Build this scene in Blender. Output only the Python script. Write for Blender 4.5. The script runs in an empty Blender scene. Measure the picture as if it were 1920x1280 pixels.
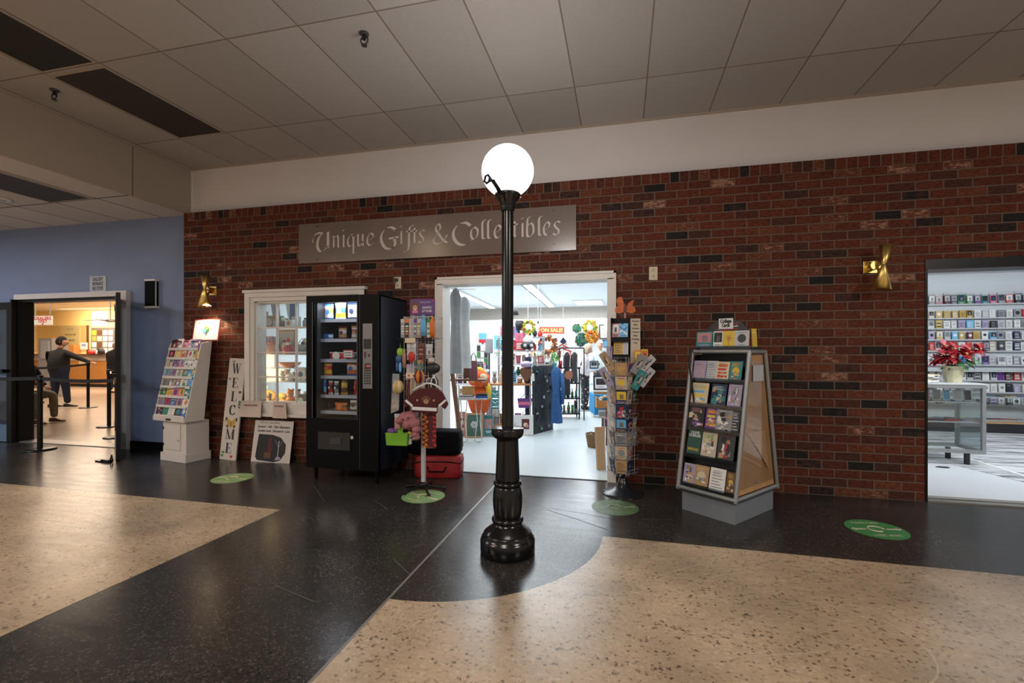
import bpy, bmesh, math, random
from mathutils import Vector, Matrix, Euler
R = math.radians
SC = bpy.context.scene
COL = SC.collection
rnd = random.Random(7)

# ---------------------------------------------------------------- camera
cam_d = bpy.data.cameras.new('camera'); cam = bpy.data.objects.new('camera', cam_d); COL.objects.link(cam)
cam.location = (0, -4.91, 1.36); cam.rotation_euler = (R(90), 0, R(13.32))
cam_d.sensor_width = 36; cam_d.lens = 16.275; cam_d.shift_y = 0.00865; cam_d.clip_start = .05; cam_d.clip_end = 200
SC.camera = cam
# ---------------------------------------------------------------- world / view
w = bpy.data.worlds.new('world'); SC.world = w; w.use_nodes = True
w.node_tree.nodes['Background'].inputs[0].default_value = (1.0, .94, .89, 1)
w.node_tree.nodes['Background'].inputs[1].default_value = .30
vs = SC.view_settings
vs.view_transform = 'Standard'; vs.look = 'None'; vs.exposure = 0.0; vs.gamma = 1; vs.use_curve_mapping = False

def area(name, loc, size, power, color=(1, 1, 1), rot=(0, 0, 0), sy=None, spread=180):
    l = bpy.data.lights.new(name, 'AREA'); l.energy = power; l.color = color; l.size = size
    if sy: l.shape = 'RECTANGLE'; l.size_y = sy
    l.spread = R(spread)
    o = bpy.data.objects.new(name, l); o.location = loc; o.rotation_euler = rot; COL.objects.link(o); return o
WARM = (1, .80, .60); COOL = (.86, .94, 1)
# lights added out of view to fill the hall, plus one warm ceiling lamp
area('offcamera_light', (-1.0, -7.6, 3.74), 1.4, 230, (1, .91, .83))
area('offcamera_light', (5.0, -5.8, 3.74), 1.4, 260, (1, .92, .85))
area('offcamera_light', (-6.8, -6.6, 3.1), 1.4, 230, (1, .86, .74))
area('offcamera_light', (-4.4, -5.4, 3.72), .45, 45, (1, .74, .48))  # ceiling lamp whose warm highlight shows on the sign board
area('offcamera_light', (-9.5, -2.6, 3.1), 1.0, 95, (.84, .90, 1))
# centre gift shop, fluorescent
area('shop_lamp', (-1.9, 2.6, 2.6), 2.6, 105, COOL, sy=2.6)
area('shop_lamp', (-1.9, 7.0, 2.6), 3.0, 190, COOL, sy=4)
area('shop_lamp', (-2.6, 12.0, 2.6), 4.0, 90, (1, .95, .88), sy=1)
# left hall
area('hall_light', (-12.5, 3.0, 2.95), 3.5, 150, WARM, sy=3)
area('hall_light', (-19.0, 9.3, 2.9), 8, 420, WARM, sy=.8, rot=(R(35), 0, 0))  # added wash light that brightens the yellow back wall
area('hall_light', (-17.5, 7.2, 2.95), 5, 300, WARM, sy=3)
# right shop: added fill, hidden over the doorway and aimed at the back wall
area('store_fill', (5.0, .62, 2.62), 3.6, 155, COOL, sy=.5, rot=(R(48), 0, 0))

# ---------------------------------------------------------------- materials
MATS = {}
def nodes(name):
    m = bpy.data.materials.new(name); m.use_nodes = True
    nt = m.node_tree; b = nt.nodes['Principled BSDF']; return m, nt, b
def N(nt, t, **k):
    n = nt.nodes.new(t)
    for a, v in k.items(): setattr(n, a, v)
    return n
def mat(name, col, rough=.5, metal=0, emit=0, noise=.06, nscale=12, bump=0, spec=.5, trans=0, alpha=1):
    if name in MATS: return MATS[name]
    m, nt, b = nodes(name); L = nt.links
    c4 = (*col, 1)
    b.inputs['Base Color'].default_value = c4; b.inputs['Roughness'].default_value = rough
    b.inputs['Metallic'].default_value = metal; b.inputs['Specular IOR Level'].default_value = spec
    if trans: b.inputs['Transmission Weight'].default_value = trans
    if alpha < 1: b.inputs['Alpha'].default_value = alpha
    if emit:
        b.inputs['Emission Color'].default_value = c4; b.inputs['Emission Strength'].default_value = emit
    if noise:
        tc = N(nt, 'ShaderNodeTexCoord'); nz = N(nt, 'ShaderNodeTexNoise'); nz.inputs['Scale'].default_value = nscale; nz.inputs['Detail'].default_value = 3
        L.new(tc.outputs['Object'], nz.inputs['Vector'])
        mp = N(nt, 'ShaderNodeMapRange'); mp.inputs[3].default_value = 1 - noise * 2; mp.inputs[4].default_value = 1 + noise * 2
        L.new(nz.outputs['Fac'], mp.inputs[0])
        mx = N(nt, 'ShaderNodeVectorMath', operation='SCALE'); mx.inputs[0].default_value = col
        L.new(mp.outputs[0], mx.inputs['Scale']); L.new(mx.outputs[0], b.inputs['Base Color'])
        if bump:
            bp = N(nt, 'ShaderNodeBump'); bp.inputs['Strength'].default_value = bump; bp.inputs['Distance'].default_value = .01
            L.new(nz.outputs['Fac'], bp.inputs['Height']); L.new(bp.outputs[0], b.inputs['Normal'])
    MATS[name] = m; return m

def brick_mat():
    m, nt, b = nodes('brick'); L = nt.links
    tc = N(nt, 'ShaderNodeTexCoord'); sp = N(nt, 'ShaderNodeSeparateXYZ'); L.new(tc.outputs['Object'], sp.inputs[0])
    ad = N(nt, 'ShaderNodeMath', operation='ADD'); L.new(sp.outputs[0], ad.inputs[0]); L.new(sp.outputs[1], ad.inputs[1])
    cb = N(nt, 'ShaderNodeCombineXYZ')
    def brick(wd, ht, ox, oz):
        a1 = N(nt, 'ShaderNodeMath', operation='ADD'); a1.inputs[1].default_value = ox; L.new(ad.outputs[0], a1.inputs[0])
        a2 = N(nt, 'ShaderNodeMath', operation='ADD'); a2.inputs[1].default_value = oz; L.new(sp.outputs[2], a2.inputs[0])
        c = N(nt, 'ShaderNodeCombineXYZ'); L.new(a1.outputs[0], c.inputs[0]); L.new(a2.outputs[0], c.inputs[1])
        t = N(nt, 'ShaderNodeTexBrick'); t.inputs['Scale'].default_value = 1
        t.inputs['Color1'].default_value = (0, 0, 0, 1); t.inputs['Color2'].default_value = (1, 1, 1, 1); t.inputs['Mortar'].default_value = (.5, .5, .5, 1)
        t.inputs['Mortar Size'].default_value = .0065; t.inputs['Mortar Smooth'].default_value = .3; t.inputs['Bias'].default_value = 0
        t.inputs['Brick Width'].default_value = wd; t.inputs['Row Height'].default_value = ht
        L.new(c.outputs[0], t.inputs['Vector']); return t
    run = brick(.215, .0824, .105 + 20 * .215, 0)
    row = brick(.092, .24, 5, 3.04 * 0 - 3.045 + .24 * 20)
    gt = N(nt, 'ShaderNodeMath', operation='GREATER_THAN'); gt.inputs[1].default_value = 3.047; L.new(sp.outputs[2], gt.inputs[0])
    mc = N(nt, 'ShaderNodeMix', data_type='RGBA'); L.new(gt.outputs[0], mc.inputs[0]); L.new(run.outputs['Color'], mc.inputs[6]); L.new(row.outputs['Color'], mc.inputs[7])
    mf = N(nt, 'ShaderNodeMix', data_type='FLOAT'); L.new(gt.outputs[0], mf.inputs[0]); L.new(run.outputs['Fac'], mf.inputs[2]); L.new(row.outputs['Fac'], mf.inputs[3])
    nz = N(nt, 'ShaderNodeTexNoise'); nz.inputs['Scale'].default_value = 26; nz.inputs['Detail'].default_value = 5; nz.inputs['Roughness'].default_value = .7
    mpg = N(nt, 'ShaderNodeMapping'); mpg.inputs['Scale'].default_value = (.55, .55, 1.3); L.new(tc.outputs['Object'], mpg.inputs[0]); L.new(mpg.outputs[0], nz.inputs['Vector'])
    # per-brick value nudged by noise so burnt and pale bricks are patchy
    ma = N(nt, 'ShaderNodeMath', operation='MULTIPLY_ADD'); ma.inputs[1].default_value = .42; L.new(nz.outputs['Fac'], ma.inputs[0])
    su = N(nt, 'ShaderNodeMath', operation='SUBTRACT'); su.inputs[1].default_value = .21; L.new(mc.outputs[2], su.inputs[0]); L.new(su.outputs[0], ma.inputs[2])
    rp = N(nt, 'ShaderNodeValToRGB'); L.new(ma.outputs[0], rp.inputs[0]); e = rp.color_ramp.elements
    stops = [(0, (.007, .006, .006)), (.055, (.010, .007, .006)), (.11, (.05, .017, .010)), (.35, (.078, .017, .0065)), (.55, (.105, .021, .0068)), (.75, (.088, .018, .0075)), (.88, (.13, .035, .014)), (.955, (.11, .034, .017)), (1.0, (.30, .155, .105))]
    e[0].position = 0; e[0].color = (*stops[0][1], 1); e[1].position = 1; e[1].color = (*stops[-1][1], 1)
    for p, c in stops[1:-1]:
        x = e.new(p); x.color = (*c, 1)
    n2 = N(nt, 'ShaderNodeTexNoise'); n2.inputs['Scale'].default_value = 48; n2.inputs['Detail'].default_value = 5; L.new(mpg.outputs[0], n2.inputs['Vector'])
    mr = N(nt, 'ShaderNodeMapRange'); mr.inputs[1].default_value = .3; mr.inputs[2].default_value = .7; mr.inputs[3].default_value = .45; mr.inputs[4].default_value = 1.55; L.new(n2.outputs['Fac'], mr.inputs[0])
    sc = N(nt, 'ShaderNodeVectorMath', operation='SCALE'); L.new(rp.outputs[0], sc.inputs[0]); L.new(mr.outputs[0], sc.inputs['Scale'])
    fm = N(nt, 'ShaderNodeMix', data_type='RGBA'); fm.inputs[7].default_value = (.135, .096, .072, 1); L.new(mf.outputs[0], fm.inputs[0]); L.new(sc.outputs[0], fm.inputs[6])
    L.new(fm.outputs[2], b.inputs['Base Color']); b.inputs['Roughness'].default_value = .75; b.inputs['Specular IOR Level'].default_value = .3
    iv = N(nt, 'ShaderNodeMath', operation='MULTIPLY_ADD'); iv.inputs[1].default_value = -1; iv.inputs[2].default_value = 1; L.new(mf.outputs[0], iv.inputs[0])
    h = N(nt, 'ShaderNodeMath', operation='MULTIPLY_ADD'); h.inputs[1].default_value = .3; L.new(n2.outputs['Fac'], h.inputs[0]); L.new(iv.outputs[0], h.inputs[2])
    bp = N(nt, 'ShaderNodeBump'); bp.inputs['Strength'].default_value = .8; bp.inputs['Distance'].default_value = .006; L.new(h.outputs[0], bp.inputs['Height']); L.new(bp.outputs[0], b.inputs['Normal'])
    return m

def terrazzo(name, base, chips, dark, rough, sc=55, spec=.5):
    m, nt, b = nodes(name); L = nt.links
    tc = N(nt, 'ShaderNodeTexCoord')
    v = N(nt, 'ShaderNodeTexVoronoi'); v.inputs['Scale'].default_value = sc; L.new(tc.outputs['Object'], v.inputs['Vector'])
    r1 = N(nt, 'ShaderNodeSeparateColor'); L.new(v.outputs['Color'], r1.inputs[0])
    rp = N(nt, 'ShaderNodeValToRGB'); e = rp.color_ramp.elements
    e[0].position = 0; e[0].color = (*dark, 1); e[1].position = 1; e[1].color = (*chips, 1)
    x = e.new(.10); x.color = (*[c * .75 + d * .25 for c, d in zip(base, dark)], 1)
    x = e.new(.3); x.color = (*base, 1); x = e.new(.8); x.color = (*[c * .9 for c in base], 1)
    L.new(r1.outputs[0], rp.inputs[0])
    v2 = N(nt, 'ShaderNodeTexVoronoi'); v2.inputs['Scale'].default_value = 17; L.new(tc.outputs['Object'], v2.inputs['Vector'])
    lt = N(nt, 'ShaderNodeMath', operation='LESS_THAN'); lt.inputs[1].default_value = .085; L.new(v2.outputs['Distance'], lt.inputs[0])
    s2 = N(nt, 'ShaderNodeSeparateColor'); L.new(v2.outputs['Color'], s2.inputs[0])
    l3 = N(nt, 'ShaderNodeMath', operation='LESS_THAN'); l3.inputs[1].default_value = .45; L.new(s2.outputs[1], l3.inputs[0])
    ml = N(nt, 'ShaderNodeMath', operation='MULTIPLY'); L.new(lt.outputs[0], ml.inputs[0]); L.new(l3.outputs[0], ml.inputs[1])
    mx = N(nt, 'ShaderNodeMix', data_type='RGBA'); L.new(ml.outputs[0], mx.inputs[0]); L.new(rp.outputs[0], mx.inputs[6]); mx.inputs[7].default_value = (*dark, 1)
    nz = N(nt, 'ShaderNodeTexNoise'); nz.inputs['Scale'].default_value = 1.7; nz.inputs['Detail'].default_value = 6; L.new(tc.outputs['Object'], nz.inputs['Vector'])
    mr = N(nt, 'ShaderNodeMapRange'); mr.inputs[1].default_value = .25; mr.inputs[2].default_value = .75; mr.inputs[3].default_value = .68; mr.inputs[4].default_value = 1.32; L.new(nz.outputs['Fac'], mr.inputs[0])
    s = N(nt, 'ShaderNodeVectorMath', operation='SCALE'); L.new(mx.outputs[2], s.inputs[0]); L.new(mr.outputs[0], s.inputs['Scale']); L.new(s.outputs[0], b.inputs['Base Color'])
    # worn polish and scuffs
    mp = N(nt, 'ShaderNodeMapping'); mp.inputs['Scale'].default_value = (1, 5, 1); mp.inputs['Rotation'].default_value = (0, 0, .5); L.new(tc.outputs['Object'], mp.inputs[0])
    n2 = N(nt, 'ShaderNodeTexNoise'); n2.inputs['Scale'].default_value = 3; n2.inputs['Detail'].default_value = 8; n2.inputs['Roughness'].default_value = .65; L.new(mp.outputs[0], n2.inputs['Vector'])
    m3 = N(nt, 'ShaderNodeMapRange'); m3.inputs[3].default_value = rough - .08; m3.inputs[4].default_value = rough + .12; L.new(n2.outputs['Fac'], m3.inputs[0]); L.new(m3.outputs[0], b.inputs['Roughness'])
    bp = N(nt, 'ShaderNodeBump'); bp.inputs['Strength'].default_value = .02; bp.inputs['Distance'].default_value = .01; L.new(n2.outputs['Fac'], bp.inputs['Height']); L.new(bp.outputs[0], b.inputs['Normal'])
    b.inputs['Specular IOR Level'].default_value = .5; b.inputs['IOR'].default_value = 1.5 if spec == .5 else spec
    return m

def tile_mat(name, col, line, ox, oy, tx, ty, sc=1, lw=.006):
    """suspended ceiling tiles: thin grid lines every tx / ty metres, slight tone change per tile"""
    m, nt, b = nodes(name); L = nt.links
    tc = N(nt, 'ShaderNodeTexCoord'); sp = N(nt, 'ShaderNodeSeparateXYZ'); L.new(tc.outputs['Object'], sp.inputs[0])
    def edge(o, off, t):
        a = N(nt, 'ShaderNodeMath', operation='MULTIPLY_ADD'); a.inputs[1].default_value = 1 / t; a.inputs[2].default_value = -off / t + 200; L.new(o, a.inputs[0])
        fr = N(nt, 'ShaderNodeMath', operation='FRACT'); L.new(a.outputs[0], fr.inputs[0])
        fl = N(nt, 'ShaderNodeMath', operation='FLOOR'); L.new(a.outputs[0], fl.inputs[0])
        pp = N(nt, 'ShaderNodeMath', operation='PINGPONG'); pp.inputs[1].default_value = .5; L.new(fr.outputs[0], pp.inputs[0])
        ml = N(nt, 'ShaderNodeMath', operation='MULTIPLY'); ml.inputs[1].default_value = t; L.new(pp.outputs[0], ml.inputs[0])
        return ml, fl
    ex, fx = edge(sp.outputs[0], ox, tx); ey, fy = edge(sp.outputs[1], oy, ty)
    mn = N(nt, 'ShaderNodeMath', operation='MINIMUM'); L.new(ex.outputs[0], mn.inputs[0]); L.new(ey.outputs[0], mn.inputs[1])
    lt = N(nt, 'ShaderNodeMath', operation='LESS_THAN'); lt.inputs[1].default_value = lw; L.new(mn.outputs[0], lt.inputs[0])
    cb = N(nt, 'ShaderNodeCombineXYZ'); L.new(fx.outputs[0], cb.inputs[0]); L.new(fy.outputs[0], cb.inputs[1])
    wn = N(nt, 'ShaderNodeTexWhiteNoise'); L.new(cb.outputs[0], wn.inputs[0])
    mr = N(nt, 'ShaderNodeMapRange'); mr.inputs[3].default_value = .90; mr.inputs[4].default_value = 1.06; L.new(wn.outputs['Value'], mr.inputs[0])
    nz = N(nt, 'ShaderNodeTexNoise'); nz.inputs['Scale'].default_value = 90; L.new(tc.outputs['Object'], nz.inputs['Vector'])
    m2 = N(nt, 'ShaderNodeMapRange'); m2.inputs[3].default_value = .9; m2.inputs[4].default_value = 1.08; L.new(nz.outputs['Fac'], m2.inputs[0])
    mm = N(nt, 'ShaderNodeMath', operation='MULTIPLY'); L.new(mr.outputs[0], mm.inputs[0]); L.new(m2.outputs[0], mm.inputs[1])
    s = N(nt, 'ShaderNodeVectorMath', operation='SCALE'); s.inputs[0].default_value = col; L.new(mm.outputs[0], s.inputs['Scale'])
    mx = N(nt, 'ShaderNodeMix', data_type='RGBA'); L.new(lt.outputs[0], mx.inputs[0]); L.new(s.outputs[0], mx.inputs[6]); mx.inputs[7].default_value = (*line, 1)
    L.new(mx.outputs[2], b.inputs['Base Color']); b.inputs['Roughness'].default_value = .85; b.inputs['Specular IOR Level'].default_value = .2
    return m

def glass_mat(name='clear_glass', tint=(.95, 1, 1), refl=.12, k=.5):
    if name in MATS: return MATS[name]
    m = bpy.data.materials.new(name); m.use_nodes = True; nt = m.node_tree; nt.nodes.clear(); L = nt.links
    o = N(nt, 'ShaderNodeOutputMaterial'); t = N(nt, 'ShaderNodeBsdfTransparent'); t.inputs[0].default_value = (*tint, 1)
    g = N(nt, 'ShaderNodeBsdfGlossy'); g.inputs['Roughness'].default_value = .03
    lw = N(nt, 'ShaderNodeLayerWeight'); lw.inputs[0].default_value = .35
    mm = N(nt, 'ShaderNodeMath', operation='MULTIPLY_ADD'); mm.inputs[1].default_value = k; mm.inputs[2].default_value = refl * .4; L.new(lw.outputs['Fresnel'], mm.inputs[0])
    x = N(nt, 'ShaderNodeMixShader'); L.new(mm.outputs[0], x.inputs[0]); L.new(t.outputs[0], x.inputs[1]); L.new(g.outputs[0], x.inputs[2]); L.new(x.outputs[0], o.inputs[0])
    MATS[name] = m; return m

# palette used for printed things: colour word -> material
PAL = dict(white=(.72, .72, .70), cream=(.62, .52, .36), black=(.012, .012, .014), charcoal=(.035, .036, .04), grey=(.25, .25, .26), silver=(.48, .49, .50),
    red=(.50, .02, .02), maroon=(.10, .010, .014), orange=(.65, .17, .02), yellow=(.70, .48, .04), gold=(.52, .33, .07), green=(.05, .22, .06), lime=(.25, .50, .03),
    teal=(.02, .22, .22), blue=(.03, .12, .42), sky=(.14, .42, .68), navy=(.012, .022, .07), purple=(.14, .04, .25), pink=(.72, .16, .28), rose=(.50, .22, .22), brown=(.13, .055, .025),
    tan=(.42, .26, .13), beige=(.52, .44, .34), lilac=(.38, .32, .48), denim=(.035, .10, .24), wood=(.30, .14, .05))
def pm(c):
    if not isinstance(c, str): return c
    return MATS.get('print_' + c) or mat('print_' + c, PAL[c], .45, noise=.05, nscale=30)

M_black = mat('black_metal', (.005, .005, .006), .32, .0, noise=.02, spec=.3)
M_lamp = mat('lamp_black_paint', (.0055, .0052, .0056), .20, .0, noise=.02, spec=.55)
M_white = mat('white_paint', (.62, .57, .53), .5, noise=.03)
M_trimw = mat('white_trim', (.70, .66, .62), .42, noise=.03)
M_brass = mat('brass', (.82, .60, .20), .30, 1, noise=.03)
M_chrome = mat('chrome', (.6, .6, .6), .18, 1, noise=0)
M_alu = mat('satin_aluminium', (.30, .31, .31), .38, .55, noise=.03)
M_glass = glass_mat()
M_shade = glass_mat('tinted_glass', (.55, .62, .68), .25)

# ---------------------------------------------------------------- mesh helper
def basis(ax):
    ax = Vector(ax).normalized(); u = ax.orthogonal().normalized(); return u, ax.cross(u)
class MB:
    def __init__(s): s.v = []; s.f = []; s.m = []; s.mats = []; s.sm = []
    def mi(s, m):
        m = pm(m)
        if m not in s.mats: s.mats.append(m)
        return s.mats.index(m)
    def add(s, vs, fs, m, smooth=False, M=None):
        o = len(s.v); k = s.mi(m)
        s.v += [tuple(M @ Vector(v)) if M is not None else tuple(v) for v in vs]
        for f in fs: s.f.append([i + o for i in f]); s.m.append(k); s.sm.append(smooth)
        return s
    def box(s, c, d, m, rz=0, M=None, rx=0, ry=0):
        x, y, z = d[0] / 2, d[1] / 2, d[2] / 2
        T = Matrix.Translation(c) @ Euler((rx, ry, rz)).to_matrix().to_4x4()
        if M is not None: T = M @ T
        vs = [(a, b, e) for e in (-z, z) for b in (-y, y) for a in (-x, x)]
        return s.add(vs, [(0, 2, 3, 1), (4, 5, 7, 6), (0, 1, 5, 4), (2, 6, 7, 3), (0, 4, 6, 2), (1, 3, 7, 5)], m, M=T)
    def bb(s, x0, x1, y0, y1, z0, z1, m, M=None): return s.box(((x0 + x1) / 2, (y0 + y1) / 2, (z0 + z1) / 2), (abs(x1 - x0), abs(y1 - y0), abs(z1 - z0)), m, M=M)
    def cyl(s, p0, p1, r0, m, r1=None, n=16, caps=True, M=None, smooth=True):
        if r1 is None: r1 = r0
        p0 = Vector(p0); p1 = Vector(p1); u, w_ = basis(p1 - p0); vs = []
        for p, r in ((p0, r0), (p1, r1)):
            for i in range(n):
                a = 2 * math.pi * i / n; vs.append(p + (u * math.cos(a) + w_ * math.sin(a)) * r)
        s.add(vs, [(i, (i + 1) % n, n + (i + 1) % n, n + i) for i in range(n)], m, smooth, M)
        if caps: s.add(vs, [list(range(n))[::-1], list(range(n, 2 * n))], m, False, M)
        return s
    def lathe(s, prof, m, c=(0, 0, 0), n=40, M=None, smooth=True):
        vs = []; fs = []; k = len(prof)
        for r, z in prof:
            for i in range(n):
                a = 2 * math.pi * i / n; vs.append((c[0] + r * math.cos(a), c[1] + r * math.sin(a), c[2] + z))
        for j in range(k - 1):
            for i in range(n): fs.append((j * n + i, j * n + (i + 1) % n, (j + 1) * n + (i + 1) % n, (j + 1) * n + i))
        fs.append(list(range(n))[::-1]); fs.append([(k - 1) * n + i for i in range(n)])
        return s.add(vs, fs, m, smooth, M)
    def ell(s, c, r, m, n=16, k=10, M=None, lump=0, seed=1):
        rr = random.Random(seed); vs = []; fs = []
        for j in range(k + 1):
            t = math.pi * j / k
            for i in range(n):
                a = 2 * math.pi * i / n; q = 1 + (rr.uniform(-lump, lump) if lump and 0 < j < k else 0)
                vs.append((c[0] + r[0] * math.sin(t) * math.cos(a) * q, c[1] + r[1] * math.sin(t) * math.sin(a) * q, c[2] - r[2] * math.cos(t) * q))
        for j in range(k):
            for i in range(n): fs.append((j * n + i, j * n + (i + 1) % n, (j + 1) * n + (i + 1) % n, (j + 1) * n + i))
        return s.add(vs, fs, m, True, M)
    def tube(s, pts, r, m, n=8, closed=False, M=None, rs=None):
        P = [Vector(p) for p in pts]; K = len(P); vs = []; fs = []
        u, w_ = basis((P[1] - P[0]))
        for j, p in enumerate(P):
            t = ((P[(j + 1) % K] - P[j - 1]) if closed else (P[min(j + 1, K - 1)] - P[max(j - 1, 0)])).normalized()
            u = (u - t * u.dot(t)).normalized() if (u - t * u.dot(t)).length > 1e-5 else t.orthogonal().normalized(); w_ = t.cross(u); q = rs[j] if rs else r
            for i in range(n):
                a = 2 * math.pi * i / n; vs.append(p + (u * math.cos(a) + w_ * math.sin(a)) * q)
        for j in range(K if closed else K - 1):
            j2 = (j + 1) % K
            for i in range(n): fs.append((j * n + i, j * n + (i + 1) % n, j2 * n + (i + 1) % n, j2 * n + i))
        if not closed: fs.append(list(range(n))[::-1]); fs.append([(K - 1) * n + i for i in range(n)])
        return s.add(vs, fs, m, True, M)
    def prism(s, poly, y0, y1, m, M=None, ax='y'):
        """poly in (x, z) extruded along y (ax='y'), or (x, y) extruded along z (ax='z')"""
        n = len(poly); g = (lambda a, b, t: (a, t, b)) if ax == 'y' else (lambda a, b, t: (a, b, t))
        vs = [g(a, b, y0) for a, b in poly] + [g(a, b, y1) for a, b in poly]
        return s.add(vs, [list(range(n))[::-1], list(range(n, 2 * n))] + [(i, (i + 1) % n, n + (i + 1) % n, n + i) for i in range(n)], m, M=M)
    def disc(s, c, r, m, n=20, y=0, M=None, ry=None):
        """thin disc facing -y"""
        ry = ry or r
        return s.prism([(c[0] + r * math.cos(2 * math.pi * i / n), c[1] + ry * math.sin(2 * math.pi * i / n)) for i in range(n)], y - .0006, y, m, M=M)
    def build(s, name, parent=None, loc=None, rot=None, fix=True, bevel=0):
        me = bpy.data.meshes.new(name); me.from_pydata(s.v, [], s.f)
        for q in s.mats: me.materials.append(q)
        me.polygons.foreach_set('material_index', s.m); me.polygons.foreach_set('use_smooth', s.sm); me.update()
        if fix:
            bm = bmesh.new(); bm.from_mesh(me); bmesh.ops.recalc_face_normals(bm, faces=bm.faces); bm.to_mesh(me); bm.free()
        o = bpy.data.objects.new(name, me); COL.objects.link(o)
        if parent: o.parent = parent
        if loc is not None: o.location = loc
        if rot is not None: o.rotation_euler = rot
        if bevel:
            b = o.modifiers.new('bevel', 'BEVEL'); b.width = bevel; b.segments = 2; b.limit_method = 'ANGLE'
        return o

def tag(o, label, cat, group=None):
    o['label'] = label; o['category'] = cat
    if group: o['group'] = group
    return o
def thing(name, label, cat, loc=(0, 0, 0), rz=0, group=None, rx=0, ry=0):
    o = bpy.data.objects.new(name, None); COL.objects.link(o); o.empty_display_size = .1
    o.location = loc; o.rotation_euler = (rx, ry, rz); return tag(o, label, cat, group)
def struct(o, name=None): o['kind'] = 'structure'; return o
def dup(root, loc=None, rz=None, label=None, group=None):
    r = root.copy(); COL.objects.link(r)
    if loc is not None: r.location = loc
    if rz is not None: r.rotation_euler[2] = rz
    if label: r['label'] = label
    if group: r['group'] = group
    for ch in list(root.children):
        c = ch.copy(); COL.objects.link(c); c.parent = r
        for g in ch.children:
            d = g.copy(); COL.objects.link(d); d.parent = c
    return r
ORD = ['first', 'second', 'third', 'fourth', 'fifth', 'sixth', 'seventh', 'eighth', 'ninth', 'tenth', 'eleventh', 'twelfth', 'thirteenth', 'fourteenth', 'fifteenth', 'sixteenth', 'seventeenth', 'eighteenth', 'nineteenth', 'twentieth']

def text_mesh(s, size, ext=.001, width=None, bold=0, align='CENTER', shear=0, line=1.0):
    """text as plain mesh in the XZ plane facing -y, centred on its origin"""
    c = bpy.data.curves.new('t', 'FONT'); c.body = s; c.size = size; c.extrude = ext; c.align_x = align; c.align_y = 'CENTER'; c.offset = bold; c.shear = shear; c.space_line = line; c.resolution_u = 3
    o = bpy.data.objects.new('t', c); COL.objects.link(o); bpy.context.view_layer.update()
    me = bpy.data.meshes.new_from_object(o.evaluated_get(bpy.context.evaluated_depsgraph_get()))
    vs = [tuple(v.co) for v in me.vertices]; fs = [list(p.vertices) for p in me.polygons]
    bpy.data.objects.remove(o); bpy.data.curves.remove(c); bpy.data.meshes.remove(me)
    k = 1
    if width and vs:
        ww = max(v[0] for v in vs) - min(v[0] for v in vs); k = width / ww
    return [(v[0] * k, -v[2], v[1]) for v in vs], fs
def write(b, s, size, m, x=0, y=0, z=0, M=None, **k):
    vs, fs = text_mesh(s, size, **k)
    b.add([(v[0] + x, v[1] + y, v[2] + z) for v in vs], fs, m, M=M)

def nib(b, pts, m, wd, ang=35, thin=.25, y=0, M=None, steps=10, closed=False):
    """broad-pen stroke through points (x, z): Catmull-Rom curve swept by a slanted nib, facing -y"""
    P = [Vector((p[0], p[1])) for p in pts]; K = len(P); Q = []
    if K == 2: Q = [P[0], P[1]]
    else:
        for i in range(K - 1):
            a, b0, c, d = P[max(i - 1, 0)], P[i], P[i + 1], P[min(i + 2, K - 1)]
            for k in range(steps):
                t = k / steps; Q.append(.5 * ((2 * b0) + (c - a) * t + (2 * a - 5 * b0 + 4 * c - d) * t * t + (3 * b0 - a - 3 * c + d) * t ** 3))
        Q.append(P[-1])
    n = Vector((math.cos(R(ang)), math.sin(R(ang)))) * wd / 2
    vs = []; fs = []
    for i, q in enumerate(Q):
        t = (Q[min(i + 1, len(Q) - 1)] - Q[max(i - 1, 0)]).normalized(); pn = Vector((-t.y, t.x)); 
        if pn.dot(n) < 0: pn = -pn
        h = n.dot(pn); o = n + pn * max(0, thin * wd / 2 - h)
        for g in (o, -o): vs.append((q.x + g.x, y, q.y + g.y))
    for i in range(len(Q) - 1): fs.append((2 * i, 2 * i + 1, 2 * i + 3, 2 * i + 2))
    b.add(vs, fs, m, M=M)
# ================================================================ STRUCTURE
M_brick = brick_mat()
M_dark = terrazzo('terrazzo_dark', (.032, .028, .025), (.085, .075, .066), (.010, .009, .009), .21, 120, 1.41)
M_cream = terrazzo('terrazzo_cream', (.45, .335, .222), (.50, .40, .29), (.10, .065, .04), .25, 80)
M_ceil = tile_mat('ceiling_tiles', (.39, .368, .35), (.19, .145, .115), -3.62, -.65, .64, 1.28)
M_ceil2 = tile_mat('lower_ceiling_tiles', (.60, .57, .56), (.03, .03, .035), -6.09, -.68, .66, 1.28, lw=.009)
M_blue = mat('blue_wall_paint', (.205, .258, .40), .6, noise=.04, nscale=3)
M_beige = mat('soffit_paint', (.40, .335, .27), .6, noise=.03, nscale=3)
M_upper = mat('upper_wall_paint', (.68, .64, .625), .6, noise=.03, nscale=2)
M_shopfloor = mat('shop_floor_paint', (.62, .68, .70), .3, noise=.04, nscale=2)
M_shopwall = mat('shop_wall_paint', (.78, .80, .82), .6, noise=.01, nscale=2)
M_strip = mat('floor_strip_metal', (.30, .28, .25), .35, .6)

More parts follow.
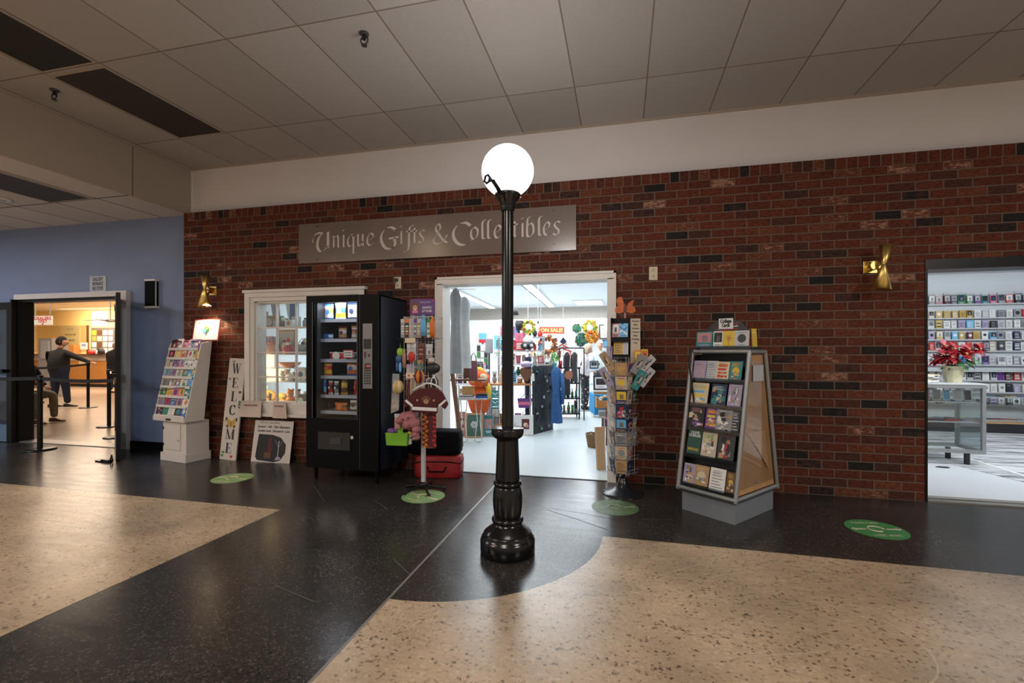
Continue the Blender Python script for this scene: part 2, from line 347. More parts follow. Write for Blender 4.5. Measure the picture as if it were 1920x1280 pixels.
# floor: dark terrazzo with cream fields and the metal divider strip, all one surface
f = MB()
f.bb(-16, 9, -11, .14, -.1, 0, M_dark)
f.prism([(-2.83, -1.52), (-16, -1.47), (-16, -11), (-3.05, -11)][::-1], 0, .0012, M_cream, ax='z')
arc = [(-1.235 + 1.10 * math.sin(a), -1.50 - 1.10 * math.cos(a)) for a in [R(92 * i / 24) for i in range(25)]]
f.prism([(-1.235, -11)] + [(9, -11), (9, -1.56)] + arc[::-1], 0, .0012, M_cream, ax='z')
f.bb(-1.25, -1.235, -11, 0, 0, .002, M_strip)
M_scr = mat('scratch_pale', (.50, .41, .31), .5); M_scd = mat('scratch_grey', (.10, .095, .09), .5); M_crk = mat('crack_dark', (.008, .008, .008), .8)
def scratch(p, m, w_=.003):
    n = len(p); vs = []
    for i, q in enumerate(p):
        a, c = Vector(p[max(i - 1, 0)]), Vector(p[min(i + 1, n - 1)]); d = (c - a).normalized() * w_; vs += [(q[0] - d.y, q[1] + d.x, .0016), (q[0] + d.y, q[1] - d.x, .0016)]
    f.add(vs, [(2 * i, 2 * i + 1, 2 * i + 3, 2 * i + 2) for i in range(n - 1)], m)
scratch([(1.02 + .33 * math.cos(a), -2.42 + .33 * math.sin(a)) for a in [R(-75 + 9 * i) for i in range(14)]], M_scr, .004)
for a, c in (((.55, -1.72), (.02, -2.15)), ((.62, -1.60), (.50, -1.85)), ((1.35, -1.85), (1.42, -1.98)), ((1.2, -2.2), (1.45, -2.22)), ((.3, -2.75), (.9, -2.55))): scratch([a, c], M_scr, .0022)
for a, c in (((-1.45, -2.15), (-1.25, -2.32)), ((-1.95, -2.62), (-1.62, -2.72)), ((-3.0, -.85), (-2.6, -1.25)), ((.9, -1.25), (.72, -1.32)), ((1.35, -.60), (1.5, -.52)), ((-2.2, -1.1), (-1.95, -1.3)), ((.15, -1.05), (.4, -1.0))): scratch([a, c], M_scd, .0022)
scratch([(-.62, -1.0), (-.35, -1.16), (-.1, -1.33)], M_crk, .0022); scratch([(-.58, -.95), (-.28, -1.02), (0, -1.12)], M_crk, .0015)
struct(f.build('floor'))

# brick wall with its three openings
def wall_holes(x0, x1, z0, z1, y0, y1, holes, m, M=None):
    b = MB(); xs = sorted({x0, x1, *[h[0] for h in holes], *[h[1] for h in holes]}); zs = sorted({z0, z1, *[h[2] for h in holes], *[h[3] for h in holes]})
    for i in range(len(xs) - 1):
        for j in range(len(zs) - 1):
            cx, cz = (xs[i] + xs[i + 1]) / 2, (zs[j] + zs[j + 1]) / 2
            if any(h[0] < cx < h[1] and h[2] < cz < h[3] for h in holes): continue
            b.bb(xs[i], xs[i + 1], y0, y1, zs[j], zs[j + 1], m)
    bm = bmesh.new(); me = bpy.data.meshes.new('t'); me.from_pydata(b.v, [], b.f); bm.from_mesh(me)
    bmesh.ops.remove_doubles(bm, verts=bm.verts, dist=1e-5)
    # drop the doubled inner faces between neighbouring blocks
    seen = {}
    for fc in bm.faces: seen.setdefault(tuple(sorted(v.index for v in fc.verts)), []).append(fc)
    bmesh.ops.delete(bm, geom=[q for l in seen.values() if len(l) > 1 for q in l], context='FACES_ONLY')
    bm.to_mesh(me); bm.free()
    r = MB(); r.add([tuple(v.co) for v in me.vertices], [list(p.vertices) for p in me.polygons], m); bpy.data.meshes.remove(me)
    return r
struct(wall_holes(-5.58, 9, 0, 3.155, 0, .12, [(-1.99, -.11, 0, 2.13), (-4.52, -3.0, .62, 2.02), (2.66, 5.6, 0, 2.175)], M_brick).build('wall_brick'))
struct(wall_holes(-5.57, 9, 0, 3.78, .12, .20, [(-1.99, -.11, 0, 2.13), (-4.52, -3.0, .62, 2.02), (2.66, 5.6, 0, 2.175)], M_upper).build('wall_upper'))
struct(wall_holes(-16, -5.57, 0, 3.20, .12, .26, [(-8.76, -6.80, 0, 2.11)], M_blue).build('wall_blue'))
struct(MB().bb(-6.62, -5.6, .105, .12, 0, .11, M_black).build('baseboard_left')); struct(MB().bb(-16, -8.78, .105, .12, 0, .11, M_black).build('baseboard_left'))
# ceilings and the step between them
struct(MB().bb(-5.57, 9, -11, .12, 3.77, 3.85, M_ceil).build('ceiling'))
struct(MB().bb(-16, -5.60, -11, .12, 3.17, 3.25, M_ceil2).build('ceiling_lower'))
s = MB(); s.bb(-5.60, -5.57, -11, .12, 3.165, 3.79, M_beige)
for y in (-.66, -1.94, -3.22, -4.5): s.bb(-5.57, -5.568, y - .004, y + .004, 3.17, 3.76, 'brown')
s.bb(-5.57, -5.545, -11, .12, 3.745, 3.77, M_beige); s.bb(-5.572, -5.566, .095, .12, 3.165, 3.77, M_trimw)
struct(s.build('wall_soffit'))
t = MB(); t.bb(-5.545, 9, .095, .12, 3.752, 3.77, M_beige); struct(t.build('trim_1'))

# centre shop doorway trim
t = MB()
t.bb(-2.03, -1.955, -.035, .205, 0, 2.105, M_trimw); t.bb(-.145, -.07, -.035, .205, 0, 2.105, M_trimw); t.bb(-2.03, -.07, -.035, .205, 2.095, 2.165, M_trimw)
t.bb(-2.045, -2.02, -.045, .0, 0, 2.18, M_trimw); t.bb(-.08, -.055, -.045, .0, 0, 2.18, M_trimw); t.bb(-2.045, -.055, -.045, 0, 2.155, 2.18, M_trimw)
struct(t.build('door_2'))
t = MB(); t.bb(-1.955, -.145, -.008, .012, 0, .006, 'charcoal'); struct(t.build('trim_2'))
# right store doorway: black lining and track
t = MB(); t.bb(2.655, 5.6, -.008, .22, 2.085, 2.175, M_black); t.bb(2.655, 2.675, -.006, .22, 0, 2.09, M_black); t.bb(5.585, 5.6, -.006, .22, 0, 2.09, M_black)
struct(t.build('door_3')); struct(MB().bb(2.675, 5.585, -.01, .06, 0, .012, M_strip).build('trim_3'))

# window with its sill
M_winw = M_trimw
t = MB()
x0, x1, z0, z1 = -4.59, -2.93, .55, 2.09
for a in (0, 1):
    ow, d = (.07, .05) if a else (.12, .03)
    if not a: z1 -= .0005
    e = 0 if not a else 0
    t.bb(x0, x0 + ow, -d, 0, z0 + .036, z1 - ow, M_winw); t.bb(x1 - ow, x1, -d, 0, z0 + .036, z1 - ow, M_winw); t.bb(x0, x1, -d, 0, z1 - ow, z1 - .016, M_winw)
t.bb(x0 - .02, x1 + .02, -.065, 0, z1 - .015, z1 + .02, M_winw)
t.bb(x0 + .08, x0 + .14, 0, .16, z0 + .06, z1 - .06, M_winw); t.bb(x1 - .14, x1 - .08, 0, .16, z0 + .06, z1 - .06, M_winw)
t.bb(x0 + .08, x1 - .08, 0, .16, z1 - .14, z1 - .06, M_winw); t.bb(x0 + .08, x1 - .08, 0, .16, z0 + .05, z0 + .17, M_winw)
t.bb(x0 - .03, x1 + .03, -.10, .02, z0, z0 + .035, M_winw); t.bb(x0, x1, -.05, 0, z0 + .035, z0 + .15, M_winw)
for i in range(1, 5):
    x = x0 + .14 + (x1 - x0 - .28) * i / 5 if False else -4.46 + .279 * i
    if x < x1 - .2: t.bb(x - .009, x + .009, .02, .05, z0 + .15, z1 - .12, M_winw)
for i in range(1, 4):
    z = z0 + .17 + (z1 - z0 - .31) * i / 4; t.bb(x0 + .12, x1 - .12, .022, .048, z - .009, z + .009, M_winw)
win = struct(t.build('window_1'))
MB().bb(x0 + .13, x1 - .13, .033, .037, z0 + .16, z1 - .13, M_glass).build('pane', win)

# blue wall double door: frame, black lining, both leaves swung open
t = MB()
t.bb(-8.76, -8.735, .02, .27, 0, 2.11, M_black)
t.bb(-8.76, -6.63, .06, .12, 2.11, 2.185, M_upper); t.bb(-6.74, -6.63, .06, .14, 0, 2.1095, M_upper)
t.bb(-8.73, -6.80, .09, .27, 2.07, 2.12, M_black); t.bb(-6.87, -6.741, .09, .27, 0, 2.069, M_black); t.bb(-8.735, -8.70, .09, .27, 0, 2.07, M_black)
for z in (.35, 1.95): t.bb(-6.80, -6.76, .03, .10, z - .05, z + .05, M_chrome)
struct(t.build('door_1')); struct(MB().bb(-8.70, -6.87, .09, .30, 0, .01, M_strip).build('trim_4'))
M_doorblue = mat('door_blue_grey', (.10, .16, .26), .4)
def leaf(w_, M, name='door_leaf'):
    b = MB(); z1 = 2.07
    b.bb(0, .09, -.022, .022, .01, z1, M_black, M=M); b.bb(w_ - .09, w_, -.022, .022, .01, z1, M_black, M=M)
    b.bb(.09, w_ - .09, -.022, .022, z1 - .1, z1, M_black, M=M); b.bb(.09, w_ - .09, -.022, .022, .01, .26, M_doorblue, M=M); b.bb(.09, w_ - .09, -.022, .022, .95, 1.05, M_doorblue, M=M)
    b.bb(.05, w_ - .05, -.075, -.06, 1.03, 1.075, M_black, M=M); b.bb(.05, .08, -.075, 0, 1.03, 1.075, M_black, M=M); b.bb(w_ - .08, w_ - .05, -.075, 0, 1.03, 1.075, M_black, M=M)
    o = b.build(name); struct(o)
    MB().bb(.09, w_ - .09, -.006, .006, .26, .95, M_shade, M=M).build('pane', o); MB().bb(.09, w_ - .09, -.006, .006, 1.05, z1 - .1, M_shade, M=M).build('pane', o)
    return o
# left leaf folded back on the blue wall (hinge at the right of it)
l1 = leaf(.95, Matrix.Translation((-9.72, .055, 0)), 'door_1_leaf')
l2 = leaf(.97, Matrix.Translation((-6.79, .06, 0)) @ Matrix.Rotation(math.atan2(-.585, .82), 4, 'Z'), 'door_1_leaf')
MB().bb(.30, .42, -.030, -.022, 1.52, 1.62, 'white', M=Matrix.Translation((-9.72, .055, 0))).bb(.46, .62, -.030, -.022, 1.50, 1.63, 'white', M=Matrix.Translation((-9.72, .055, 0))).build('paper_notice', l1)

# ---------------- rooms behind the openings
t = MB(); t.bb(-5.4, 1.4, .2, 12.6, -.08, .004, M_shopfloor); t.bb(-1.955, -.145, .012, .2, 0, .004, M_shopfloor); struct(t.build('floor_shop'))
M_shopceil = mat('shop_ceiling_paint', (.80, .82, .84), .7, noise=.03, nscale=1)
struct(MB().bb(-5.4, 1.4, .2, 12.6, 2.72, 2.8, M_shopceil).build('ceiling_shop'))
struct(MB().bb(-5.4, 1.4, 12.5, 12.6, 0, 2.72, M_shopwall).build('wall_shop_back'))
struct(MB().bb(-5.4, -5.3, .2, 12.5, 0, 2.72, M_shopwall).build('wall_shop_left'))
struct(MB().bb(1.3, 1.4, .2, 12.5, 0, 2.72, M_shopwall).build('wall_shop_right'))
struct(MB().bb(-5.3, 1.3, 9.6, 9.7, 2.36, 2.72, mat('bulkhead_paint', (.50, .45, .40), .7)).build('wall_shop_bulkhead'))
# left hall
M_yellow = mat('yellow_wall_paint', (.82, .60, .24), .6, noise=.03, nscale=2); M_tanfloor = mat('tan_vinyl_floor', (.46, .36, .27), .25, noise=.08, nscale=1.4)
struct(MB().bb(-26, -5.55, .26, 11, -.08, .003, M_tanfloor).build('floor_hall'))
struct(MB().bb(-26, -5.55, 10.6, 10.7, 0, 3.1, M_yellow).build('wall_hall_back'))
struct(MB().bb(-26, -25.9, .26, 10.6, 0, 3.1, M_yellow).build('wall_hall_left'))
struct(MB().bb(-5.6, -5.5, .26, 10.6, 0, 3.1, M_shopwall).build('wall_hall_right'))
struct(MB().bb(-26, -5.55, .26, 10.7, 3.1, 3.2, mat('hall_ceiling', (.62, .55, .46), .6)).build('ceiling_hall'))
# right store
M_rf = mat('store_floor_grey', (.60, .62, .64), .35, noise=.03, nscale=2)
M_slab = tile_mat('slat_wall_panel', (.62, .64, .66), (.16, .17, .18), 0, .02, 50, .10, lw=.008)
def rug_mat():
    m, nt, b = nodes('patterned_carpet'); L = nt.links; tc = N(nt, 'ShaderNodeTexCoord'); mp = N(nt, 'ShaderNodeMapping'); mp.inputs['Scale'].default_value = (.9, 6, 1); mp.inputs['Rotation'].default_value = (0, 0, .12)
    L.new(tc.outputs['Object'], mp.inputs[0]); nz = N(nt, 'ShaderNodeTexNoise'); nz.inputs['Scale'].default_value = 1.6; nz.inputs['Detail'].default_value = 7; nz.inputs['Roughness'].default_value = .62; L.new(mp.outputs[0], nz.inputs['Vector'])
    rp = N(nt, 'ShaderNodeValToRGB'); e = rp.color_ramp.elements; e[0].position = .38; e[0].color = (.10, .10, .11, 1); e[1].position = .56; e[1].color = (.55, .56, .57, 1); L.new(nz.outputs['Fac'], rp.inputs[0]); L.new(rp.outputs[0], b.inputs['Base Color']); b.inputs['Roughness'].default_value = .8
    return m
t = MB(); t.bb(1.5, 9, .2, 5.0, -.08, .004, M_rf); t.prism([(4.24, .2), (9, .2), (9, 5), (2, 5), (2, 4.2), (3.3, 3.4)], .004, .008, rug_mat(), ax='z'); t.prism([(4.20, .2), (4.24, .2), (4.24, 2.1), (4.2, 2.1)], .004, .012, 'white', ax='z')
struct(t.build('floor_store'))
struct(MB().bb(1.5, 9, 4.95, 5.05, 0, 2.72, M_shopwall).build('wall_store_back')); struct(MB().bb(8.9, 9, .2, 4.95, 0, 2.72, M_shopwall).build('wall_store_right'))
struct(MB().bb(1.5, 1.6, .2, 4.95, 0, 2.72, M_shopwall).build('wall_store_left')); struct(MB().bb(1.5, 9, .2, 5.05, 2.72, 2.8, M_shopceil).build('ceiling_store'))
# ================================================================ HALL OBJECTS
# ---------------- street lamp in the middle of the hall
lamp = thing('street_lamp', 'black iron street lamp with glowing white globe standing on the terrazzo floor', 'street lamp', (-.75, -1.87, 0)); lamp.scale = (1.03, 1.03, 1.01)
b = MB()
b.lathe([(.172, 0), (.178, .01), (.179, .085), (.172, .105), (.158, .118), (.160, .128), (.152, .140), (.146, .142), (.128, .160), (.105, .176), (.092, .190), (.088, .205), (.088, .225)], M_lamp, n=64)
b.lathe([(.088, .20), (.100, .205), (.104, .215), (.104, .226), (.098, .236), (.088, .240)], M_lamp, n=64)
b.build('base', lamp)
b = MB()
b.lathe([(.084, .22), (.090, .26), (.096, .31), (.098, .36), (.095, .40), (.088, .435), (.082, .45)], M_lamp, n=64)
b.lathe([(.080, .445), (.090, .45), (.094, .459), (.094, .466), (.088, .476), (.080, .48)], M_lamp, n=64)
b.lathe([(.080, .47), (.080, .50), (.071, .74), (.072, .755), (.098, .772), (.104, .786), (.106, .79), (.108, .822), (.104, .828), (.04, .83)], M_lamp, n=64)
b.build('column', lamp)
MB().cyl((0, 0, .82), (0, 0, 2.33), .0385, M_lamp, n=40).build('pole', lamp)
b = MB(); b.lathe([(.040, 2.27), (.045, 2.28), (.045, 2.30), (.052, 2.33), (.070, 2.355), (.083, 2.375), (.085, 2.392), (.080, 2.395), (.02, 2.395)], M_lamp, n=48)
for a in range(3):
    q = R(20 + 120 * a); b.cyl((.075 * math.cos(q), .075 * math.sin(q), 2.375), (.089 * math.cos(q), .089 * math.sin(q), 2.372), .005, M_chrome, n=8)
b.build('globe_holder', lamp)
M_globe = mat('glowing_globe', (1, .965, .93), .4, emit=2.6, noise=0)
MB().ell((0, 0, 2.545), (.171, .171, .171), M_globe, n=48, k=28).build('globe', lamp)
l = bpy.data.lights.new('globe_light', 'POINT'); l.energy = 500; l.color = (1, .965, .93); l.shadow_soft_size = .183
o = bpy.data.objects.new('globe_light', l); COL.objects.link(o); o.location = (-.75, -1.87, 2.571)
pt = lambda l, t, z: (-.973 * l + .24 * t, -.23 * l - .97 * t, z)
b = MB(); b.tube([pt(*q) for q in ((.05, .07, 2.365), (.07, .10, 2.40), (.10, .12, 2.44), (.125, .122, 2.475), (.14, .115, 2.468), (.147, .11, 2.438), (.133, .12, 2.42), (.118, .125, 2.43), (.115, .128, 2.455), (.107, .13, 2.428))], .008, M_black, n=8)
b.tube([pt(*q) for q in ((.035, .085, 2.362), (.055, .115, 2.39), (.078, .128, 2.42), (.09, .13, 2.44))], .008, M_black, n=8)
b.build('cord', lamp)
for sgn in (-1, 1):
    pass

# ---------------- painted shop sign
M_board = mat('grey_brown_sign_paint', (.165, .125, .108), .22, noise=.05, nscale=3, spec=.6)
sign = thing('shop_sign', 'long grey-brown board with white calligraphic lettering on the brick above the doorway', 'sign', (0, 0, 0))
MB().bb(-3.822, -.463, -.030, -.004, 2.412, 2.89, M_board).build('board', sign, bevel=.002)
b = MB(); M_let = mat('sign_lettering', (.56, .50, .47), .5, noise=.03)
BZ, XH = 2.583, .140
def glyph(ch, xa, xb):
    W = xb - xa
    P = lambda pts: [(xa + u * W, BZ + v * XH) for u, v in pts]
    def st(pts, wd=.026, ang=35, thin=.22): nib(b, P(pts), M_let, wd, ang, thin, y=-.0312)
    if ch == 'U':
        st([(0.0, .55), (-.02, .8), (.1, 1.15), (.35, 1.33), (.60, 1.28)], .022, 60, .2); st([(.62, 1.30), (.40, 1.0), (.28, .5), (.30, 0.05), (.48, -.28), (.72, -.12), (.92, .15)], .034, 20)
        st([(.93, 1.38), (.93, .9), (.93, .1), (1.0, -.02), (1.1, .02)], .034, 12)
    elif ch == 'n': st([(.02, .95), (.14, .98), (.16, .5), (.14, 0)], .024, 25); st([(.16, .75), (.5, .98), (.78, .98), (.86, .6), (.86, .08), (1.0, .0)], .024, 25)
    elif ch == 'i': st([(.35, 1.0), (.5, 1.0), (.5, .5), (.52, .06), (.8, .02)], .024, 25); st([(.35, 1.38), (.6, 1.46)], .030, 20)
    elif ch == 'q': st([(.9, .9), (.5, 1.0), (.12, .65), (.15, .15), (.45, .03), (.85, .35)], .024, 35); st([(.82, 1.0), (.84, .3), (.84, -.55), (.98, -.55)], .026, 20)
    elif ch == 'u': st([(.05, .95), (.18, .98), (.18, .3), (.32, .02), (.6, .08), (.85, .4)], .024, 25); st([(.85, 1.0), (.86, .3), (.9, .04), (1.05, .04)], .024, 25)
    elif ch in 'ec':
        if ch == 'e': st([(.95, .85), (.55, 1.02), (.15, .65), (.15, .25), (.45, .02), (.9, .15)], .025, 35); st([(.93, .88), (.8, .62), (.25, .45)], .018, 30)
        else: st([(.9, .9), (.5, 1.02), (.12, .6), (.2, .12), (.5, .0), (.9, .15)], .024, 35)
    elif ch == 'G': st([(.9, 1.20), (.62, 1.42), (.3, 1.30), (.05, .85), (.04, .3), (.25, -.2), (.55, -.38), (.85, -.15), (.88, .25), (.8, .5)], .036, 30); st([(.5, .5), (.8, .52), (1.1, .58)], .026, 60)
    elif ch == 'f': st([(1.0, 1.42), (.78, 1.42), (.62, 1.15), (.58, .6), (.56, -.3), (.4, -.62), (.12, -.66)], .028, 25); st([(.3, .98), (.9, 1.0)], .018, 60)
    elif ch == 't': st([(.4, 1.22), (.42, .8), (.42, .25), (.55, .02), (.85, .05)], .026, 25); st([(.0, .98), (1.0, 1.0)], .018, 60)
    elif ch == 's': st([(.95, .92), (.55, 1.02), (.2, .8), (.4, .55), (.75, .35), (.7, .08), (.35, .0), (0, .12)], .022, 30)
    elif ch == '&': st([(1.12, .5), (1.0, .2), (.6, -.15), (.25, -.15), (.1, .15), (.35, .55), (.62, 1.0), (.58, 1.36), (.38, 1.36), (.3, 1.0), (.55, .55), (.85, .1), (1.15, -.12)], .027, 40)
    elif ch == 'C': st([(1.12, 1.12), (.8, 1.38), (.4, 1.28), (.08, .85), (.05, .3), (.3, -.2), (.7, -.38), (1.1, -.12)], .038, 30)
    elif ch == 'o': st([(.5, 1.0), (.12, .7), (.12, .25), (.45, .02), (.85, .3), (.9, .75), (.5, 1.0)], .026, 35)
    elif ch == 'l': st([(1.0, 1.46), (.55, 1.45), (.3, 1.2), (.3, .6), (.35, .1), (.8, .03)], .026, 22)
    elif ch == 'b': st([(.5, 1.46), (.22, 1.42), (.12, 1.1), (.12, .1), (.5, .0), (.9, .3), (.85, .85), (.5, 1.0), (.2, .8)], .025, 28)
for ch, xa, xb in [('U', -3.621, -3.40), ('n', -3.352, -3.266), ('i', -3.223, -3.190), ('q', -3.159, -3.06), ('u', -3.032, -2.941), ('e', -2.907, -2.81), ('G', -2.721, -2.515), ('i', -2.478, -2.445), ('f', -2.440, -2.312), ('t', -2.322, -2.262), ('s', -2.246, -2.170), ('&', -2.084, -1.925), ('C', -1.835, -1.651), ('o', -1.629, -1.536), ('l', -1.505, -1.455), ('l', -1.44, -1.39), ('e', -1.36, -1.275), ('c', -1.25, -1.18), ('t', -1.155, -1.09), ('i', -1.055, -1.022), ('b', -.996, -.912), ('l', -.874, -.824), ('e', -.816, -.738), ('s', -.708, -.630)]:
    glyph(ch, xa, xb)
b.build('lettering', sign, fix=False)
for x, z in ((-3.56, 2.85), (-3.56, 2.45), (-.70, 2.845), (-.70, 2.49)): MB().cyl((x, -.034, z), (x, -.028, z), .008, 'black', n=10).build('screw', sign)

# ---------------- brass sconces
def sconce(x, plate, lit, label, lean=0):
    s = thing('wall_sconce', label, 'wall lamp', (x, -.16, 2.125), 0, 'brass hourglass sconces on the brick')
    b = MB(); q = plate - x
    b.bb(q - .055, q + .055, .15, .158, -.055, .055, M_brass); b.build('backplate', s, bevel=.002)
    b = MB(); b.cyl((q, .15, 0), (q, .055, 0), .040, M_brass, n=24); b.cyl((q, .055, 0), (0, .0, 0), .010, M_brass, n=12); b.build('arm', s)
    RM = Matrix.Rotation(R(lean), 4, 'Y')
    for nm, z, r in (('upper_cone', .165, .056), ('lower_cone', -.225, .082)):
        b = MB(); n = 36; vs = []; fs = []
        for rr, zz in ((.014, 0), (r, z), (r - .002, z), (.012, 0)):
            for i in range(n): a = 2 * math.pi * i / n; vs.append((rr * math.cos(a), rr * math.sin(a), zz))
        for j in range(3):
            for i in range(n): fs.append((j * n + i, j * n + (i + 1) % n, (j + 1) * n + (i + 1) % n, (j + 1) * n + i))
        b.add(vs, fs, M_brass, True, RM); b.cyl((0, 0, -.012), (0, 0, .012), .015, M_brass, n=20, M=RM); o = b.build(nm, s, fix=False)
    if lit:
        MB().cyl((0, 0, -.205), (0, 0, -.209), .068, mat('lit_bulb_face', (1, .80, .55), .5, emit=14, noise=0), n=28).build('bulb', s)
        l = bpy.data.lights.new('sconce_light', 'SPOT'); l.energy = 34; l.color = (1, .76, .52); l.spot_size = R(115); l.spot_blend = .6; l.shadow_soft_size = .03
        o = bpy.data.objects.new('sconce_light', l); COL.objects.link(o); o.location = (x, -.16, 1.90)
    return s
sconce(-5.075, -5.13 + .02, True, 'lit brass hourglass wall sconce at the left end of the brick above the card rack', 4)
sconce(2.262, 2.225, False, 'unlit brass hourglass wall sconce on brick beside the phone store doorway', 7)
# bar seen beside the left sconce (a slim second rod)
# ---------------- electrical outlets
def outlet(x, label, plug=False):
    s = thing('wall_outlet', label, 'outlet', (x, 0, 2.141), 0)
    MB().bb(-.042, .042, -.008, 0, -.068, .068, 'cream').build('cover_plate', s, bevel=.002)
    for z in (-.03, .03): 
        b = MB(); b.cyl((0, -.0095, z), (0, -.008, z), .017, 'beige', n=16); b.bb(-.008, -.005, -.0102, -.009, z - .006, z + .006, 'charcoal'); b.bb(.005, .008, -.0102, -.009, z - .006, z + .006, 'charcoal'); b.build('socket', s)
    if plug:
        p = thing('power_cord', 'black power cord plugged into the outlet above the vending machine', 'cord', (x, 0, 2.14))
        MB().bb(-.03, .005, -.04, -.011, .015, .05, 'black').build('plug', p); MB().tube([(-.012, -.035, .02), (-.02, -.04, -.05), (-.04, -.035, -.13), (-.05, -.02, -.26)], .005, 'black').build('cable', p)
outlet(.313, 'cream wall outlet on the brick right of the shop doorway'); outlet(-2.52, 'cream wall outlet with a black plug on brick above the vending machine', True)
# ---------------- paper notice over the left door, wall speaker
o = MB().bb(-7.36, -7.06, .112, .118, 2.19, 2.41, 'silver')
for z, tx in ((2.365, 'GALLERY'), (2.30, 'ENTRANCE'), (2.235, 'NO STOPS')): write(o, tx, .07, 'charcoal', x=-7.21, y=.111, z=z, width=.19, bold=.001)
tag(o.build('paper_notice'), 'small white paper notice with three printed lines taped above the left door', 'notice')
sp = thing('wall_speaker', 'narrow black box fixture with white ends mounted on the blue wall', 'wall fixture', (-6.22, .12, 2.13))
MB().bb(-.085, .08, -.06, 0, -.17, .17, mat('matte_black', (.003, .003, .0035), .7, noise=0, spec=.1)).build('body', sp); MB().bb(-.088, .09, -.063, 0, .17, .195, 'white').build('end_cap', sp); MB().bb(-.088, .09, -.063, 0, -.198, -.17, 'white').build('end_cap', sp); MB().bb(.081, .086, -.05, -.035, -.17, .17, 'white').build('side_rail', sp)

# ---------------- ceiling fittings
def sprinkler(x, y, z, label):
    s = thing('sprinkler_head', label, 'sprinkler', (x, y, z))
    MB().lathe([(.035, -.004), (.034, -.012), (.02, -.018)], 'charcoal', n=24).build('flange', s)
    b = MB(); b.cyl((0, 0, -.015), (0, 0, -.05), .014, 'black', n=14)
    for sg in (-1, 1): b.tube([(sg * .012, 0, -.03), (sg * .03, 0, -.045), (sg * .028, 0, -.07), (0, 0, -.09)], .005, 'black')
    b.build('frame', s); MB().cyl((0, 0, -.092), (0, 0, -.097), .022, 'charcoal', n=16).build('deflector', s)
sprinkler(-1.903, -1.745, 3.77, 'dark fire sprinkler head in the middle of the ceiling left of the globe')
sprinkler(-5.105, -1.719, 3.77, 'dark fire sprinkler head between the soffit and the black ceiling vent')
def vent(x0, x1, y0, y1, z, label, m):
    s = thing('ceiling_vent', label, 'ceiling vent', ((x0 + x1) / 2, (y0 + y1) / 2, z)); w_, h_ = (x1 - x0) / 2, (y1 - y0) / 2
    MB().bb(-w_, w_, -h_, h_, -.006, 0, m).build('panel', s)
    b = MB(); e = .010
    for a in ((-w_ - e, -w_, -h_ - e, h_ + e), (w_, w_ + e, -h_ - e, h_ + e), (-w_, w_, -h_ - e, -h_), (-w_, w_, h_, h_ + e)): b.bb(*a, -.012, 0, M_beige)
    b.build('frame', s)
M_dk1 = mat('dark_vent_panel', (.030, .021, .017), .6, noise=.3, nscale=3); M_dk0 = mat('black_vent_panel', (.012, .010, .010), .6, noise=.2, nscale=4)
vent(-4.86, -4.28, -1.88, -.68, 3.77, 'stained dark brown ceiling vent panel nearest the brick wall', M_dk1)
vent(-4.86, -4.28, -3.16, -1.96, 3.77, 'black ceiling vent panel at the top left corner, nearer the viewer', M_dk0)
vent(-6.76, -6.14, -1.98, -.72, 3.17, 'long dark ceiling vent in the lower ceiling over the blue wall', mat('grey_vent_panel', (.05, .045, .05), .6, noise=.2, nscale=4))
s = thing('recessed_light', 'round recessed ceiling light in the lower ceiling, unlit', 'ceiling light', (-7.25, -.95, 3.17))
MB().lathe([(.13, 0), (.13, -.012), (.10, -.014)], 'white', n=28).build('trim_ring', s); MB().lathe([(.095, -.004), (.09, -.012), (.04, -.02)], 'silver', n=24).build('lens', s)

# ---------------- round floor decals
def decal(x, y, rz, c, lc, label, worn=0):
    s = thing('floor_decal', label, 'floor sticker', (x, y, 0), R(rz), 'green round distancing stickers on the terrazzo')
    z0 = 0; r = .20
    b = MB(); b.prism([(r * math.cos(2 * math.pi * i / 40), r * math.sin(2 * math.pi * i / 40)) for i in range(40)], 0, .0015, c, ax='z'); b.build('disc', s)
    b = MB(); T = Matrix.Rotation(R(90), 4, 'X') @ Matrix.Scale(-1, 4, (0, 1, 0)); T = Matrix(((1, 0, 0, 0), (0, 0, 1, 0), (0, -1, 0, .0022), (0, 0, 0, 1)))
    T = Matrix.Translation((0, 0, .002)) @ Matrix.Rotation(R(-90), 4, 'X')
    write(b, 'PLEASE STAND', .05, lc, z=.125, M=T, width=.20, ext=.0004); b.build('lettering', s, fix=False); b = MB(); write(b, '6 FEET APART', .05, lc, z=-.125, M=T, width=.20, ext=.0004)
    b.build('lettering', s, fix=False)
    b = MB(); b.tube([(.055 * math.cos(a), .055 * math.sin(a), .002) for a in [R(k * 20) for k in range(15)]], .006, lc, n=6)
    for q in (0, 180): 
        A = Matrix.Rotation(R(q), 4, 'Z'); b.prism([(.075, -.012), (.15, -.012), (.15, -.03), (.185, 0), (.15, .03), (.15, .012), (.075, .012)], .0015, .0024, lc, M=A, ax='z')
    b.build('symbol', s)
G1 = mat('decal_green', (.045, .23, .06), .4, noise=.12, nscale=20); G2 = mat('decal_pale_green', (.22, .38, .15), .4, noise=.15, nscale=25)
decal(1.885, -.845, 10, G1, 'beige', 'green round floor sticker on dark terrazzo in front of the phone store')
decal(-4.03, -.80, 0, G2, 'cream', 'pale green round floor sticker on dark terrazzo below the window poster')
decal(-1.80, -.90, -20, G2, 'cream', 'green round floor sticker under the feet of the gift peg rack')
decal(-.055, -.80, 15, mat('decal_worn_green', (.07, .13, .05), .4, noise=.4, nscale=18), mat('decal_worn_cream', (.22, .26, .15), .5, noise=.3), 'worn green floor sticker on dark terrazzo in front of the card spinner')
